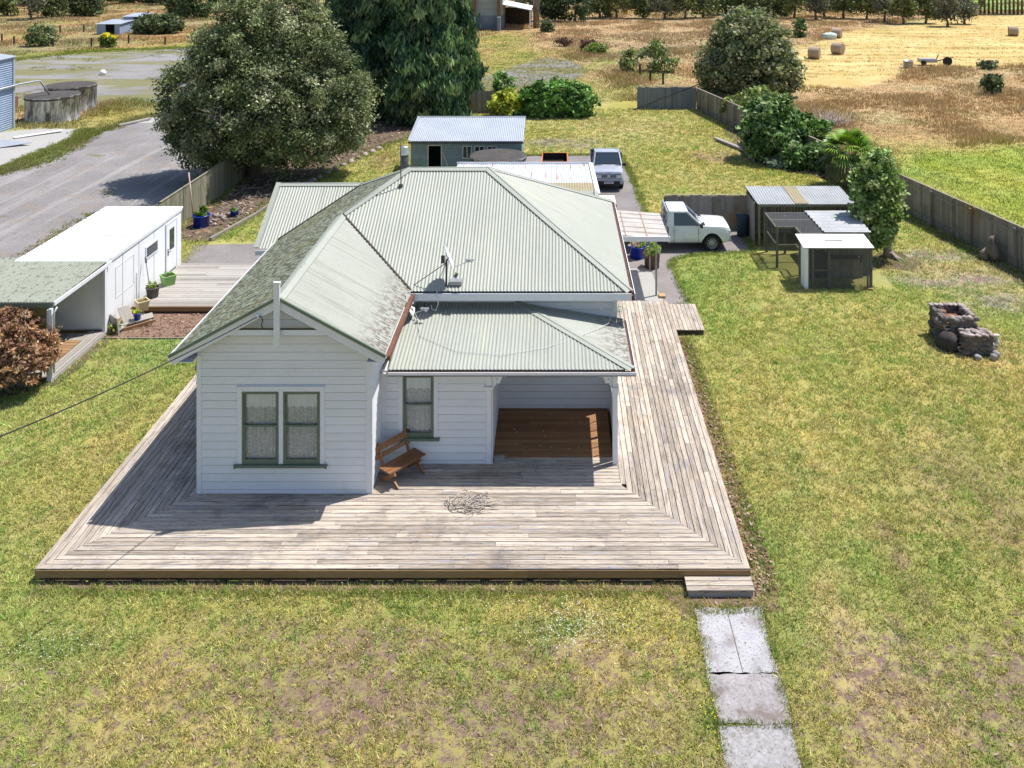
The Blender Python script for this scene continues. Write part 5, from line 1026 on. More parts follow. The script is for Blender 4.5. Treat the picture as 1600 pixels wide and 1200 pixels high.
# ================================================================== utes
def smooth_step(a, b, t): t = max(0, min(1, t)); return a+(b-a)*t*t*(3-2*t)
def ute(name, label, loc, rz, paint, L=5.2, W=1.82, fw=.82, wb=2.98, cab_back=-1.95, silver=False):
    """x forward with the front axle at x=0; z up"""
    t = thing(name, label, 'ute', loc, rz, local=True); hw = W/2; xf = fw; wr_ = .37
    # body shell: stations along x, each a closed section
    def section(x):
        k = (x-(-.6))/(xf+.6)                       # 0 at windscreen foot .. 1 at nose
        if x < -.6: top = 1.13
        else: top = 1.17-.07*max(0, k)**1.6-.06*max(0, (k-.90)/.10)**2
        w = hw*(1-.10*max(0, (k-.72)/.28)**2) if x > -.6 else hw
        zb = .36 if x < xf-.25 else .36+.06*(x-xf+.25)/.25
        crown_ = .03
        ht = top+.0
        pts = [(0, zb), (w*.86, zb), (w*.97, zb+.10), (w, .62), (w*.985, .80), (w*.965, ht-.14), (w*.93, ht-.03), (w*.80, ht+crown_*.4), (0, ht+crown_)]
        return pts
    xs = [cab_back]+list(np.arange(-1.8, xf-.10, .12))+[xf-.05, xf]
    mb = MB(); prev = None
    for i, x in enumerate(xs):
        s = section(x); 
        if i == len(xs)-1: s = [(y*.98, z+(.02 if z < .5 else -.03 if z > .9 else 0)) for y, z in s]
        ring = [Vector((x, y, z)) for y, z in s]+[Vector((x, -y, z)) for y, z in s[-2:0:-1]]
        if prev:
            n = len(ring)
            for k in range(n): mb.face([prev[k], prev[(k+1) % n], ring[(k+1) % n], ring[k]], .5, smooth=True)
        else: mb.face(ring[::-1], .5)
        prev = ring
    mb.face(prev, .5); body = mb.build('body', paint, t, weld=True)
    bt = bmesh.new(); bt.from_mesh(body.data); bmesh.ops.triangulate(bt, faces=bt.faces); bt.to_mesh(body.data); bt.free()
    # wheel arches cut out
    bm = bmesh.new()
    bmesh.ops.create_cone(bm, cap_ends=True, segments=28, radius1=.445, radius2=.445, depth=W+.4, matrix=Matrix.Translation((0, 0, .38)) @ Matrix.Rotation(R(90), 4, 'X'))
    cm = bpy.data.meshes.new('cut'); bm.to_mesh(cm); bm.free(); co = bpy.data.objects.new('cut', cm); link(co); co.parent = t
    m = body.modifiers.new('b', 'BOOLEAN'); m.object = co; m.operation = 'DIFFERENCE'; m.solver = 'EXACT'
    bpy.context.view_layer.update(); dg = bpy.context.evaluated_depsgraph_get(); old_parent = body.parent
    nm = bpy.data.meshes.new_from_object(body.evaluated_get(dg)); body.modifiers.clear(); body.data = nm; bpy.data.objects.remove(co)
    body.data.polygons.foreach_set('use_smooth', [True]*len(nm.polygons)); ss = body.modifiers.new('w', 'EDGE_SPLIT'); ss.split_angle = R(38)
    # arch lips and dark wells
    mb = MB()
    for s in (1, -1):
        pts = [(.445*math.cos(a), s*(hw-.03), .38+.445*math.sin(a)) for a in np.linspace(-.05, math.pi+.05, 16)]; mb.tube(pts, .022, 6)
    mb.build('arch_lip', BLACK, t)
    mb = MB(); mb.box(-.5, .5, -hw*.8, hw*.8, .3, .8); mb.build('wheel_well', BLACK, t)
    # cab: pillars + roof shell, belt at z 1.08
    b0, b1, r0, r1 = cab_back+.02, -.42, cab_back+.07, -1.10; zb, zr = 1.10, 1.74; wb_, wr2 = hw*.94, hw*.79
    C = {}
    for nm_, xb, xr in (('b', b0, r0), ('f', b1, r1)):
        for s in (1, -1): C[nm_, s, 0] = Vector((xb, s*wb_, zb)); C[nm_, s, 1] = Vector((xr, s*wr2, zr))
    mb = MB()
    nx_ = 5
    for i in range(nx_):                                # gently crowned roof
        for j in range(6):
            def rp(u, v):
                x = r0-.03+(r1-r0+.06)*u; y = wr2*(2*v-1)*1.03; return Vector((x, y, zr+.055*(1-(2*v-1)**4)*(1-(2*u-1)**4)**.5+.0))
            mb.face([rp(i/nx_, j/6), rp((i+1)/nx_, j/6), rp((i+1)/nx_, (j+1)/6), rp(i/nx_, (j+1)/6)], .5, smooth=True)
    for s in (1, -1):
        mb.bar(C['f', s, 0], C['f', s, 1], .07, .07); mb.bar(C['b', s, 0], C['b', s, 1], .16, .06); mb.bar(C['b', s, 1], C['f', s, 1], .07, .07)
        mb.bar(C['b', s, 0]+Vector((0, 0, .02)), C['f', s, 0]+Vector((0, 0, .02)), .04, .07)
        m1 = C['b', s, 0].lerp(C['b', s, 0]+Vector((.22, 0, 0)), 1); m2 = C['b', s, 1]+Vector((.18, 0, 0)); mb.face([C['b', s, 0]+Vector((0, s*.012, 0)), m1+Vector((0, s*.012, 0)), m2+Vector((0, s*.012, 0)), C['b', s, 1]+Vector((0, s*.012, 0))], .5)
    mb.bar(C['f', -1, 1], C['f', 1, 1], .08, .05); mb.bar(C['b', -1, 1], C['b', 1, 1], .06, .08); mb.box(b0-.02, b0+.03, -wb_, wb_, .9, 1.2)
    mb.build('cab', paint, t)
    mb = MB(); mb.face([C['f', -1, 0], C['f', 1, 0], C['f', 1, 1], C['f', -1, 1]]); mb.build('windscreen', CGLASS, t)
    mb = MB(); mb.face([C['b', -1, 0], C['b', 1, 0], C['b', 1, 1], C['b', -1, 1]]); mb.build('rear_window', CGLASS, t)
    for s in (1, -1):
        mb = MB(); mb.face([C['b', s, 0], C['f', s, 0], C['f', s, 1], C['b', s, 1]]); mb.build('side_window', CGLASS, t)
    mb = MB(); mb.box(b0+.3, b1-.5, -wb_*.8, wb_*.8, .9, 1.12); mb.box(b0+.25, b0+.45, -.6, -.15, 1.1, 1.5); mb.box(b0+.25, b0+.45, .15, .6, 1.1, 1.5); mb.build('seats', BLACK, t)
    # scuttle, wipers, grille, bumper, lamps, plate
    mb = MB(); mb.box(b1-.02, b1+.13, -wb_*.93, wb_*.93, 1.12, 1.185); mb.bar((b1+.05, -.1, 1.19), (b1-.12, .55, 1.24), .015, .015); mb.bar((b1+.05, -.65, 1.16), (b1-.12, 0.0, 1.24), .015, .015); mb.build('scuttle', BLACK, t)
    mb = MB(); mb.box(xf-.03, xf+.012, -.45, .45, .78, .95); mb.box(xf-.02, xf+.045, -.62, .62, .44, .60); gr = mb.build('grille', BLACK, t)
    mb = MB(); mb.box(xf+.013, xf+.025, -.44, .44, .86, .885); mb.box(xf+.013, xf+.03, -.09, .09, .80, .93)
    if silver: mb.box(xf+.013, xf+.025, -.44, .44, .79, .805); mb.box(xf+.013, xf+.025, -.44, .44, .925, .94)
    else: mb.bar((xf+.02, -.5, .78), (xf+.02, -.72, .5), .03, .04); mb.bar((xf+.02, .5, .78), (xf+.02, .72, .5), .03, .04)
    mb.build('chrome_bar', GALV, gr)
    mb = MB(); mb.obox((xf-.12, -hw*.9, .44), (.16, 0, 0), (0, hw*1.8, 0), (0, 0, .26)); mb.build('bumper', paint if silver else CSILVER, t, bevel=.04)
    HL = pal('headlamp_glass', [(.5, .52, .55), (.7, .72, .75)], ((9, 1, 2),), rough=.1, spec=.8)
    mb = MB()
    for s in (1, -1): mb.obox((xf-.34, s*hw*.93, .945), (.34, -s*.10, -.01), (0, -s*.40, 0), (0, 0, .035))
    mb.build('bonnet_gap', BLACK, t)
    for s in (1, -1):
        mb = MB(); mb.obox((xf-.22, s*hw*.945, .76), (.245, -s*.06, 0), (0, -s*.34, 0), (0, 0, .17)); mb.build('headlight', HL, t, bevel=.02)
        mb = MB(); mb.obox((b1-.12, s*(wb_+.03), 1.12), (.1, 0, 0), (0, s*.2, 0), (0, 0, .15)); mb.build('mirror', BLACK, t, bevel=.02)
        mb = MB(); mb.box(-1.62, -1.44, s*hw-.012, s*hw+.012, .92, .95); mb.build('door_handle', paint, t)
        mb = MB(); mb.box(-1.72, -1.71, s*hw*.99-.012, s*hw*.99+.012, .42, 1.05); mb.box(-.62, -.61, s*hw*.99-.012, s*hw*.99+.012, .42, 1.05); mb.box(-1.9, -.5, s*hw*.985-.004, s*hw*.985+.004, .40, .415); mb.build('door_seam', BLACK, t)
    mb = MB(); mb.box(xf+.05, xf+.06, -.26, .26, .46, .57); pl = mb.build('number_plate', CABIN, t)
    mb = MB(); [mb.box(xf+.061, xf+.064, y, y+.045, .485, .545) for y in (-.2, -.135, -.07, .01, .075, .14)]; mb.build('plate_characters', BLACK, pl)
    # chassis and wheels
    mb = MB(); mb.box(-wb-1.05, -.3, -.42, -.32, .42, .56); mb.box(-wb-1.05, -.3, .32, .42, .42, .56); mb.tube([(-wb, -.75, .37), (-wb, .75, .37)], .06, 8); mb.tube([(0, -.75, .37), (0, .75, .37)], .05, 8); mb.build('chassis', BLACK, t)
    for x in (0, -wb):
        for s in (1, -1):
            y = s*(hw-.13); r = .37
            mb = MB(); c = Vector((x, y, r)); n = 26; prof = [(.24, -.11), (.33, -.12), (.365, -.095), (.37, 0), (.365, .095), (.33, .12), (.24, .11)]
            ring = lambda R_, o: [c+Vector((R_*math.cos(2*math.pi*q/n), o, R_*math.sin(2*math.pi*q/n))) for q in range(n)]
            for (Ra, oa), (Rb, ob) in zip(prof, prof[1:]):
                A, B = ring(Ra, oa), ring(Rb, ob)
                for q in range(n): mb.face([A[q], A[(q+1) % n], B[(q+1) % n], B[q]], .5, smooth=True)
            wo = mb.build('wheel', RUBBER, t)
            mb = MB()
            for (Ra, oa), (Rb, ob) in (((.24, .11), (.225, .07)), ((.225, .07), (.20, .03)), ((.09, .07), (0.0, .085)), ((.12, .05), (.09, .07))):
                A, B = ring(Ra, s*oa), ring(max(Rb, .001), s*ob)
                for q in range(n): mb.face([A[q], A[(q+1) % n], B[(q+1) % n], B[q]], .5, smooth=True)
            for q in range(10):
                a = 2*math.pi*q/10; u = Vector((math.cos(a), 0, math.sin(a))); v = Vector((-math.sin(a), 0, math.cos(a)))
                o = c+Vector((0, s*.04, 0)); mb.obox(o+u*.10-v*.022, u*.12, v*.044, (0, s*.02, 0))
            mb.build('rim', STEEL, wo)
            mb = MB(); A = ring(.2, s*.02)
            mb.face(A); mb.build('brake_disc', BLACK, wo)
    # flat tray with headboard
    xt0, xt1 = -wb-1.15, cab_back-.06; tm = MASTM if silver else GALV
    mb = MB(); mb.box(xt0, xt1, -hw-.02, hw+.02, .84, .92); mb.build('tray_floor', tm, t)
    if silver:
        mb = MB(); mb.box(xt0, xt0+.05, -hw-.04, hw+.04, .921, 1.22); mb.box(xt0+.051, xt1-.051, -hw-.04, -hw, .921, 1.20); mb.box(xt0+.051, xt1-.051, hw, hw+.04, .921, 1.20); mb.box(xt1-.05, xt1, -hw-.04, hw+.04, .921, 1.5); mb.build('tray_side', MASTM, t)
        mb = MB(); mb.box(xt0+.3, xt1-.4, -hw+.1, hw-.2, .93, 1.05); mb.build('tray_load', STEEL, t)
    else:
        mb = MB(); mb.box(xt0, xt0+.03, -hw-.04, hw+.04, .921, 1.18); mb.box(xt0+.031, xt1-.1, -hw-.04, -hw-.01, .921, 1.16); mb.box(xt0+.031, xt1-.1, hw+.01, hw+.04, .921, 1.16); mb.build('tray_side', GALV, t)
        mb = MB()
        for y in (-hw-.01, -hw/3, hw/3, hw-.04): mb.bar((xt1-.05, y+.02, .92), (xt1+.0, y+.02, 1.80), .04, .05)
        mb.bar((xt1, -hw, 1.80), (xt1, hw, 1.80), .05, .05); mb.bar((xt1-.02, -hw, 1.45), (xt1-.02, hw, 1.45), .03, .03); mb.bar((xt1-.03, -hw, 1.15), (xt1-.03, hw, 1.15), .03, .03); mb.build('headboard', GALV, t)
    for s in (1, -1):
        mb = MB(); pts = [(-wb+.45*math.cos(a), s*(hw-.13), .4+.45*math.sin(a)) for a in np.linspace(.1, math.pi-.1, 10)]
        for p, q in zip(pts, pts[1:]): mb.face([(p[0], p[1]-.13, p[2]), (q[0], q[1]-.13, q[2]), (q[0], q[1]+.13, q[2]), (p[0], p[1]+.13, p[2])], .5)
        mb.build('mudguard', BLACK, t)
    return t
ute('white_ute', 'white single cab ute with an alloy tray parked across the driveway', (7.03, 40.95, 0), 0, CWHITE)
ute('silver_ute', 'silver grey flat deck ute facing the camera beside the lean-to', (2.97, 50.45, 0), R(-90.5), CSILVER, W=1.72, wb=2.9, silver=True)

# ================================================================== open garden shed, aviaries
gs = thing('garden_lean_to', 'long open shed with grey corrugated roof and lattice front by the back fence', 'shed', (11.4, 40.7, 0))
mb = MB(); mb.corr((9.2, 40.6, 1.98), (1, 0, 0), (0, 1, .12), [(0, 0), (4.5, 0), (4.35, 2.1), (-.15, 2.1)], pitch=.12, amp=.014); mb.build('roof', OLDIRON, gs)
mb = MB(); mb.corr((10.9, 40.62, 2.005), (1, 0, 0), (0, 1, .12), [(0, 0), (.62, 0), (.55, 2.05), (-.07, 2.05)], pitch=.12, amp=.014); mb.build('plastic_roof_sheet', FIBRO, gs)
mb = MB()
for x in (9.25, 9.5, 11.4, 13.5): mb.box(x, x+.09, 40.7, 40.79, 0, 1.95)
for x in (9.1, 13.4): mb.box(x, x+.09, 42.5, 42.59, 0, 2.15)
mb.box(9.2, 13.7, 40.62, 40.68, 1.86, 1.95); mb.split('post', COOPW, gs)
mb = MB()
for i in range(34): 
    x = 9.3+i*.13
    mb.bar((x, 40.68, 1.45), (min(x+.4, 13.6), 40.68, 1.85), .02, .008); mb.bar((x, 40.66, 1.85), (min(x+.4, 13.6), 40.66, 1.45), .02, .008)
mb.build('lattice', LATT, gs)
mb = MB(); s = 9.15
while s < 13.6: mb.box(s, s+.14, 42.62, 42.64, 0, 2.05); s += .15
s = 40.9
while s < 42.5: mb.box(9.12, 9.14, s, s+.14, 0, 1.95); mb.box(13.6, 13.62, s, s+.14, 0, 1.95); s += .15
mb.build('board_wall', PALING, gs)
t = thing('wheelie_bin', 'dark blue grey bin standing beside the open shed corner', 'bin', (8.85, 42.2, 0)); mb = MB(); mb.lathe([(0, 0), (.27, 0), (.3, .95), (.32, .97), (0, 1.0)], (8.85, 42.2, 0), 14); mb.build('body', pal('bin_blue', [(.03, .05, .08), (.05, .075, .11)]), t)
def frame_box(mb, x0, x1, y0, y1, z, w=.09):
    for x in (x0, x1-w):
        for y in (y0, y1-w): mb.box(x, x+w, y, y+w, 0, z)
av = thing('bird_aviary', 'netting topped timber aviary with a grey iron roof at its right end', 'aviary', (11.3, 37.3, 0))
mb = MB(); frame_box(mb, 9.42, 11.2, 38.1, 40.1, 1.68); frame_box(mb, 10.2, 13.1, 37.25, 39.9, 1.68)
for p, q in (((9.42, 38.12, 1.72), (9.42, 40.1, 1.72)), ((9.42, 38.14, 1.72), (10.2, 38.14, 1.72)), ((10.24, 37.28, 1.72), (10.24, 38.1, 1.72)), ((10.2, 37.28, 1.72), (13.1, 37.28, 1.72)), ((9.42, 40.08, 1.72), (13.3, 40.08, 1.72)), ((9.45, 38.12, .95), (9.45, 40.1, .95)), ((10.24, 37.28, 1.0), (10.24, 38.1, 1.0)), ((9.45, 38.14, .95), (10.2, 38.14, .95)), ((9.42, 39.1, 1.72), (11.2, 39.1, 1.72))): mb.bar(p, q, .06, .07)
mb.build('frame', COOPW, av)
mb = MB(); mb.face([(9.42, 38.12, 1.765), (11.2, 38.12, 1.765), (11.2, 40.1, 1.765), (9.42, 40.1, 1.765)]); mb.face([(10.2, 37.26, 1.766), (11.25, 37.26, 1.766), (11.25, 38.119, 1.766), (10.2, 38.119, 1.766)])
mb.face([(9.42, 38.12, 0), (9.42, 40.1, 0), (9.42, 40.1, 1.7), (9.42, 38.12, 1.7)]); mb.face([(9.42, 38.11, 0), (10.2, 38.11, 0), (10.2, 38.11, 1.7), (9.42, 38.11, 1.7)]); mb.face([(10.2, 37.26, 0), (10.2, 38.1, 0), (10.2, 38.1, 1.7), (10.2, 37.26, 1.7)]); mb.build('netting', NETM, av)
mb = MB(); mb.corr((11.2, 37.2, 1.82), (0, 1, 0), (1, 0, 0), [(0, 0), (2.95, 0), (2.95, 2.15), (0, 1.95)], pitch=.42, amp=.03, k=12); mb.build('iron_roof', OLDIRON, av)
mb = MB(); s = 11.2
while s < 13.05: mb.box(s, s+.14, 37.27, 37.29, .0, 1.65); mb.box(s, s+.14, 39.92, 39.94, 0, 1.7); s += .15
mb.build('board_wall', COOPW, av)
cw = thing('white_roof_coop', 'small netted coop with a bright white flat roof nearest the lawn', 'coop', (11.3, 35.7, 0))
mb = MB(); mb.obox((9.92, 35.72, 1.66), (2.83, -.02, 0), (.05, 1.42, .08), (0, 0, .03)); mb.build('roof', CABIN, cw)
mb = MB(); mb.obox((11.0, 36.35, 1.735), (.7, .02, 0), (-.02, .12, 0), (0, 0, .02)); mb.build('roof_patch', OLDIRON, cw)
mb = MB(); frame_box(mb, 10.1, 12.7, 35.78, 37.1, 1.64)
for x in (10.28, 10.93): mb.box(x, x+.09, 35.78, 35.87, 0, 1.64)
mb.box(12.5, 12.56, 35.8, 35.86, 0, 1.6)
mb.bar((10.1, 35.8, .75), (12.7, 35.8, .75), .04, .05); mb.bar((10.1, 35.8, 1.62), (12.7, 35.8, 1.62), .04, .06); mb.bar((10.9, 35.8, 1.62), (10.8, 35.8, 1.5), .04, .05); mb.build('frame', COOPW, cw)
mb = MB(); mb.face([(10.12, 35.77, 0), (12.7, 35.77, 0), (12.7, 35.77, 1.64), (10.12, 35.77, 1.64)]); mb.face([(12.71, 35.78, 0), (12.71, 37.1, 0), (12.71, 37.1, 1.64), (12.71, 35.78, 1.64)]); mb.build('netting', NETM, cw)
mb = MB(); mb.corr((9.98, 35.75, 0), (0, 1, 0), (0, 0, 1), [(0, 0), (.55, 0), (.55, 1.64), (0, 1.64)], pitch=.12, amp=.012, thick=True); mb.obox((9.98, 35.74, 0), (.14, 0, 0), (0, .015, 0), (0, 0, 1.64)); mb.build('white_iron_side', CABIN, cw)
mb = MB(); s = 11.35
while s < 12.65: mb.box(s, s+.13, 37.0, 37.02, 0, 1.6); s += .14
mb.build('board_wall', PALING, cw)
mb = MB(); mb.box(10.2, 11.3, 36.98, 37.0, 0, 1.6); mb.box(11.2, 12.6, 36.6, 36.99, .9, .94); mb.box(10.3, 10.9, 36.5, 36.9, .8, 1.2); mb.tube([(12.3, 36.0, 1.0), (12.35, 36.0, 1.3)], .04, 6); mb.build('shelving', DARKW, cw)
t = thing('blue_bucket', 'small blue bucket behind the right corner of the white roofed coop', 'bucket', (13.2, 37.7, 0)); mb = MB(); mb.lathe([(0, 0), (.17, 0), (.21, .34), (.22, .35)], (13.2, 37.7, 0), 14); mb.build('pail', BLUEP, t)
mb = MB(); mb.obox((12.35, 35.68, .0), (.34, -.06, 0), (.02, .16, 0), (0, 0, .07)); tag(mb.build('brick', RUSTM if 0 else FASCIA), 'loose brick at the right front corner of the coop', 'brick')

# garden box and small iron roof by the far shrubs
t = thing('compost_bay', 'low timber compost bay with a flat iron lid beside the far shrubs', 'compost bin', (13.3, 58, 0))
mb = MB(); mb.box(12.4, 12.5, 56, 61, 0, .3); mb.box(12.9, 14.6, 60, 60.1, 0, 1.5); mb.box(12.9, 13.0, 57.5, 60, 0, 1.5); mb.build('board', PALING, t)
mb = MB(); mb.box(12.8, 15, 58.4, 60.4, 1.51, 1.55); mb.build('lid', ZINC, t)
mb = MB(); mb.obox((11.0, 62.3, .1), (1.6, -4.2, 0), (.3, .1, 0), (0, 0, .12)); mb.obox((12.7, 58.0, .1), (1.5, -2.4, 0), (.3, .1, 0), (0, 0, .3)); tag(mb.build('edging_sleeper', BOARDG), 'pale timber edging at the far right garden bed', 'edging')

# ================================================================== stone barbecue
bb = thing('stone_barbecue', 'old sooty stone barbecue with a rusty plate standing on the right lawn', 'barbecue', (14.0, 30.7, 0))
def stones(mb, x0, x1, y0, y1, z0, z1, s=.2, cols=None):
    """dry stone block wall of individual rounded stones"""
    nx_, ny_, nz_ = max(1, round((x1-x0)/s)), max(1, round((y1-y0)/s)), max(1, round((z1-z0)/(s*.75)))
    for i in range(nx_):
        for j in range(ny_):
            for k_ in range(nz_):
                if 0 < i < nx_-1 and 0 < j < ny_-1 and k_ < nz_-1: continue
                sh_ = .5*(k_ % 2)-.25; c = (x0+(x1-x0)*(i+.5)/nx_+random.gauss(0, .03)+sh_*s*.5, y0+(y1-y0)*(j+.5)/ny_+random.gauss(0, .02), z0+(z1-z0)*(k_+.5)/nz_+random.gauss(0, .018)); q = random.uniform(.45, .8)
                mb.blob(c, ((x1-x0)/nx_*q, (y1-y0)/ny_*random.uniform(.5, .66), (z1-z0)/nz_*random.uniform(.5, .75)), 2, .2)
    mb.box(x0+.03, x1-.03, y0+.03, y1-.03, z0, z1-.03, .3)
mb = MB(); stones(mb, 13.75, 14.75, 30.0, 30.75, 0, .66, .24); mb.build('front_block', STONE, bb)
mb = MB(); stones(mb, 13.3, 13.5, 30.7, 31.85, 0, 1.0, .22); stones(mb, 14.25, 14.5, 30.7, 31.85, 0, 1.0, .22); stones(mb, 13.5, 14.25, 31.65, 31.85, 0, 1.0, .22); stones(mb, 13.55, 14.4, 30.62, 30.85, .5, .98, .24); mb.build('firebox_wall', STONE, bb)
mb = MB()
for x in np.arange(13.35, 14.5, .17): mb.blob((x, 31.76, 1.03), (.1, .11, .05), 2, .15)
for y in np.arange(30.85, 31.8, .16): mb.blob((14.4, y, 1.03), (.12, .1, .06), 2, .15)
for x in (13.66, 13.86, 14.06, 14.26): mb.blob((x, 30.72, 1.0), (.11, .12, .07), 2, .2)
for x in np.arange(13.85, 14.8, .17):
    for y in (30.08, 30.3, 30.5): mb.blob((x+random.gauss(0, .03), y+random.gauss(0, .03), .68+random.gauss(0, .01)), (random.uniform(.07, .14), random.uniform(.09, .14), .045), 2, .25)
mb.build('cap_stone', STONEL, bb)
mb = MB(); mb.obox((13.52, 30.86, .72), (.72, 0, 0), (0, .78, .02), (0, 0, .03)); mb.build('plate', RUSTM, bb)
mb = MB(); mb.lathe([(.13, .76), (.13, .93), (.11, .94), (0, .93)], (13.64, 31.5, 0), 16); mb.build('iron_pot', RUSTM, bb)
for i in range(9): pass
mb = MB(); mb.bar((13.35, 30.72, .72), (13.68, 30.2, .1), .03, .03); mb.bar((13.62, 30.78, .72), (13.88, 30.24, .1), .03, .03)
for i in range(8):
    f = i/7; a = Vector((13.35, 30.72, .72)).lerp(Vector((13.68, 30.2, .1)), f); b = Vector((13.62, 30.78, .72)).lerp(Vector((13.88, 30.24, .1)), f); mb.bar(a, b, .03, .05)
mb.build('grate', pal('rust_white_grate', [(.4, .16, .07), (.55, .5, .48)], ((4, 1, 4),)), bb)
mb = MB(); mb.blob((13.45, 30.75, .2), (.38, .55, .42), 3, .08); mb.build('ash_mound', pal('soot_black', [(.03, .028, .028), (.08, .065, .06)], ((4, 1, 5),), rough=1), bb)
for p, l in (((14.95, 30.5, .15), 'pale'), ((14.6, 29.75, .1), 'pale'), ((14.75, 29.9, .14), 'pale'), ((14.1, 29.8, .06), 'pale'), ((13.95, 31.95+.35, .1), 'pale')):
    mb = MB(); mb.blob(p, (.13, .12, .11), 2, .25); tag(mb.build('loose_stone', CONC), 'loose pale stone lying at the foot of the barbecue', 'stone', group='loose stones round the barbecue')
mb = MB(); mb.blob((14.92, 30.25, .42), (.12, .12, .13), 2, .2); mb.blob((14.9, 30.2, .62), (.1, .1, .06), 2, .2); tag(mb.build('rag', CREAMW), 'white rag and yellow cloth hung on the barbecue corner', 'rag')

# ================================================================== far left paddock: sheds, bales, barn
def px_shed(name, label, px0, px1, py, h, depth, roofmat, wallmat, open_=None):
    a, b = P(px0, py), P(px1, py); t = thing(name, label, 'shed', ((a.x+b.x)/2, a.y, 0)); mb = MB()
    if open_:
        o0, o1 = a.x+(b.x-a.x)*open_[0], a.x+(b.x-a.x)*open_[1]; mb.box(a.x, o0, a.y, a.y+.1, 0, h); mb.box(o1, b.x, a.y, a.y+.1, 0, h)
    else: mb.box(a.x, b.x, a.y, a.y+.1, 0, h)
    mb.box(a.x, a.x+.1, a.y+.101, a.y+depth, 0, h); mb.box(b.x-.1, b.x, a.y+.101, a.y+depth, 0, h); mb.box(a.x+.1, b.x-.1, a.y+depth-.1, a.y+depth, 0, h); mb.build('wall', wallmat, t)
    mb = MB(); mb.obox((a.x-.2, a.y-.2, h+.02), (b.x-a.x+.4, 0, 0), (0, depth+.4, .25), (0, 0, .06)); mb.build('roof', roofmat, t); return t
px_shed('field_shed', 'low pale blue iron shelter with a dark opening beyond the gravel yard', 151, 187, 54, 1.5, 5, ZINC, BLUEGREY, (.38, .78))
px_shed('field_shed', 'small pale roofed hut beside the round green bush', 193, 219, 49, 2.2, 4, ZINC, BLUEGREY, (.55, .85))
bn = thing('tall_barn', 'tall grey clad barn with concrete bays and brown posts behind the conifer', 'barn', (-10, 136, 0))
Yb2 = P(760, 47).y; xa, xb = P(700, 47).x, P(785, 47).x
CLAD = pal('pale_barn_sheet', [(.26, .28, .27), (.34, .36, .34)], ((.4, 1, 3),), rough=.6); BCON = pal('barn_concrete', [(.13, .15, .18), (.22, .25, .28)], ((.6, 1, 5),), rough=.9)
mb = MB(); mb.box(xa, xb, Yb2+.5, Yb2+12, 2.2, 9); 
for z in (3.2, 4.2, 5.2, 6.2, 7.2): mb.box(xa, xb, Yb2+.42, Yb2+.5, z, z+.06)
mb.build('cladding', CLAD, bn)
mb = MB(); mb.box(xa, xb, Yb2+.45, Yb2+12, 0, 2.19)
for px in (741, 780): x = P(px, 47).x; mb.box(x-.25, x+.25, Yb2-1.5, Yb2+.449, 0, 2.1)
mb.build('concrete_bay', BCON, bn)
for px in (741, 780):
    x = P(px, 47).x; mb = MB(); mb.box(x-.3, x+.2, Yb2-.3, Yb2+.4, 2.11, 9); mb.build('post', pal('brown_barn_post', [(.12, .07, .04), (.22, .14, .09)]), bn)
mb = MB(); mb.obox((xb, Yb2+.2, 3.9), (P(831, 44).x-xb, 0, -.9), (0, 9, 0), (0, 0, .12)); mb.box(P(830, 44).x-.18, P(830, 44).x, Yb2+.2, Yb2+.4, 0, 2.95); mb.build('side_roof', CABIN, bn)
mb = MB(); mb.box(xb, P(829, 44).x, Yb2+8, Yb2+8.1, 0, 2.9); [mb.box(x, x+.1, Yb2+7.9, Yb2+7.99, 0, 3.0) for x in np.arange(xb, P(829, 44).x, .6)]; mb.build('side_wall', DARKW, bn)

BALEG = 'round hay bales on the mown paddock'
def bale(px, py, ang, r=.72, L=1.25, label='', mat=STRAW):
    p = P(px, py); t = thing('hay_bale', label, 'hay bale', (p.x, p.y+r, 0), R(ang), group=BALEG, local=True); mb = MB(); n = 26
    rr = [r*(1+random.uniform(-.015, .015)) for _ in range(n)]
    ring = lambda x, k: [Vector((x, rr[q]*k*math.cos(2*math.pi*q/n), r*.97+rr[q]*k*math.sin(2*math.pi*q/n))) for q in range(n)]
    xs = np.linspace(-L/2, L/2, 7); prev = None
    for i, x in enumerate(xs):
        c = ring(x, .96 if i in (0, 6) else 1)
        if prev: 
            for q in range(n): mb.face([prev[q], prev[(q+1) % n], c[(q+1) % n], c[q]], .5, smooth=True)
        prev = c
    mb.build('wrap', NETW, t)
    for s in (1, -1):
        mb = MB(); ks = [.955, .8, .6, .4, .2, .01]
        for k0, k1 in zip(ks, ks[1:]):
            A, B = ring(s*(L/2+.001+.02*(1-k0)), k0), ring(s*(L/2+.001+.02*(1-k1)), k1)
            for q in range(n): mb.face([A[q], A[(q+1) % n], B[(q+1) % n], B[q]], .5, smooth=True)
        mb.build('straw_end', mat, t)
    return t
bale(1275, 93, -28, label='hay bale with its pale side to the camera, leftmost of the near pair')
bale(1312, 86, -42, label='hay bale showing a round brown end, right one of the near pair')
bale(1310, 60, -30, label='hay bale behind the pair, beside the pale wrapped bundle')
bale(1587, 57, -20, label='hay bale at the far right edge of the mown paddock')
bale(1525, 25, -30, label='small distant hay bale in front of the tall trunks')
p = P(1296, 61); mb = MB(); mb.blob((p.x, p.y, .4), (1.0, .7, .55), 3, .08); tag(mb.build('silage_bundle', pal('pale_green_wrap', [(.4, .5, .47), (.55, .62, .6)])), 'pale green plastic wrapped bundle left of the rear hay bale', 'bundle')
t = thing('water_trough', 'dark round drum standing at the edge of the long grass', 'drum', tuple(P(1419, 106))); p = P(1419, 106); mb = MB(); mb.lathe([(.5, 0), (.52, .75), (.56, .76), (.5, .8), (.45, .5)], tuple(p), 18); mb.build('drum', STEEL, t); mb = MB(); mb.lathe([(.45, .5), (0, .5)], tuple(p), 18); mb.build('water', BLACK, t)
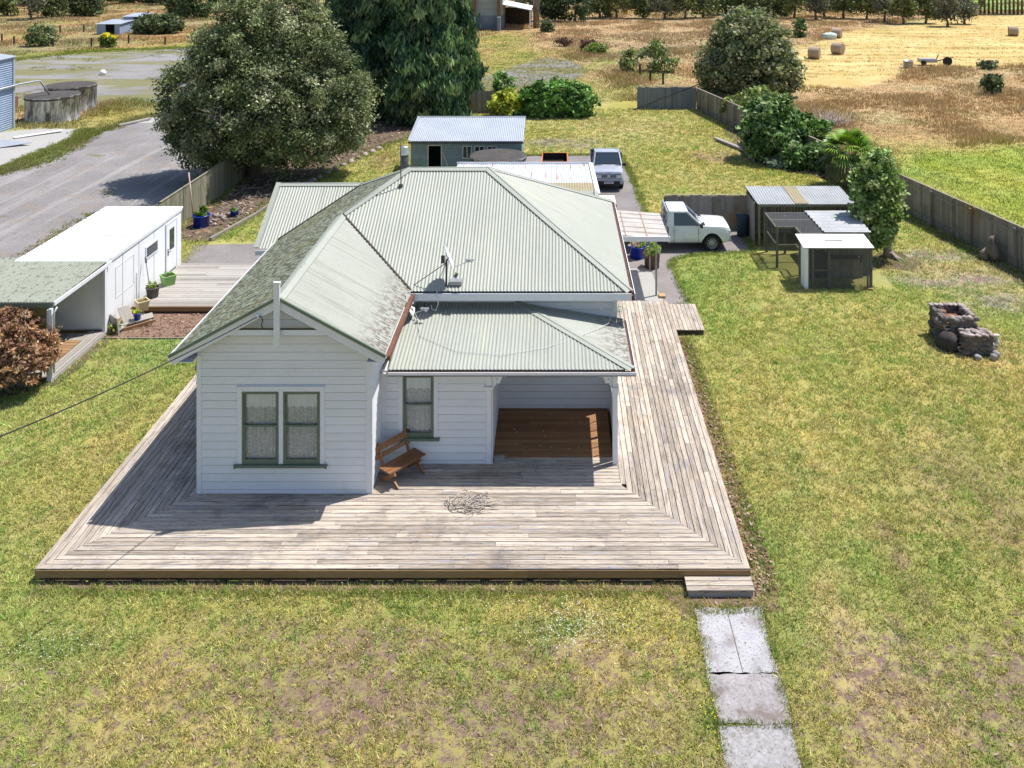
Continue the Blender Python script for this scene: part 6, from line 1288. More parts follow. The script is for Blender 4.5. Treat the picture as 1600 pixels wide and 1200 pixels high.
p = P(1460, 103); t = thing('hay_rake', 'old farm implement with a grey deck and dark wheel rusting in the long grass', 'farm machine', tuple(p))
mb = MB(); mb.box(p.x-1.5, p.x+.3, p.y, p.y+1.0, .35, .75); mb.build('deck', STEEL, t, bevel=.08); mb = MB(); mb.tube([(p.x+1.5, p.y, .5), (p.x+1.5, p.y+.2, .5)], .5, 16); mb.tube([(p.x-1.2, p.y-.1, .3), (p.x-1.2, p.y, .3)], .3, 14); mb.build('wheel', RUBBER, t)
mb = MB(); mb.bar((p.x+.3, p.y+.3, .5), (p.x+2.2, p.y+.3, .9), .1, .1); mb.bar((p.x+.3, p.y+.3, .6), (p.x+.6, p.y+.3, 1.3), .08, .08); mb.build('boom', MASTM, t)
FPL = ['dark wire fence post at the very left edge beyond the gravel yard', 'second dark wire fence post from the left edge', 'dark wire fence post right beside the feathery pale bush', 'dark wire fence post left of the yellow broom bush', 'dark wire fence post right of the yellow broom bush', 'rightmost dark wire fence post beyond the gravel yard', 'distant dark post above and left of the blue field shelter', 'distant dark post just left of the blue field shelter', 'short dark post nearest the panel fence in the dry grass', 'short dark post leftmost of the four by the fallen willow', 'short dark post under the fallen willow', 'short dark post between the fallen willow and the panel fence']
for i, (px, py) in enumerate([(3, 66), (22, 70), (83, 73), (143, 73), (201, 68), (258, 70), (94, 52), (131, 50), (1036, 132), (970, 108), (1000, 118), (1016, 128)]):
    p = P(px, py); mb = MB(); hh = 1.15; mb.box(p.x-.09, p.x+.09, p.y-.07, p.y+.07, 0, hh); tag(mb.build('fence_post', DARKW), FPL[i], 'fence post', group='wire fence posts beyond the yard' if i < 8 else 'short posts near the panel fence')
t = thing('timber_post', 'tall dark roadside pole between the barn and the pines', 'pole', tuple(P(838, 44))); p = P(838, 44); mb = MB(); mb.tube([tuple(p), (p.x, p.y, 11)], .5, 10); mb.build('pole', TRUNK, t)
# ================================================================== vegetation
def W(px, py): p = P(px, py); return (p.x, p.y, 0)
DK = [(.104, .134, .055), (.159, .189, .079), (.232, .256, .128), (.079, .107, .044), (.354, .366, .220), (.207, .238, .104)]
tree('dark_evergreen', 'huge dark evergreen tree with a dense crown over the gravel drive', 'tree', W(395, 277),
     [(.3, 0, 6.0, 3.7, 3.8, 4.0), (-3.2, -.5, 4.9, 2.0, 2.4, 2.1), (-3.6, -.6, 3.0, 1.2, 1.4, 1.0), (4.3, .2, 4.9, 2.4, 2.6, 2.6), (.9, .5, 9.0, 3.0, 2.9, 2.8), (-2.0, -1.2, 2.3, 2.2, 2.0, 1.6), (2.9, -1.2, 2.7, 2.5, 2.0, 1.9), (.5, -1.6, 4.6, 3.0, 2.8, 2.9), (-1.9, .3, 7.3, 1.8, 2.0, 1.8), (4.9, .4, 2.9, 1.5, 1.8, 1.4), (3.3, 0, 7.4, 1.8, 2, 1.7), (5.6, 0, 4.0, 1.2, 1.4, 1.1)],
     (.8, .2, 9.5), 1.0*.38, 270000, .085, DK, mat=LEAFD, nclump=1250, spread=.30, fill=.70, limbs_k=60)
CD = [(.042, .090, .048), (.060, .120, .060), (.108, .180, .084), (.168, .252, .096), (.036, .072, .043), (.228, .288, .132)]
def conifer(label, base, h, r0, n, lean=0):
    lobes = []; k = 9
    for i in range(k):
        f = i/(k-1); z = .9+(h-1.4)*f; r = r0*(1-.80*f**1.15)+.25; lobes.append((random.uniform(-.25, .25)*(1-f)+lean*f, random.uniform(-.25, .25), z, r*.8, r*.8, h/k*.8))
    for i in range(30):
        a = random.uniform(0, 6.28); f = random.uniform(0, .85); r = r0*(1-.78*f)*random.uniform(.75, 1.05); q = random.uniform(.4, .75)*(r0/3.5)**.5; lobes.append((math.cos(a)*r, math.sin(a)*r, 1.2+(h-2)*f, q, q, q*2.0))
    tree('drooping_conifer', label, 'conifer', base, lobes, (lean, 0, h), .4, int(n*1.6), .135, CD, mat=LEAFD, nclump=n//40, spread=.24, aspect=3.6, droop=.62, fill=.8, limbs_k=6)
conifer('tall drooping conifer directly behind the grey shed', W(662, 188), 15.5, 3.5, 62000)
conifer('tall drooping conifer rising behind the big dark evergreen', W(565, 178), 17, 4.3, 62000)
conifer('slim drooping conifer with a low spire at the right of the conifer clump', W(722, 172), 9.3, 1.5, 16000)
HB = [(.120, .240, .054), (.180, .324, .084), (.084, .168, .036)]
bush('rounded_shrub', 'wide rounded glossy green shrub at the far end of the lawn', 'shrub', W(868, 184), [(0, 1, 1.15, 2.6, 1.5, 1.5), (-1.6, .9, 1.1, 1.5, 1.2, 1.4), (1.7, .9, 1.1, 1.45, 1.2, 1.4)], 14000, .20, HB, mat=LEAFD, spread=.2, fill=.8)
bush('golden_shrub', 'bright yellow green shrub left of the wide rounded shrub', 'shrub', W(793, 181), [(0, 0, .95, 1.15, .9, .95)], 3500, .15, [(.42, .44, .04), (.30, .36, .04), (.5, .5, .08)], spread=.16, fill=.8)
bush('upright_shrub', 'small dark green shrub poking above the golden shrub', 'shrub', W(787, 168), [(0, 0, 1.4, .8, .8, 1.4)], 1500, .16, HB, spread=.2)
bush('olive_tree', 'broad grey green bushy tree standing in the dry field behind the panel fence', 'tree', W(1170, 150),
     [(0, -1.2, 2.2, 3.0, 2.2, 2.0), (.4, -1.0, 3.8, 2.4, 2, 1.8), (0, 0, 3.0, 4.3, 3.4, 2.9), (-.2, 0, 5.6, 2.7, 2.6, 2.1), (-2.6, 0, 2.0, 2.0, 2, 1.9), (2.7, 0, 2.1, 1.8, 2, 1.9), (1.3, 0, 4.6, 2.4, 2.2, 1.9)], 30000, .19, [(.17, .195, .09), (.23, .25, .13), (.12, .145, .06), (.28, .285, .16)], spread=.33, fill=.8)
SG = [(.10, .18, .045), (.15, .24, .07), (.23, .30, .13), (.08, .14, .04)]
tree('camellia_shrub', 'large glossy dark shrub spilling over the compost bay', 'shrub', W(1205, 250),
     [(0, 0, 1.5, 1.7, 1.5, 1.4), (-.1, .5, 2.9, 1.2, 1.2, .9), (-1.1, -.2, 1.6, .8, .9, 1.0), (1.2, .2, 1.9, .8, 1.0, 1.1), (.7, .3, 3.1, .6, .7, .8), (-.7, 0, 2.7, .7, .7, .8)], (0, 0, 3), .1, 15000, .17, SG, mat=LEAFD, spread=.2, fill=.8)
bush('feathery_shrub', 'pale yellow green feathery shrub by the right fence corner', 'shrub', W(1160, 192), [(0, 0, 1.1, 1.5, 1, 1.1), (1.6, .4, 1.6, 1.3, 1, 1.2)], 5000, .15, [(.2, .25, .07), (.26, .3, .1)], spread=.2)
bush('leafy_shrub', 'bright green leaning shrub between the glossy shrub and the palm', 'shrub', W(1258, 250), [(0, .3, 1.6, 1.1, 1.1, 1.3), (.8, .2, 1.3, .9, .9, 1.1)], 6000, .16, [(.12, .22, .04), (.08, .15, .03), (.2, .28, .07)], spread=.18, fill=.7)
bush('dark_shrub', 'low dark green shrub at the left foot of the palm', 'shrub', W(1284, 268), [(0, .2, .8, 1.0, .8, .9)], 3500, .14, SG, spread=.16)
bush('dark_shrub', 'low dark green shrub under the glossy shrub beside the mulch', 'shrub', W(1246, 264), [(0, .2, .7, .9, .7, .75)], 2600, .14, SG, mat=LEAFD, spread=.16)
bush('silver_plant', 'small silvery rounded plant at the edge of the mulch bed', 'plant', W(1212, 262), [(0, 0, .3, .5, .4, .35)], 900, .10, [(.3, .36, .28), (.2, .27, .18)], spread=.1)
def palm(label, base, h, r, n):
    t = thing('fan_palm', label, 'palm', base); b = Vector(base); mb = MB(); mb.tube([b, b+Vector((.1, 0, h*.6)), b+Vector((.12, 0, h))], [.2, .17, .15], 8); mb.build('trunk', TRUNK, t)
    V = []; C = []; c0 = b+Vector((.12, 0, h))
    for i in range(n):
        a = random.uniform(0, 6.28); elv = random.uniform(-1.15, 1.2); L = r*random.uniform(.45, .6); d = Vector((math.cos(a)*math.cos(elv), math.sin(a)*math.cos(elv), math.sin(elv)))
        hub = c0+d*L; side = d.cross(Vector((0, 0, 1))).normalized(); up = side.cross(d); col = random.choice([(.15, .26, .04), (.25, .38, .05), (.11, .19, .03)]) if elv > -.2 else random.choice([(.22, .2, .08), (.14, .16, .05)])
        V += [c0, c0, hub+side*.012, hub-side*.012]; C += [col]*4
        for q in range(17):
            f = (q-8)/8*1.75; dd = (d*math.cos(f)+side*math.sin(f)).normalized(); l = r*random.uniform(.42, .52)*(1-.25*abs(f)/1.75); tip = hub+dd*l+Vector((0, 0, -.30*l)); m = hub+dd*l*.5+up*.02; w_ = side.cross(dd).normalized().cross(dd)*.045
            V += [hub, m+w_, tip, m-w_]; C += [tuple(c*random.uniform(.8, 1.2) for c in col)]*4
    npmesh('fronds', np.array([tuple(v) for v in V]), 4, np.array(C), LEAF, t); return t
palm('fan palm with drooping lower fronds behind the open garden shed', W(1322, 292), 1.9, 1.8, 120)
tp = [(.30, .38, .12), (.18, .28, .07), (.12, .2, .05), (.42, .46, .2)]
tree('pale_trunk_tree', 'leafy green tree on a thick pale trunk beside the open garden shed', 'tree', W(1388, 402),
     [(-.6, .1, 4.0, .55, .6, .55), (-.95, 0, 3.2, .6, .7, .7), (-.25, 0, 3.3, .6, .6, .7), (-.95, -.2, 2.2, .62, .6, .6), (-.3, -.2, 2.4, .55, .6, .7), (-.35, .2, 4.2, .4, .45, .45), (-1.0, -.2, 1.5, .5, .5, .5), (.2, 0, 2.9, .35, .4, .45), (-.45, -.3, 1.7, .45, .4, .5), (.1, -.25, 2.1, .4, .4, .5), (.0, -.2, 1.4, .3, .3, .45), (-.5, -.2, 1.1, .5, .45, .5), (-.9, -.2, .95, .4, .4, .4)],
     (-.25, .1, 3.4), .21, 19000, .095, tp, nclump=420, spread=.13, fill=.8, limbs_k=9, trunkmat=TRUNKP)
mb = MB(); p = Vector(W(1392, 404))
for i in range(12):
    a = random.uniform(0, 6.28); d = Vector((math.cos(a)*.6, math.sin(a)*.5, 0)); mb.tube([p+Vector((0, 0, .25)), p+d*.5+Vector((0, 0, .1)), p+d], [.1, .06, .02], 6)
tag(mb.build('tree_roots', TRUNKP), 'pale gnarled roots spreading under the thick trunked tree', 'roots')
p = Vector(W(1552, 408)); mb = MB(); mb.blob(tuple(p+Vector((0, 0, .4))), (.32, .28, .55), 3, .25); mb.tube([p+Vector((0, 0, .7)), p+Vector((.1, 0, 1.15))], [.1, .04], 6); mb.blob(tuple(p+Vector((-.3, .1, .2))), (.25, .2, .3), 2, .3); tag(mb.build('tree_stump', TRUNK), 'dark rotten tree stump against the right paling fence', 'stump')
CM = [(.374, .209, .110), (.286, .154, .094), (.220, .116, .077), (.440, .275, .165)]
tree('copper_maple', 'weeping copper leaved maple mound beside the covered entry', 'shrub', (-17.05, 27.75, 0), [(0, 0, 1.25, 1.35, 1.15, 1.15), (.55, -.25, 1.0, .8, .8, .85), (-.9, .1, 1.1, 1, .9, 1.0)], (0, 0, 1.6), .08, 42000, .048, CM, nclump=1100, spread=.07, droop=.35, aspect=2.4, fill=.85, bottom=-.45)
bush('round_bush', 'round dark green bush beside the small pale hut', 'bush', W(247, 52), [(0, 0, 1.3, 3.1, 2, 1.5)], 5000, .26, [(.07, .10, .04), (.1, .13, .055)], spread=.35, fill=.8)
bush('broom_bush', 'yellow flowering broom bush beyond the gravel yard', 'bush', W(169, 74), [(0, 0, .8, .85, .7, .8)], 1500, .16, [(.14, .2, .04), (.1, .16, .03)], spread=.18, fill=.8)
pb = W(169, 74); V, c = crown([(pb[0], pb[1], 1.35, .8, .6, .5)], 1100, .13, [(.75, .62, .02), (.6, .55, .03)], spread=.14); t = [o for o in sc.objects if o.name.startswith('broom_bush')][0]; npmesh('blossom', V, 4, c, LEAF, t)
bush('feathery_bush', 'feathery pale green bush behind the wire fence', 'bush', W(64, 72), [(0, 0, 1.4, 1.9, 1.2, 1.5)], 1600, .2, [(.14, .18, .07), (.2, .23, .1)], spread=.35)
bush('field_bush', 'single dark bush standing in the brown seed grass', 'bush', W(1550, 147), [(0, 0, .9, .8, .7, 1.0)], 1200, .16, [(.08, .11, .04), (.12, .15, .07)], spread=.2)
bush('field_bush', 'low grey green bush at the edge of the mown paddock', 'bush', W(1542, 108), [(0, 0, .4, 1.0, .7, .5)], 700, .16, [(.14, .17, .09)], spread=.2)
bush('field_bush', 'green bush beside the leftmost hay bales', 'bush', W(1249, 58), [(0, 0, 1.3, .9, .9, 1.4)], 1000, .22, [(.1, .16, .05)], spread=.25)
bush('dock_clump', 'reddish brown dead dock clump in the dry field', 'plant', W(918, 80), [(0, 0, .8, .9, .7, .8)], 900, .16, [(.14, .08, .06), (.2, .12, .09)], mat=STRAWM, spread=.2)
bush('dock_clump', 'smaller reddish brown dock clump left of the other', 'plant', W(882, 72), [(0, 0, .5, 1.2, .7, .5)], 600, .16, [(.16, .1, .08)], mat=STRAWM, spread=.2)
bush('field_bush', 'yellow green bush low in the dry field below the dock clumps', 'bush', W(934, 84), [(0, 0, .6, 1.2, .8, .6)], 900, .18, [(.2, .26, .06)], spread=.22)
bush('field_bush', 'dark green bush at the open side of the barn lean-to', 'bush', W(855, 50), [(0, 0, .8, .9, .8, .9)], 700, .2, [(.1, .13, .06)], spread=.25)
# fallen willow
t = thing('fallen_willow', 'fallen tree with a bare arching trunk and green regrowth', 'fallen tree', W(1020, 112)); b = Vector(W(1020, 112)); mb = MB()
mb.tube([b+Vector((-2.4, 0, .1)), b+Vector((-1.6, 0, 1.7)), b+Vector((-.4, 0, 2.0)), b+Vector((.8, 0, 1.2)), b+Vector((1.6, 0, .9))], [.2, .16, .14, .1, .05], 7)
for _ in range(10): a = b+Vector((random.uniform(-2, 1.5), random.uniform(-.4, .4), random.uniform(.6, 1.6))); mb.tube([a, a+Vector((random.uniform(-1, 1.4), random.uniform(-.5, .5), random.uniform(-.2, 1.2)))], [.05, .015], 4)
mb.build('trunk', TRUNKP, t); V, c = crown([(b.x-2.2, b.y, 1.1, 1.1, .9, 1.0), (b.x+1.2, b.y-.5, .7, 1.5, 1, .7), (b.x+.6, b.y+.5, 2.3, 1.7, 1, .8)], 2600, .16, [(.14, .19, .06), (.2, .25, .09)], spread=.3); npmesh('foliage', V, 4, c, LEAF, t)
p = Vector(W(1292, 198)); mb = MB()
for _ in range(150):
    a = random.uniform(0, 6.28); c0 = p+Vector((random.gauss(0, .7), random.gauss(0, .4), 0)); mb.tube([c0, c0+Vector((math.cos(a)*.5, math.sin(a)*.3, .5)), c0+Vector((math.cos(a)*.9, math.sin(a)*.5, random.uniform(.5, 1.3)))], [.025, .018, .008], 3)
tag(mb.build('dead_shrub', TWIG), 'tangled grey dead shrub in the brown grass behind the fence', 'dead shrub')

# tree belt along the top of the picture
TG = [(.10, .13, .045), (.14, .175, .06), (.19, .22, .09), (.08, .105, .04)]; TP = [(.04, .07, .03), (.065, .10, .04), (.1, .14, .05)]; TO = [(.17, .19, .06), (.12, .15, .05), (.22, .22, .09)]; TGY = [(.14, .14, .10), (.18, .17, .12), (.1, .11, .07)]
BELT = [(8, 27, 44, TG, 'leftmost bushy tree'), (44, 29, 40, TGY, 'grey green tree'), (80, 28, 40, TG, 'dark bushy tree'), (112, 27, 36, TG, 'spreading tree'), (140, 25, 28, TG, 'small tree'), (276, 25, 36, TG, 'dark bush'), (308, 27, 38, TP, 'dense dark tree'), (345, 22, 36, TP, 'dark pine'),
        (862, 36, 50, TP, 'dark pine'), (900, 34, 44, TP, 'deep green pine'), (936, 30, 36, TG, 'thin scrub tree'), (970, 32, 36, TO, 'olive green scrub tree'), (1003, 31, 38, TG, 'dark scrub tree'), (1036, 30, 38, TGY, 'grey scrub tree'), (1066, 31, 34, TO, 'yellowish scrub tree'), (1098, 28, 38, TG, 'green scrub tree'), (1130, 26, 38, TG, 'dark scrub tree'),
        (1162, 22, 34, TO, 'olive tree'), (1192, 25, 36, TG, 'bushy tree'), (1218, 24, 34, TP, 'very dark tree'), (1246, 27, 36, TO, 'pale green tree'), (1270, 31, 32, TGY, 'thin grey tree'), (1292, 29, 36, TGY, 'leaning grey tree'), (1322, 30, 36, TG, 'leaning green tree'), (1352, 33, 36, TO, 'crooked tree'), (1385, 34, 38, TGY, 'crooked grey tree'), (1412, 39, 36, TO, 'bright crooked tree'), (1450, 38, 34, TG, 'low branching tree'), (1476, 39, 32, TGY, 'grey forked tree'), (1500, 36, 26, TGY, 'bare grey tree')]
for i, (px, py, wpx, cols, nm) in enumerate(BELT):
    b = W(px, py); d = 14/(py+94); w_ = wpx*d*.62; h = random.uniform(6.0, 8.0); lo = .25 if cols in (TG, TP) and px < 1320 else 1.0; h *= random.uniform(.75, 1.1); py += 0
    py += random.uniform(-3.5, 2.5); px += random.uniform(-7, 7); b = W(px, py); w_ *= random.uniform(.7, 1.35); lobes = [(random.gauss(0, w_*.12), 0, lo+(h-lo)*.45, w_*.8, w_*.75, (h-lo)*.42), (w_*.45, 0, lo+(h-lo)*.3, w_*.5, w_*.5, (h-lo)*.3), (-w_*.45, .3, lo+(h-lo)*.35, w_*.5, w_*.5, (h-lo)*.3), (0, 0, lo+(h-lo)*.75, w_*.55, w_*.55, (h-lo)*.27)]
    nb = [q for q in ((BELT[i-1][4],) if i else ())+((BELT[i+1][4],) if i+1 < len(BELT) else ())]
    side = 'upper left' if px < 400 else 'far'; lab = f'{nm} in the {side} tree belt beside the {nb[0]}'
    if px in (8,): lab = 'leftmost bushy tree at the top left corner'
    tree('belt_tree', lab, 'tree', b, lobes, (random.uniform(-.6, .6), 0, h*.7), .22, (3400 if px < 930 else 2300) if cols != TGY else 1500, .23, cols, group='trees in the far belt', spread=.42, fill=.6, limbs_k=9, nclump=90)
k_ = 0
for px in list(range(-10, 270, 30))+list(range(820, 1540, 30)):
    py = random.uniform(1, 11) if px < 400 else random.uniform(3, 17); px += random.uniform(-8, 8); b = W(px, py); h = random.uniform(6, 9); w_ = 3.0; cols = random.choice([TG, TP, TG, TO, TGY])
    w_ *= random.uniform(.8, 1.5); lobes = [(0, 0, h*.45, w_, w_, h*.45), (1.0, 0, h*.25, w_*.8, w_*.7, h*.25), (-1.2, 0, h*.22, w_*.7, w_*.7, h*.22)]
    tree('backdrop_tree', 'bushy tree in the far back row behind the tree belt', 'tree', b, lobes, (0, 0, h*.7), .25, 1900, .34, cols, group='back row trees', spread=.5, limbs_k=4, nclump=50)
ORD = 'first second third fourth fifth sixth seventh eighth ninth tenth eleventh twelfth thirteenth'.split()
for i in range(13):
    px = 1532+i*6.5; b = Vector(W(px, 22)); t = thing('poplar', f'{ORD[i]} straight tall trunk from the left in the row before the green paddock', 'tree', tuple(b), group='row of tall trunks'); mb = MB(); mb.tube([b, b+Vector((0, 0, 9))], [.22, .12], 7); mb.build('trunk', TRUNK, t)
    V, c = crown([(b.x, b.y, 7.5, 1.0, 1.0, 3.0)], 500, .3, TG, spread=.3); npmesh('crown', V, 4, c, LEAF, t)
o = sheet('far_paddock', G2([(1500, 16), (2100, 16), (2100, -30), (1500, -30)]), .02, pal('far_green', [(.18, .30, .05), (.24, .36, .08)]), 'strip of bright green paddock beyond the tall trunks')

# ------------------------------------------------------------------ grass
NOG = [ROADP, [(XL-.05, YF-.02), (XR+.05, YF-.02), (XR+.05, 33.9), (1.7, 34), (1.7, 40), (-9.9, 40), (-9.9, 33), (-9.5, 29.6), (XL-.05, 29.6)], [(-9.3, 31.3), (-16, 31.3), (-16, 28.3), (-22, 27), (-22, 38.5), (-16, 38.3), (-16, 41.4), (-9, 41.4), (-9, 38)],
       DRIVE, [(2.96, 18.6), (4.25, 18.6), (4.1, 12), (2.9, 12)], [(2.8, 18.9), (4.3, 18.9), (4.3, 19.5), (2.8, 19.5)], [(4.2, 31.5), (5.3, 31.5), (5.3, 33.9), (4.2, 33.9)], [(-5.1, 39.5), (1.9, 39.5), (1.9, 46), (-5.1, 46)], [(-8.6, 51.8), (-1.9, 51.8), (-1.9, 56), (-8.6, 56)],
       [(9.1, 37.2), (13.7, 35.7), (13.7, 42.7), (9.1, 42.7)], [(13.3, 30.0), (14.8, 30.0), (14.6, 31.9), (13.3, 31.9)], BEDP, [(-60, 45), (-40, 45), (-40, 66.5), (-60, 66.5)], G2([(-120, 300), (-120, 232), (0, 207), (60, 201), (128, 202), (124, 213), (40, 246), (0, 265)])]
def clear(x, y, pad=True):
    ok = np.ones(len(x), bool)
    for p in NOG: ok &= ~inpoly(x, y, p)
    return ok
def in_view(x, y, m=430):
    px = VX+F*x/y; py = HY+F*H/y; return (px > -m) & (px < 1600+m) & (py < 1600) & (py > -5)
def grass(name, label, x, y, nb, h, w, lean, colf, mat=GRASSM):
    n = len(x); X = np.repeat(x, nb); Y = np.repeat(y, nb); hh = (np.repeat(h, nb) if np.ndim(h) else h)*rng.uniform(.5, 1.35, n*nb); ww = (np.repeat(w, nb) if np.ndim(w) else w)
    sp = (np.repeat(lean[0], nb) if np.ndim(lean[0]) else lean[0]); a = rng.uniform(0, 6.283, n*nb); r = sp*np.sqrt(rng.uniform(0, 1, n*nb)); bx, by = X+r*np.cos(a), Y+r*np.sin(a)
    la = a+rng.normal(0, .7, n*nb); ll = hh*lean[1]*rng.uniform(.2, 1.5, n*nb); ta = rng.uniform(0, 6.283, n*nb); wx, wy = ww*.5*np.cos(ta), ww*.5*np.sin(ta)
    V = np.empty((n*nb, 3, 3)); V[:, 0] = np.stack([bx-wx, by-wy, np.full(n*nb, -.004)], 1); V[:, 1] = np.stack([bx+wx, by+wy, np.full(n*nb, -.004)], 1); V[:, 2] = np.stack([bx+ll*np.cos(la), by+ll*np.sin(la), hh], 1)
    c = np.repeat(colf, nb, 0)*rng.uniform(.72, 1.35, (n*nb, 1)); st = rng.uniform(0, 1, n*nb) < .17; c[st] = c[st]*.4+np.array([.42, .33, .17])*.6
    o = npmesh(name, V.reshape(-1, 3), 3, np.repeat(c, 3, 0), mat); return tag(o, label, 'grass', kind='stuff')
def scatter(n, ymin, ymax, power=1.0):
    """random ground points, denser towards the front"""
    u = rng.uniform(0, 1, n); y = ymin*(ymax/ymin)**(u**power); s = (1600+800)/F*y; x = (-(VX+400)/F)*y+rng.uniform(0, 1, n)*s; return x, y
x, y = scatter(320000, 11.6, 74); ok = clear(x, y) & (sdpoly(x, y, LAWN) > -.1) & in_view(x, y); x, y = x[ok], y[ok]
c, b = zone(x, y)
nz = wob(x, y, 1.1, 21)*.3+wob(x, y, .42, 22)*.35+wob(x, y, .2, 23)*.45; bb = np.clip(b, 0, .5); keep = rng.uniform(0, 1, len(x)) < np.clip((1.0-bb*1.7+nz*(.35+bb*2.6)), .02, 1); x, y, c, nz = x[keep], y[keep], c[keep], nz[keep]
f = np.clip(y/16, 1, 4.5); c = c*rng.uniform(.75, 1.3, (len(x), 1))*(1+.30*nz[:, None]); gr = rng.uniform(0, 1, len(x)) < .18; c[gr] = c[gr]*np.array([.62, .98, .7]); cl = (wob(x, y, .55, 61)+wob(x, y, 2.5, 62)*.6) > .68; c[cl] = c[cl]*.35+np.array([.17, .28, .06])*.65; dr = (wob(x, y, .7, 63)+wob(x, y, 3, 64)*.7) > .95; c[dr] = c[dr]*.45+np.array([.46, .37, .20])*.55
calm = np.clip((y-20)/22, 0, .75)[:, None]; tb = rng.uniform(.62, 1.45, (len(x), 1)); c = c*(tb*(1-calm)+calm)*(1.14+calm*.12); hgt = .052*f**.45*rng.uniform(.6, 1.5, len(x)); wd = .019*f**.8
grass('lawn_grass', 'short mown lawn grass mixed green and straw around the cottage', x, y, 6, hgt, wd, (.055*f**.8, 1.1), c)
# clumps of taller weeds along edges
def edgepts(poly, n, sp):
    P_ = []; poly = [Vector(p[:2]) for p in poly]; L = [(a, b, (b-a).length) for a, b in zip(poly, poly[1:]+poly[:1])]; T = sum(l[2] for l in L)
    for _ in range(n):
        r = random.uniform(0, T)
        for a, b, l in L:
            if r < l: P_.append(a.lerp(b, r/l)+Vector((random.gauss(0, sp), random.gauss(0, sp)))); break
            r -= l
    return np.array([p.x for p in P_]), np.array([p.y for p in P_])
EX, EY = [], []
for poly, n, sp in ((ROADP, 9000, .35), (YARDP, 7000, .9), (DRIVE, 2500, .08), ([(2.9, 18.6), (4.3, 18.6), (4.15, 12), (2.85, 12)], 1100, .06), ([(4.65, 19), (4.7, 22), (4.68, 26), (4.6, 31.4)], 900, .08), (BEDP, 2500, .3), ([(-11.3, 19.15), (2.6, 19.1)], 1500, .07), ([(17.6, 46), (19.6, 36), (20.4, 33)], 500, .3), (G2([(-60, 286), (0, 268), (40, 249), (124, 216), (134, 203), (126, 216), (42, 252), (0, 271)]), 3500, .3)):
    a, b = edgepts(poly, n, sp); EX.append(a); EY.append(b)
x, y = np.concatenate(EX), np.concatenate(EY); ok = in_view(x, y) & ~inpoly(x, y, NOG[1]) & ~inpoly(x, y, NOG[2]) & ~inpoly(x, y, NOG[6]); x, y = x[ok], y[ok]; c, b = zone(x, y); f = np.clip(y/16, 1, 5)
c = c*rng.uniform(.6, 1.15, (len(x), 1))*np.array([.85, 1.05, .8]); grass('edge_weeds', 'ragged weeds creeping over the edges of paths, drive and beds', x, y, 7, .05*f**.7, .014*f, (.06*f**.7, .8), c)
# weeds in the joints of the path
jx, jy = [], []
for yj, n in ((17.03, 60), (15.92, 150), (14.94, 120), (18.72, 160)): jx.append(rng.uniform(2.85, 4.25, n)); jy.append(yj+rng.normal(0, .035, n))
jx, jy = np.concatenate(jx), np.concatenate(jy); k1 = rng.uniform(0, 1, len(jx)) < np.clip(.45+wob(jx, jy, .5, 71)*.9, 0, 1); jx, jy = jx[k1], jy[k1]
grass('path_weeds', 'weeds growing in the joints of the front path', jx, jy, 6, .06, .018, (.05, .9), np.tile([.17, .22, .06], (len(jx), 1))*rng.uniform(.6, 1.4, (len(jx), 1)))
# grass patches on the yard gravel
x, y = scatter(60000, 66, 128, 1.0); m = wob(x*.5, y*1.2, 6, 31)+wob(x, y, 2, 32)*.5; ok = inpoly(x, y, YARDP) & (m > .45); x, y = x[ok], y[ok]; c = np.tile([.17, .17, .05], (len(x), 1))*rng.uniform(.7, 1.3, (len(x), 1))
grass('yard_weeds', 'olive weed patches in the gravel yard', x, y, 6, .09, .05, (.25, .8), c)
# tall field grass
x, y = scatter(205000, 34, 210, .9); inl = (sdpoly(x, y, LAWN) > -.15); hay = sdpoly(x, y, HAY) > -.3; ok = clear(x, y) & ~inl & ~hay & ~inpoly(x, y, YARDP) & in_view(x, y) & ~((x < -15) & (y < 66)); x, y = x[ok], y[ok]
c, b = zone(x, y); pad = sdpoly(x, y, PADD) > 0; low = pad | (sdpoly(x, y, VERGE) > 0) | (sdpoly(x, y, MIDG) > 0)
tallf = np.clip(.5+wob(x, y, 7, 41)*.6, .15, 1.2); h = np.where(low, .09, .42*tallf); seed = ~low & (rng.uniform(0, 1, len(x)) < .35); c = c*rng.uniform(.75, 1.3, (len(x), 1)); c[seed] = c[seed]*.5+np.array([.40, .26, .17])*.5
grass('field_grass', 'long dry seeding grass over the paddocks', x, y, 6, h, .03*np.clip(y/40, 1, 4), (.22*np.clip(y/50, 1, 3), .6), c, STRAWM)
# mown straw rows
x, y = scatter(70000, 90, 190, .9); ok = (sdpoly(x, y, HAY) > -.5); x, y = x[ok], y[ok]; row = np.sin((y*1.0+x*.10+wob(x, y, 14, 51)*1.6)*2*math.pi/3.2); ok = rng.uniform(0, 1, len(x)) < np.clip(.25+row*.6, .05, 1); x, y, row = x[ok], y[ok], row[ok]
c = np.array([.58, .42, .20])*rng.uniform(.6, 1.25, (len(x), 1)); grass('hay_stubble', 'rows of pale cut straw on the mown paddock', x, y, 5, .13, .09, (.4, 1.6), c, STRAWM)
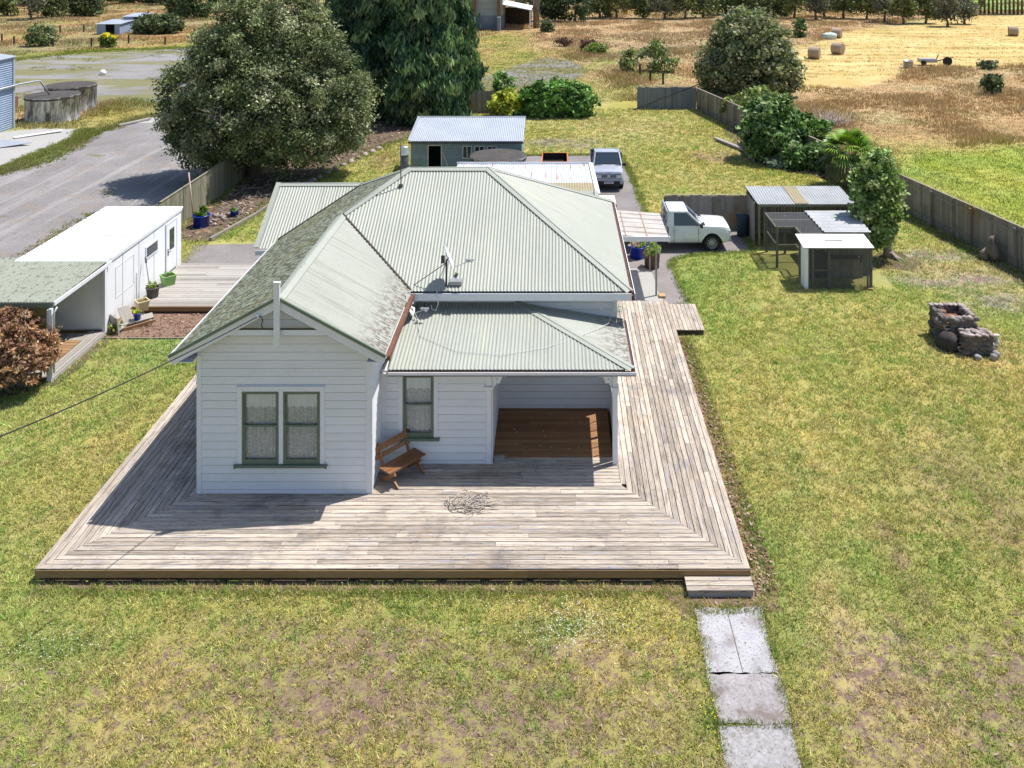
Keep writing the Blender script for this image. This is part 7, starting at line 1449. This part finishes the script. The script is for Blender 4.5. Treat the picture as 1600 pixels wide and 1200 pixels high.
# flowers
def dots(name, label, pts, size, cols):
    pts = np.array(pts); n = len(pts); a = rng.uniform(0, 6.28, n); s = size*rng.uniform(.6, 1.3, n); V = np.empty((n, 4, 3))
    for k in range(4): V[:, k] = pts+np.stack([np.cos(a+k*1.571)*s*.5, np.sin(a+k*1.571)*s*.5, rng.uniform(-.003, .006, n)], 1)
    tag(npmesh(name, V.reshape(-1, 3), 4, np.repeat(np.array(cols)[rng.integers(0, len(cols), n)], 4, 0), GRASSM), label, 'flowers', kind='stuff')
def patch(lst):
    out = []
    for px, py, rx, ry, n in lst:
        p = P(px, py); d = H/(py-HY)
        for _ in range(n): out.append((p.x+random.gauss(0, rx*d*.5), p.y+random.gauss(0, ry*p.y/(py-HY)*.5), .075+random.uniform(-.02, .03)))
    A = np.array(out); return A[clear(A[:, 0], A[:, 1])]
dots('clover_flowers', 'white clover flowers dotted in green patches of lawn', patch([(900, 985, 90, 45, 420), (95, 1010, 90, 40, 160), (250, 560, 80, 25, 260), (290, 535, 60, 15, 200), (1110, 440, 90, 50, 200), (1280, 480, 200, 60, 220), (150, 640, 200, 60, 260), (600, 960, 400, 60, 120), (1400, 620, 200, 90, 200)]), .024, [(.75, .76, .7), (.62, .63, .52)])
dots('yellow_flowers', 'small yellow dandelion flowers scattered through the lawn', patch([(1200, 620, 250, 200, 260), (1050, 1040, 120, 90, 90), (1120, 1120, 40, 60, 60), (1215, 1150, 20, 60, 50), (1450, 900, 150, 250, 220), (650, 960, 350, 30, 90), (1080, 925, 12, 8, 40), (300, 780, 280, 140, 90), (1150, 1118, 30, 5, 40), (990, 985, 60, 30, 60), (760, 1000, 300, 100, 110), (1130, 620, 60, 120, 110)]), .024, [(.75, .6, .02), (.8, .66, .05)])
# dry scraps, leaf litter
x, y = scatter(1500, 15, 34, 1.2); ok = clear(x, y) & in_view(x, y); x, y = x[ok], y[ok]; C_ = np.stack([x, y, np.full(len(x), .04)], 1); Nn = unit(len(x))*.3+np.array([0, 0, 1]); 
tag(npmesh('dry_litter', leaves(C_, Nn/np.linalg.norm(Nn, axis=1, keepdims=True), .022, 3.2), 4, np.repeat(np.array([(.36, .28, .2), (.26, .18, .12), (.42, .36, .3)])[rng.integers(0, 3, len(x))], 4, 0), STRAWM), 'dry scraps and twigs scattered on the lawn', 'litter', kind='stuff')
def litter(name, label, poly, n, size, cols):
    xs = [p[0] for p in poly]; ys = [p[1] for p in poly]; x = rng.uniform(min(xs), max(xs), n); y = rng.uniform(min(ys), max(ys), n); ok = inpoly(x, y, poly); x, y = x[ok], y[ok]; Nn = unit(len(x))*.6+np.array([0, 0, 1])
    tag(npmesh(name, leaves(np.stack([x, y, rng.uniform(.01, .06, len(x))], 1), Nn/np.linalg.norm(Nn, axis=1, keepdims=True), size, 1.8), 4, np.repeat(np.array(cols)[rng.integers(0, len(cols), len(x))], 4, 0), STRAWM), label, 'leaf litter', kind='stuff')
LC = [(.2, .12, .08), (.34, .22, .15), (.12, .08, .055), (.42, .32, .24)]
litter('tree_bed_litter', 'fallen brown leaves under the dark tree and conifers', BEDP, 5000, .12, LC)
litter('shrub_bed_litter', 'fallen leaves on the mulch bed by the palm', G2([(1170, 250), (1210, 262), (1290, 280), (1350, 300), (1370, 262), (1250, 210), (1180, 215), (1140, 200)]), 7000, .12, LC)
litter('bark_chips', 'bark chips on the bed between the lawn and the plank deck', [(-15.9, 31.35), (-9.2, 31.35), (-9.2, 33.4), (-15.9, 33.4)], 1500, .04, LC)
litter('deck_edge_litter', 'dry scraps in the soil strip by the right deck edge', [(4.26, 19), (4.85, 19.2), (4.75, 31), (4.3, 31.4)], 1500, .05, LC)

# bare grey dead branches showing on the face of the big tree
t = [o for o in sc.objects if o.name.startswith('dark_evergreen')][0]; mb = MB(); q = t.location
for cx, cy, cz, n in ((-.6, -4.2, 4.6, 14), (-2.2, -2.8, 2.6, 10)):
    c0 = Vector((q.x+cx, q.y+cy, cz))
    for _ in range(n):
        d0 = Vector((random.gauss(0, 1), random.gauss(-.3, .5), random.gauss(.1, .8))).normalized(); L = random.uniform(.5, 1.3); m = c0+d0*L*.5+Vector((random.gauss(0, .1), 0, random.gauss(0, .1)))
        mb.tube([c0+Vector((random.gauss(0, .3), .5, random.gauss(0, .3))), m, c0+d0*L], [.02, .012, .006], 4)
mb.build('dead_branch', TWIG, t)
